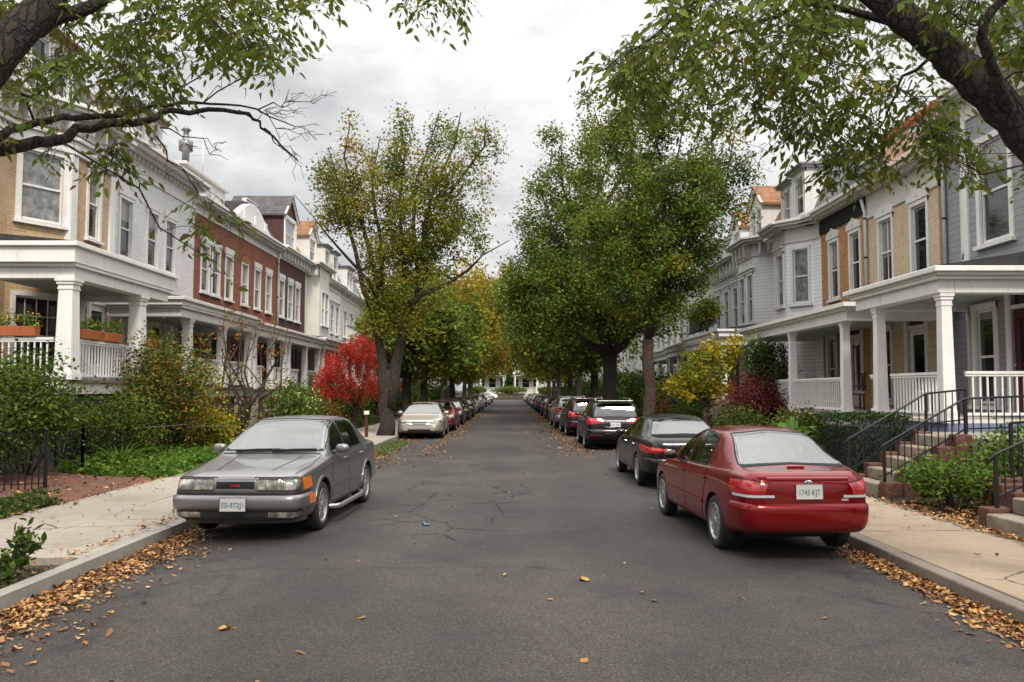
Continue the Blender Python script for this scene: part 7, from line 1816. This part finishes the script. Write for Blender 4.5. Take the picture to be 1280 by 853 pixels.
# ------------------------------------------------------------------ steps, rails, fences and the small things
def iron_fence(name, label, pts, zf, h, step=.11, posts=True, group=None, t=.016):
    o = thing(name, label, 'fence', (pts[0][0], pts[0][1], 0), 0, group); b = Vector((pts[0][0], pts[0][1], 0)); pk = MB(); rl = MB()
    for p, q in zip(pts, pts[1:]):
        p, q = Vector((*p, 0)) - b, Vector((*q, 0)) - b; L = (q - p).length; n = max(1, round(L/step)); Z = lambda v, k: Vector((v.x, v.y, zf((v + b).x) + k))
        rl.bar(Z(p, h), Z(q, h), .034, .018); rl.bar(Z(p, .12), Z(q, .12), .028, .014)
        for i in range(n + 1): v = p.lerp(q, i/n); pk.bar(Z(v, .02), Z(v, h), t)
        if posts:
            for v in (p, q):
                m = MB(); z = Z(v, 0); m.box(z.x - .022, z.x + .022, z.y - .022, z.y + .022, z.z - .1, z.z + h + .07); m.lathe([(.03, 0), (.034, .02), (.001, .05)], 8, Matrix.Translation((z.x, z.y, z.z + h + .07))); m.build('post', M['iron'], o)
    pk.build('picket', M['iron'], o); rl.build('rail', M['iron'], o); return o
iron_fence('iron_fence', 'black iron fence ending at the brick path with a post', [(-7.72, 14.1), (-8.45, 13.05), (-9.3, 11.8)], lambda x: yz(x) + .02, .92, .105, True, 'black iron fences by the brick path')
iron_fence('iron_fence', 'low black iron fence behind the ivy bed beyond the brick path', [(-8.9, 16.6), (-8.3, 16.45), (-8.15, 19.0), (-8.05, 22.2)], lambda x: yz(x) + .02, .85, .14, True, 'black iron fences by the brick path', .012)
# leaning stake with wire
o = thing('garden_stake', 'thin leaning metal stake with wires standing in the ivy', 'stake', (-7.05, 18.4, .2)); mb = MB(); mb.bar((0, 0, 0), (.06, .02, .95), .022); mb.build('stake', M['iron'], o)
mb = MB(); mb.bar((.055, .02, .82), (.8, .6, .80), .006); mb.bar((.055, .02, .86), (-.9, -.6, .80), .006); mb.build('wire', M['steel'], o)
# bicycle against the fence
o = thing('bicycle', 'old bicycle leaning behind the leafy shrub by the brick path', 'bicycle', (-9.35, 16.9, .42), R(62))
for x in (-.52, .52):
    t = MB(); t.tube([(x + .33*math.cos(a), 0, .34 + .33*math.sin(a)) for a in np.linspace(0, 2*math.pi, 33)], .02, 6, False); w = t.build('wheel', M['tyre'], o)
    s = MB()
    for k in range(14): a = k*math.pi/7; s.bar((x, (-1)**k*.02, .34), (x + .31*math.cos(a), 0, .34 + .31*math.sin(a)), .004)
    s.build('spokes', M['steel'], w)
f = MB()
for p, q in (((-.52,0,.34),(-.12,0,.32)), ((-.12,0,.32),(-.24,0,.78)), ((-.24,0,.78),(-.52,0,.34)), ((-.22,0,.70),(.36,0,.74)), ((-.12,0,.32),(.38,0,.66)), ((.34,0,.86),(.52,0,.34))): f.tube([p, q], .016, 8)
f.build('frame', M['rust_red'], o)
mb = MB(); mb.tube([(.28,-.28,.98),(.36,-.2,1.0),(.34,0,.92),(.36,.2,1.0),(.28,.28,.98)], .013, 8); mb.build('handlebar', M['steel'], o)
mb = MB(); mb.lathe([(.02, 0), (.1, .01), (.11, .04), (.03, .06)], 12, Matrix.Translation((-.27, 0, .8)) @ Matrix.Diagonal((1.3, .7, 1, 1))); mb.build('saddle', M['plastic_black'], o)
# flower boxes on the porch rail
FB = 'flower boxes on the tan brick porch rail'
for i, (Y, lab) in enumerate(((18.5, 'terracotta flower box next to the corner column, yellow flowers'), (19.6, 'terracotta flower box in the middle of the porch rail'), (21.55, 'terracotta flower box beyond the second porch column'))):
    planter_box((-XL + 2.2, Y, 2.92), R(90), .8, 'petal_gold', lab, group=FB, seed=230 + i)
planter_box((-XL + 1.25, 17.42, 2.92), 0, .9, 'petal_gold', 'terracotta flower box on the end rail of the porch facing the camera', group=FB, seed=236)
# ---- stone steps with brick cheeks, grey clapboard house
def stoop(label, x0, y0, w, n, rise, run, z0, seed, post=True):
    o = thing('stone_steps', label, 'steps', (x0, y0, z0), 0, 'brick and stone front steps'); r = random.Random(seed)
    for i in range(n):
        tr = MB(); tr.box(i*run - .02, (n + .2)*run, -w/2, w/2, i*rise - (.3 if i == 0 else 0), (i + 1)*rise); tr.build('tread', M['stone'], o, bevel=.022, seg=3)
    for s in (-1, 1):
        for i in range(n):
            m = MB(); a = i*run + .02; m.box(a, a + run - .006, *sorted((s*(w/2 + .004), s*(w/2 + .24))), i*rise - .3, (i + 1)*rise + .05 + r.uniform(-.01, .01)); m.build('cheek_block', M['step_brick'], o, bevel=.018, seg=2)
    return o
stoop('stone steps with stepped brick cheeks beside the clipped hedge', 5.85, 13.95, 1.0, 5, .185, .28, .13, 1)
stoop('nearer stone steps at the picture edge with one brick pier', 5.75, 9.6, 1.2, 4, .19, .32, .13, 2)
mb = MB(); mb.box(7.25, 8.7, 12.9, 15.02, .3, 1.06); o = mb.build('landing', M['terrace_stone'], bevel=.02); tag(o, 'flat stone landing joining the steps to the grey clapboard porch', 'landing')
def handrail(label, pts, h, drop, step=.14, scroll=True):
    o = thing('iron_handrail', label, 'handrail', pts[0], 0, 'black iron handrails on the steps'); b = Vector(pts[0]); P = [Vector(p) - b for p in pts]; U = Vector((0, 0, 1))
    r_ = MB(); top = [p + U*h for p in P]
    if scroll: top = [top[0] + (P[0] - P[1]).normalized()*.12 - U*.06] + top
    r_.tube(top, .018, 8); r_.build('rail', M['iron'], o); k = MB(); lo = MB()
    for p, q in zip(P, P[1:]):
        lo.bar(p + U*.14, q + U*.14, .022); n = max(1, round((q - p).length/step))
        for i in range(n + 1): v = p.lerp(q, i/n); k.bar(v + U*.06, v + U*h, .014)
    k.build('baluster', M['iron'], o); lo.build('lower_rail', M['iron'], o)
    for v in P:
        m = MB(); m.box(v.x - .02, v.x + .02, v.y - .02, v.y + .02, v.z - drop, v.z + h); m.build('post', M['iron'], o)
    return o
handrail('black iron handrail on the hedge side of the stone steps', [(5.85, 14.55, .30), (7.2, 14.55, 1.08), (8.0, 14.75, 1.15)], .66, .25)
handrail('black iron handrail on the near side of the stone steps', [(5.9, 13.3, .32), (7.2, 13.3, 1.05), (8.5, 13.2, 1.1)], .62, .25, .12)
handrail('black iron handrail with curl on the nearer steps at the picture edge', [(5.9, 10.25, .36), (7.1, 10.25, .9), (8.2, 10.25, .95)], .66, .25, .12)
handrail('black iron rail behind the leafy plants below the blue skirt', [(6.9, 11.6, .55), (8.2, 11.9, .62)], .8, .25, .12, False)
# brick edging along the yards
mb = MB(); r = random.Random(9)
y = 14.6
while y < 19: mb.box(SR + .03, SR + .2, y, y + .38, -.02, .27 + r.uniform(-.02, .02)); y += .4
tag(mb.build('brick_edging', M['step_brick'], bevel=.012), 'low brick edging in front of the clipped hedge', 'edging')
mb = MB()
for i in range(3): mb.box(6.5 + i*.02, 7.3, 10.9 + i*.3, 11.0 + i*.3 + .1, .1, .5 + .05*i)
tag(mb.build('brick_retainer', M['step_brick'], bevel=.015), 'short red brick retaining blocks in the leafy bed', 'retaining wall')
# stone balustrade pieces (steps) seen beyond the black sedan
o = thing('stone_steps', 'pale stone stair walls rising between yellow tree and black sport utility', 'steps', (5.9, 29.6, .13), 0, 'brick and stone front steps')
for s in (0, 1.5):
    m = MB(); m.prism([(0, 0), (.25, 0), (2.4, 1.0), (2.4, 1.5), (.25, .62), (0, .62)], 'y', s, s + .22); m.v = [(x, yy, z) for x, yy, z in m.v]; m.build('stair_wall', M['stone'], o, bevel=.015)
for i in range(5):
    m = MB(); m.box(.2 + i*.4, 2.4, .225, 1.495, -.1, .18 + i*.18); m.build('tread', M['terrace_stone'], o, bevel=.012)
# dark steps below the red brick porches
for i, (Y, lab) in enumerate(((29.0, 'dark slate steps leading to the white brick porch'), (33.4, 'brick steps leading to the first red brick porch'), (38.2, 'brick steps leading to the second red brick porch'))):
    o = thing('stone_steps', lab, 'steps', (-XL + 2.2, Y, 0), 0, 'steps up to the porches')
    for k in range(7):
        m = MB(); m.box(.06, .3 + .26*(7 - k), -.7, .7, .3 + .2*k - .2, .32 + .2*k); m.build('tread', M['terrace_stone'] if i == 0 else M['step_brick'], o)
# post box on a red post, yellow tube
o = thing('mailbox_post', 'red post carrying a small white box near the forked tree', 'mailbox', (-5.12, 30.2, .13)); mb = MB(); mb.box(-.05, .05, -.05, .05, 0, .8); mb.build('post', M['red_door'], o)
mb = MB(); mb.box(-.09, .09, -.05, .05, .8, .93); mb.build('box', M['white_trim'], o, bevel=.01)
o = thing('bollard', 'short yellow post among the shrubs behind the grey sedan', 'post', (-6.9, 28.4, .1)); mb = MB(); mb.lathe([(.08, 0), (.08, .95), (.06, 1.0), (.001, 1.02)], 12); mb.build('tube', M['plastic_yellow'], o); mb = MB(); mb.lathe([(.12, -.05), (.12, .05), (.08, .06)], 12); mb.build('foot', M['iron'], o)
# porch furniture
def porch_chair(label, loc, rz, mat='white_trim'):
    o = thing('porch_chair', label, 'chair', loc, rz, 'porch chairs'); m = MB(); m.box(-.24, .24, -.22, .24, .40, .44); m.build('seat', M[mat], o, bevel=.01)
    m = MB()
    for x in np.linspace(-.2, .2, 6): m.box(x - .025, x + .025, -.25, -.225, .5, .95)
    m.box(-.25, .25, -.26, -.215, .93, 1.0); m.build('backrest', M[mat], o)
    for sx in (-1, 1):
        for sy in (-1, 1): m = MB(); m.bar((sx*.21, sy*.19, 0), (sx*.2, sy*.18, .42), .04); m.build('leg', M[mat], o)
        m = MB(); m.box(*sorted((sx*.22, sx*.29)), -.24, .22, .62, .65); m.bar((sx*.25, .18, .42), (sx*.25, .18, .63), .035); m.build('armrest', M[mat], o)
porch_chair('white slatted chair on the porch of the orange brick house', (9.3, 26.6, 1.27), R(100))
porch_chair('dark chair on the pale tan brick porch beside the door', (9.4, 22.9, 1.27), R(80), 'dark_wood')
# downpipes
DP = 'rain pipes on the house fronts'
for x, y, z0, z1, lab, sd in ((-XL + .08, 24.05, 4.9, 9.0, 'brown rain pipe between the tan brick and white brick houses', -1), (-XL + .08, 41.25, 4.3, 8.6, 'white rain pipe between red and dark brick houses', -1), (XR - .08, 24.36, 4.1, 7.4, 'pale rain pipe between tan and orange brick houses', 1), (XR + .08, 20.22, 4.1, 8.0, 'white rain pipe at the grey clapboard corner', 1)):
    o = thing('rain_pipe', lab, 'rain pipe', (x, y, z0), 0, DP); m = MB(); m.tube([(0, 0, 0), (0, 0, z1 - z0 - .4), (sd*-.1, 0, z1 - z0)], .045, 10); m.build('pipe', M['porch_wood' if 'brown' in lab else 'white_trim'], o)
    m = MB()
    for k in range(3): m.lathe([(.055, 0), (.058, .02), (.055, .05)], 10, Matrix.Translation((0, 0, .4 + k*(z1 - z0 - 1)/2)))
    m.build('clamp', M['iron'], o)
# ------------------------------------------------------------------ sky, sun, camera
w = bpy.data.worlds.new('World'); S.world = w; w.use_nodes = True; t = w.node_tree; t.nodes.clear()
N = lambda k, **a: (lambda n: ([setattr(n, x, y) for x, y in a.items()], n)[1])(t.nodes.new(k))
out = N('ShaderNodeOutputWorld'); sky = N('ShaderNodeTexSky', sky_type='NISHITA'); sky.sun_disc = False
SUN_EL, SUN_AZ = R(48), R(166)
sky.sun_elevation = SUN_EL; sky.sun_rotation = SUN_AZ
b1 = N('ShaderNodeBackground'); b1.inputs[1].default_value = .10; t.links.new(sky.outputs[0], b1.inputs[0])
tc = N('ShaderNodeTexCoord'); sx = N('ShaderNodeSeparateXYZ'); t.links.new(tc.outputs['Generated'], sx.inputs[0])
def mth(op, a, b=0.0):
    n = N('ShaderNodeMath', operation=op)
    for i, v in enumerate((a, b)):
        if hasattr(v, 'links'): t.links.new(v, n.inputs[i])
        else: n.inputs[i].default_value = v
    return n.outputs[0]
den = mth('ADD', mth('MAXIMUM', sx.outputs[2], 0.0), .22); cv = N('ShaderNodeCombineXYZ')
t.links.new(mth('DIVIDE', sx.outputs[0], den), cv.inputs[0]); t.links.new(mth('DIVIDE', sx.outputs[1], den), cv.inputs[1])
def noise(scale, detail, rough, dist=0.0, off=(0, 0, 0)):
    mp = N('ShaderNodeMapping'); mp.inputs['Location'].default_value = off; t.links.new(cv.outputs[0], mp.inputs[0])
    n = N('ShaderNodeTexNoise'); n.inputs['Scale'].default_value = scale; n.inputs['Detail'].default_value = detail; n.inputs['Roughness'].default_value = rough; n.inputs['Distortion'].default_value = dist
    t.links.new(mp.outputs[0], n.inputs['Vector']); return n.outputs['Fac']
def ramp(f, st):
    n = N('ShaderNodeValToRGB'); e = n.color_ramp.elements
    while len(e) < len(st): e.new(.5)
    for i, (p, c) in enumerate(st): e[i].position = p; e[i].color = (*c, 1)
    t.links.new(f, n.inputs[0]); return n.outputs[0]
n1 = noise(1.1, 9, .58, .5, (2.1, 3.7, 0)); n2 = noise(3.4, 8, .62, .3, (4, 2, 0))
f = mth('ADD', mth('MULTIPLY', n1, .66), mth('MULTIPLY', n2, .34))
cl = ramp(f, [(.36, (.52, .512, .505)), (.45, (.69, .68, .665)), (.53, (.88, .862, .83)), (.64, (1.04, 1.01, .965))])
b2 = N('ShaderNodeBackground'); t.links.new(cl, b2.inputs[0])
# an overcast sky is about twice as bright overhead as near the horizon
low = mth('ADD', .29, mth('MULTIPLY', mth('MAXIMUM', sx.outputs[2], 0.0), .80))
t.links.new(mth('ADD', low, mth('MULTIPLY', mth('MAXIMUM', mth('SUBTRACT', sx.outputs[2], .42), 0.0), 1.5)), b2.inputs[1])
mx = N('ShaderNodeMixShader'); mx.inputs[0].default_value = .93
t.links.new(b1.outputs[0], mx.inputs[1]); t.links.new(b2.outputs[0], mx.inputs[2]); t.links.new(mx.outputs[0], out.inputs[0])
su = bpy.data.lights.new('sun', 'SUN'); su.energy = 1.5; su.angle = R(11); su.color = (1, .92, .81)
so = bpy.data.objects.new('sun', su); COL.objects.link(so)
# the sky's sun_rotation turns clockwise from +Y
dv = Vector((math.sin(SUN_AZ)*math.cos(SUN_EL), math.cos(SUN_AZ)*math.cos(SUN_EL), math.sin(SUN_EL)))
so.rotation_euler = (-dv).to_track_quat('-Z', 'Y').to_euler()
cd = bpy.data.cameras.new('camera'); cam = bpy.data.objects.new('camera', cd); COL.objects.link(cam)
cd.sensor_width = 36; cd.lens = FPX/1280*36; cd.clip_start = .05; cd.clip_end = 3000
cam.location = (0, 0, CAM_H); cam.rotation_mode = 'QUATERNION'
cam.rotation_quaternion = (_cr @ Matrix.Rotation(R(90), 3, 'X')).to_quaternion()
S.camera = cam
vs = S.view_settings; vs.view_transform = 'Standard'; vs.look = 'None'; vs.exposure = 1.17; vs.gamma = 1; vs.use_curve_mapping = False
S.cycles.max_bounces = 6; S.cycles.diffuse_bounces = 2; S.cycles.glossy_bounces = 3; S.cycles.transmission_bounces = 4; S.cycles.transparent_max_bounces = 6
S.cycles.use_denoising = True
S.cycles.sample_clamp_indirect = 6
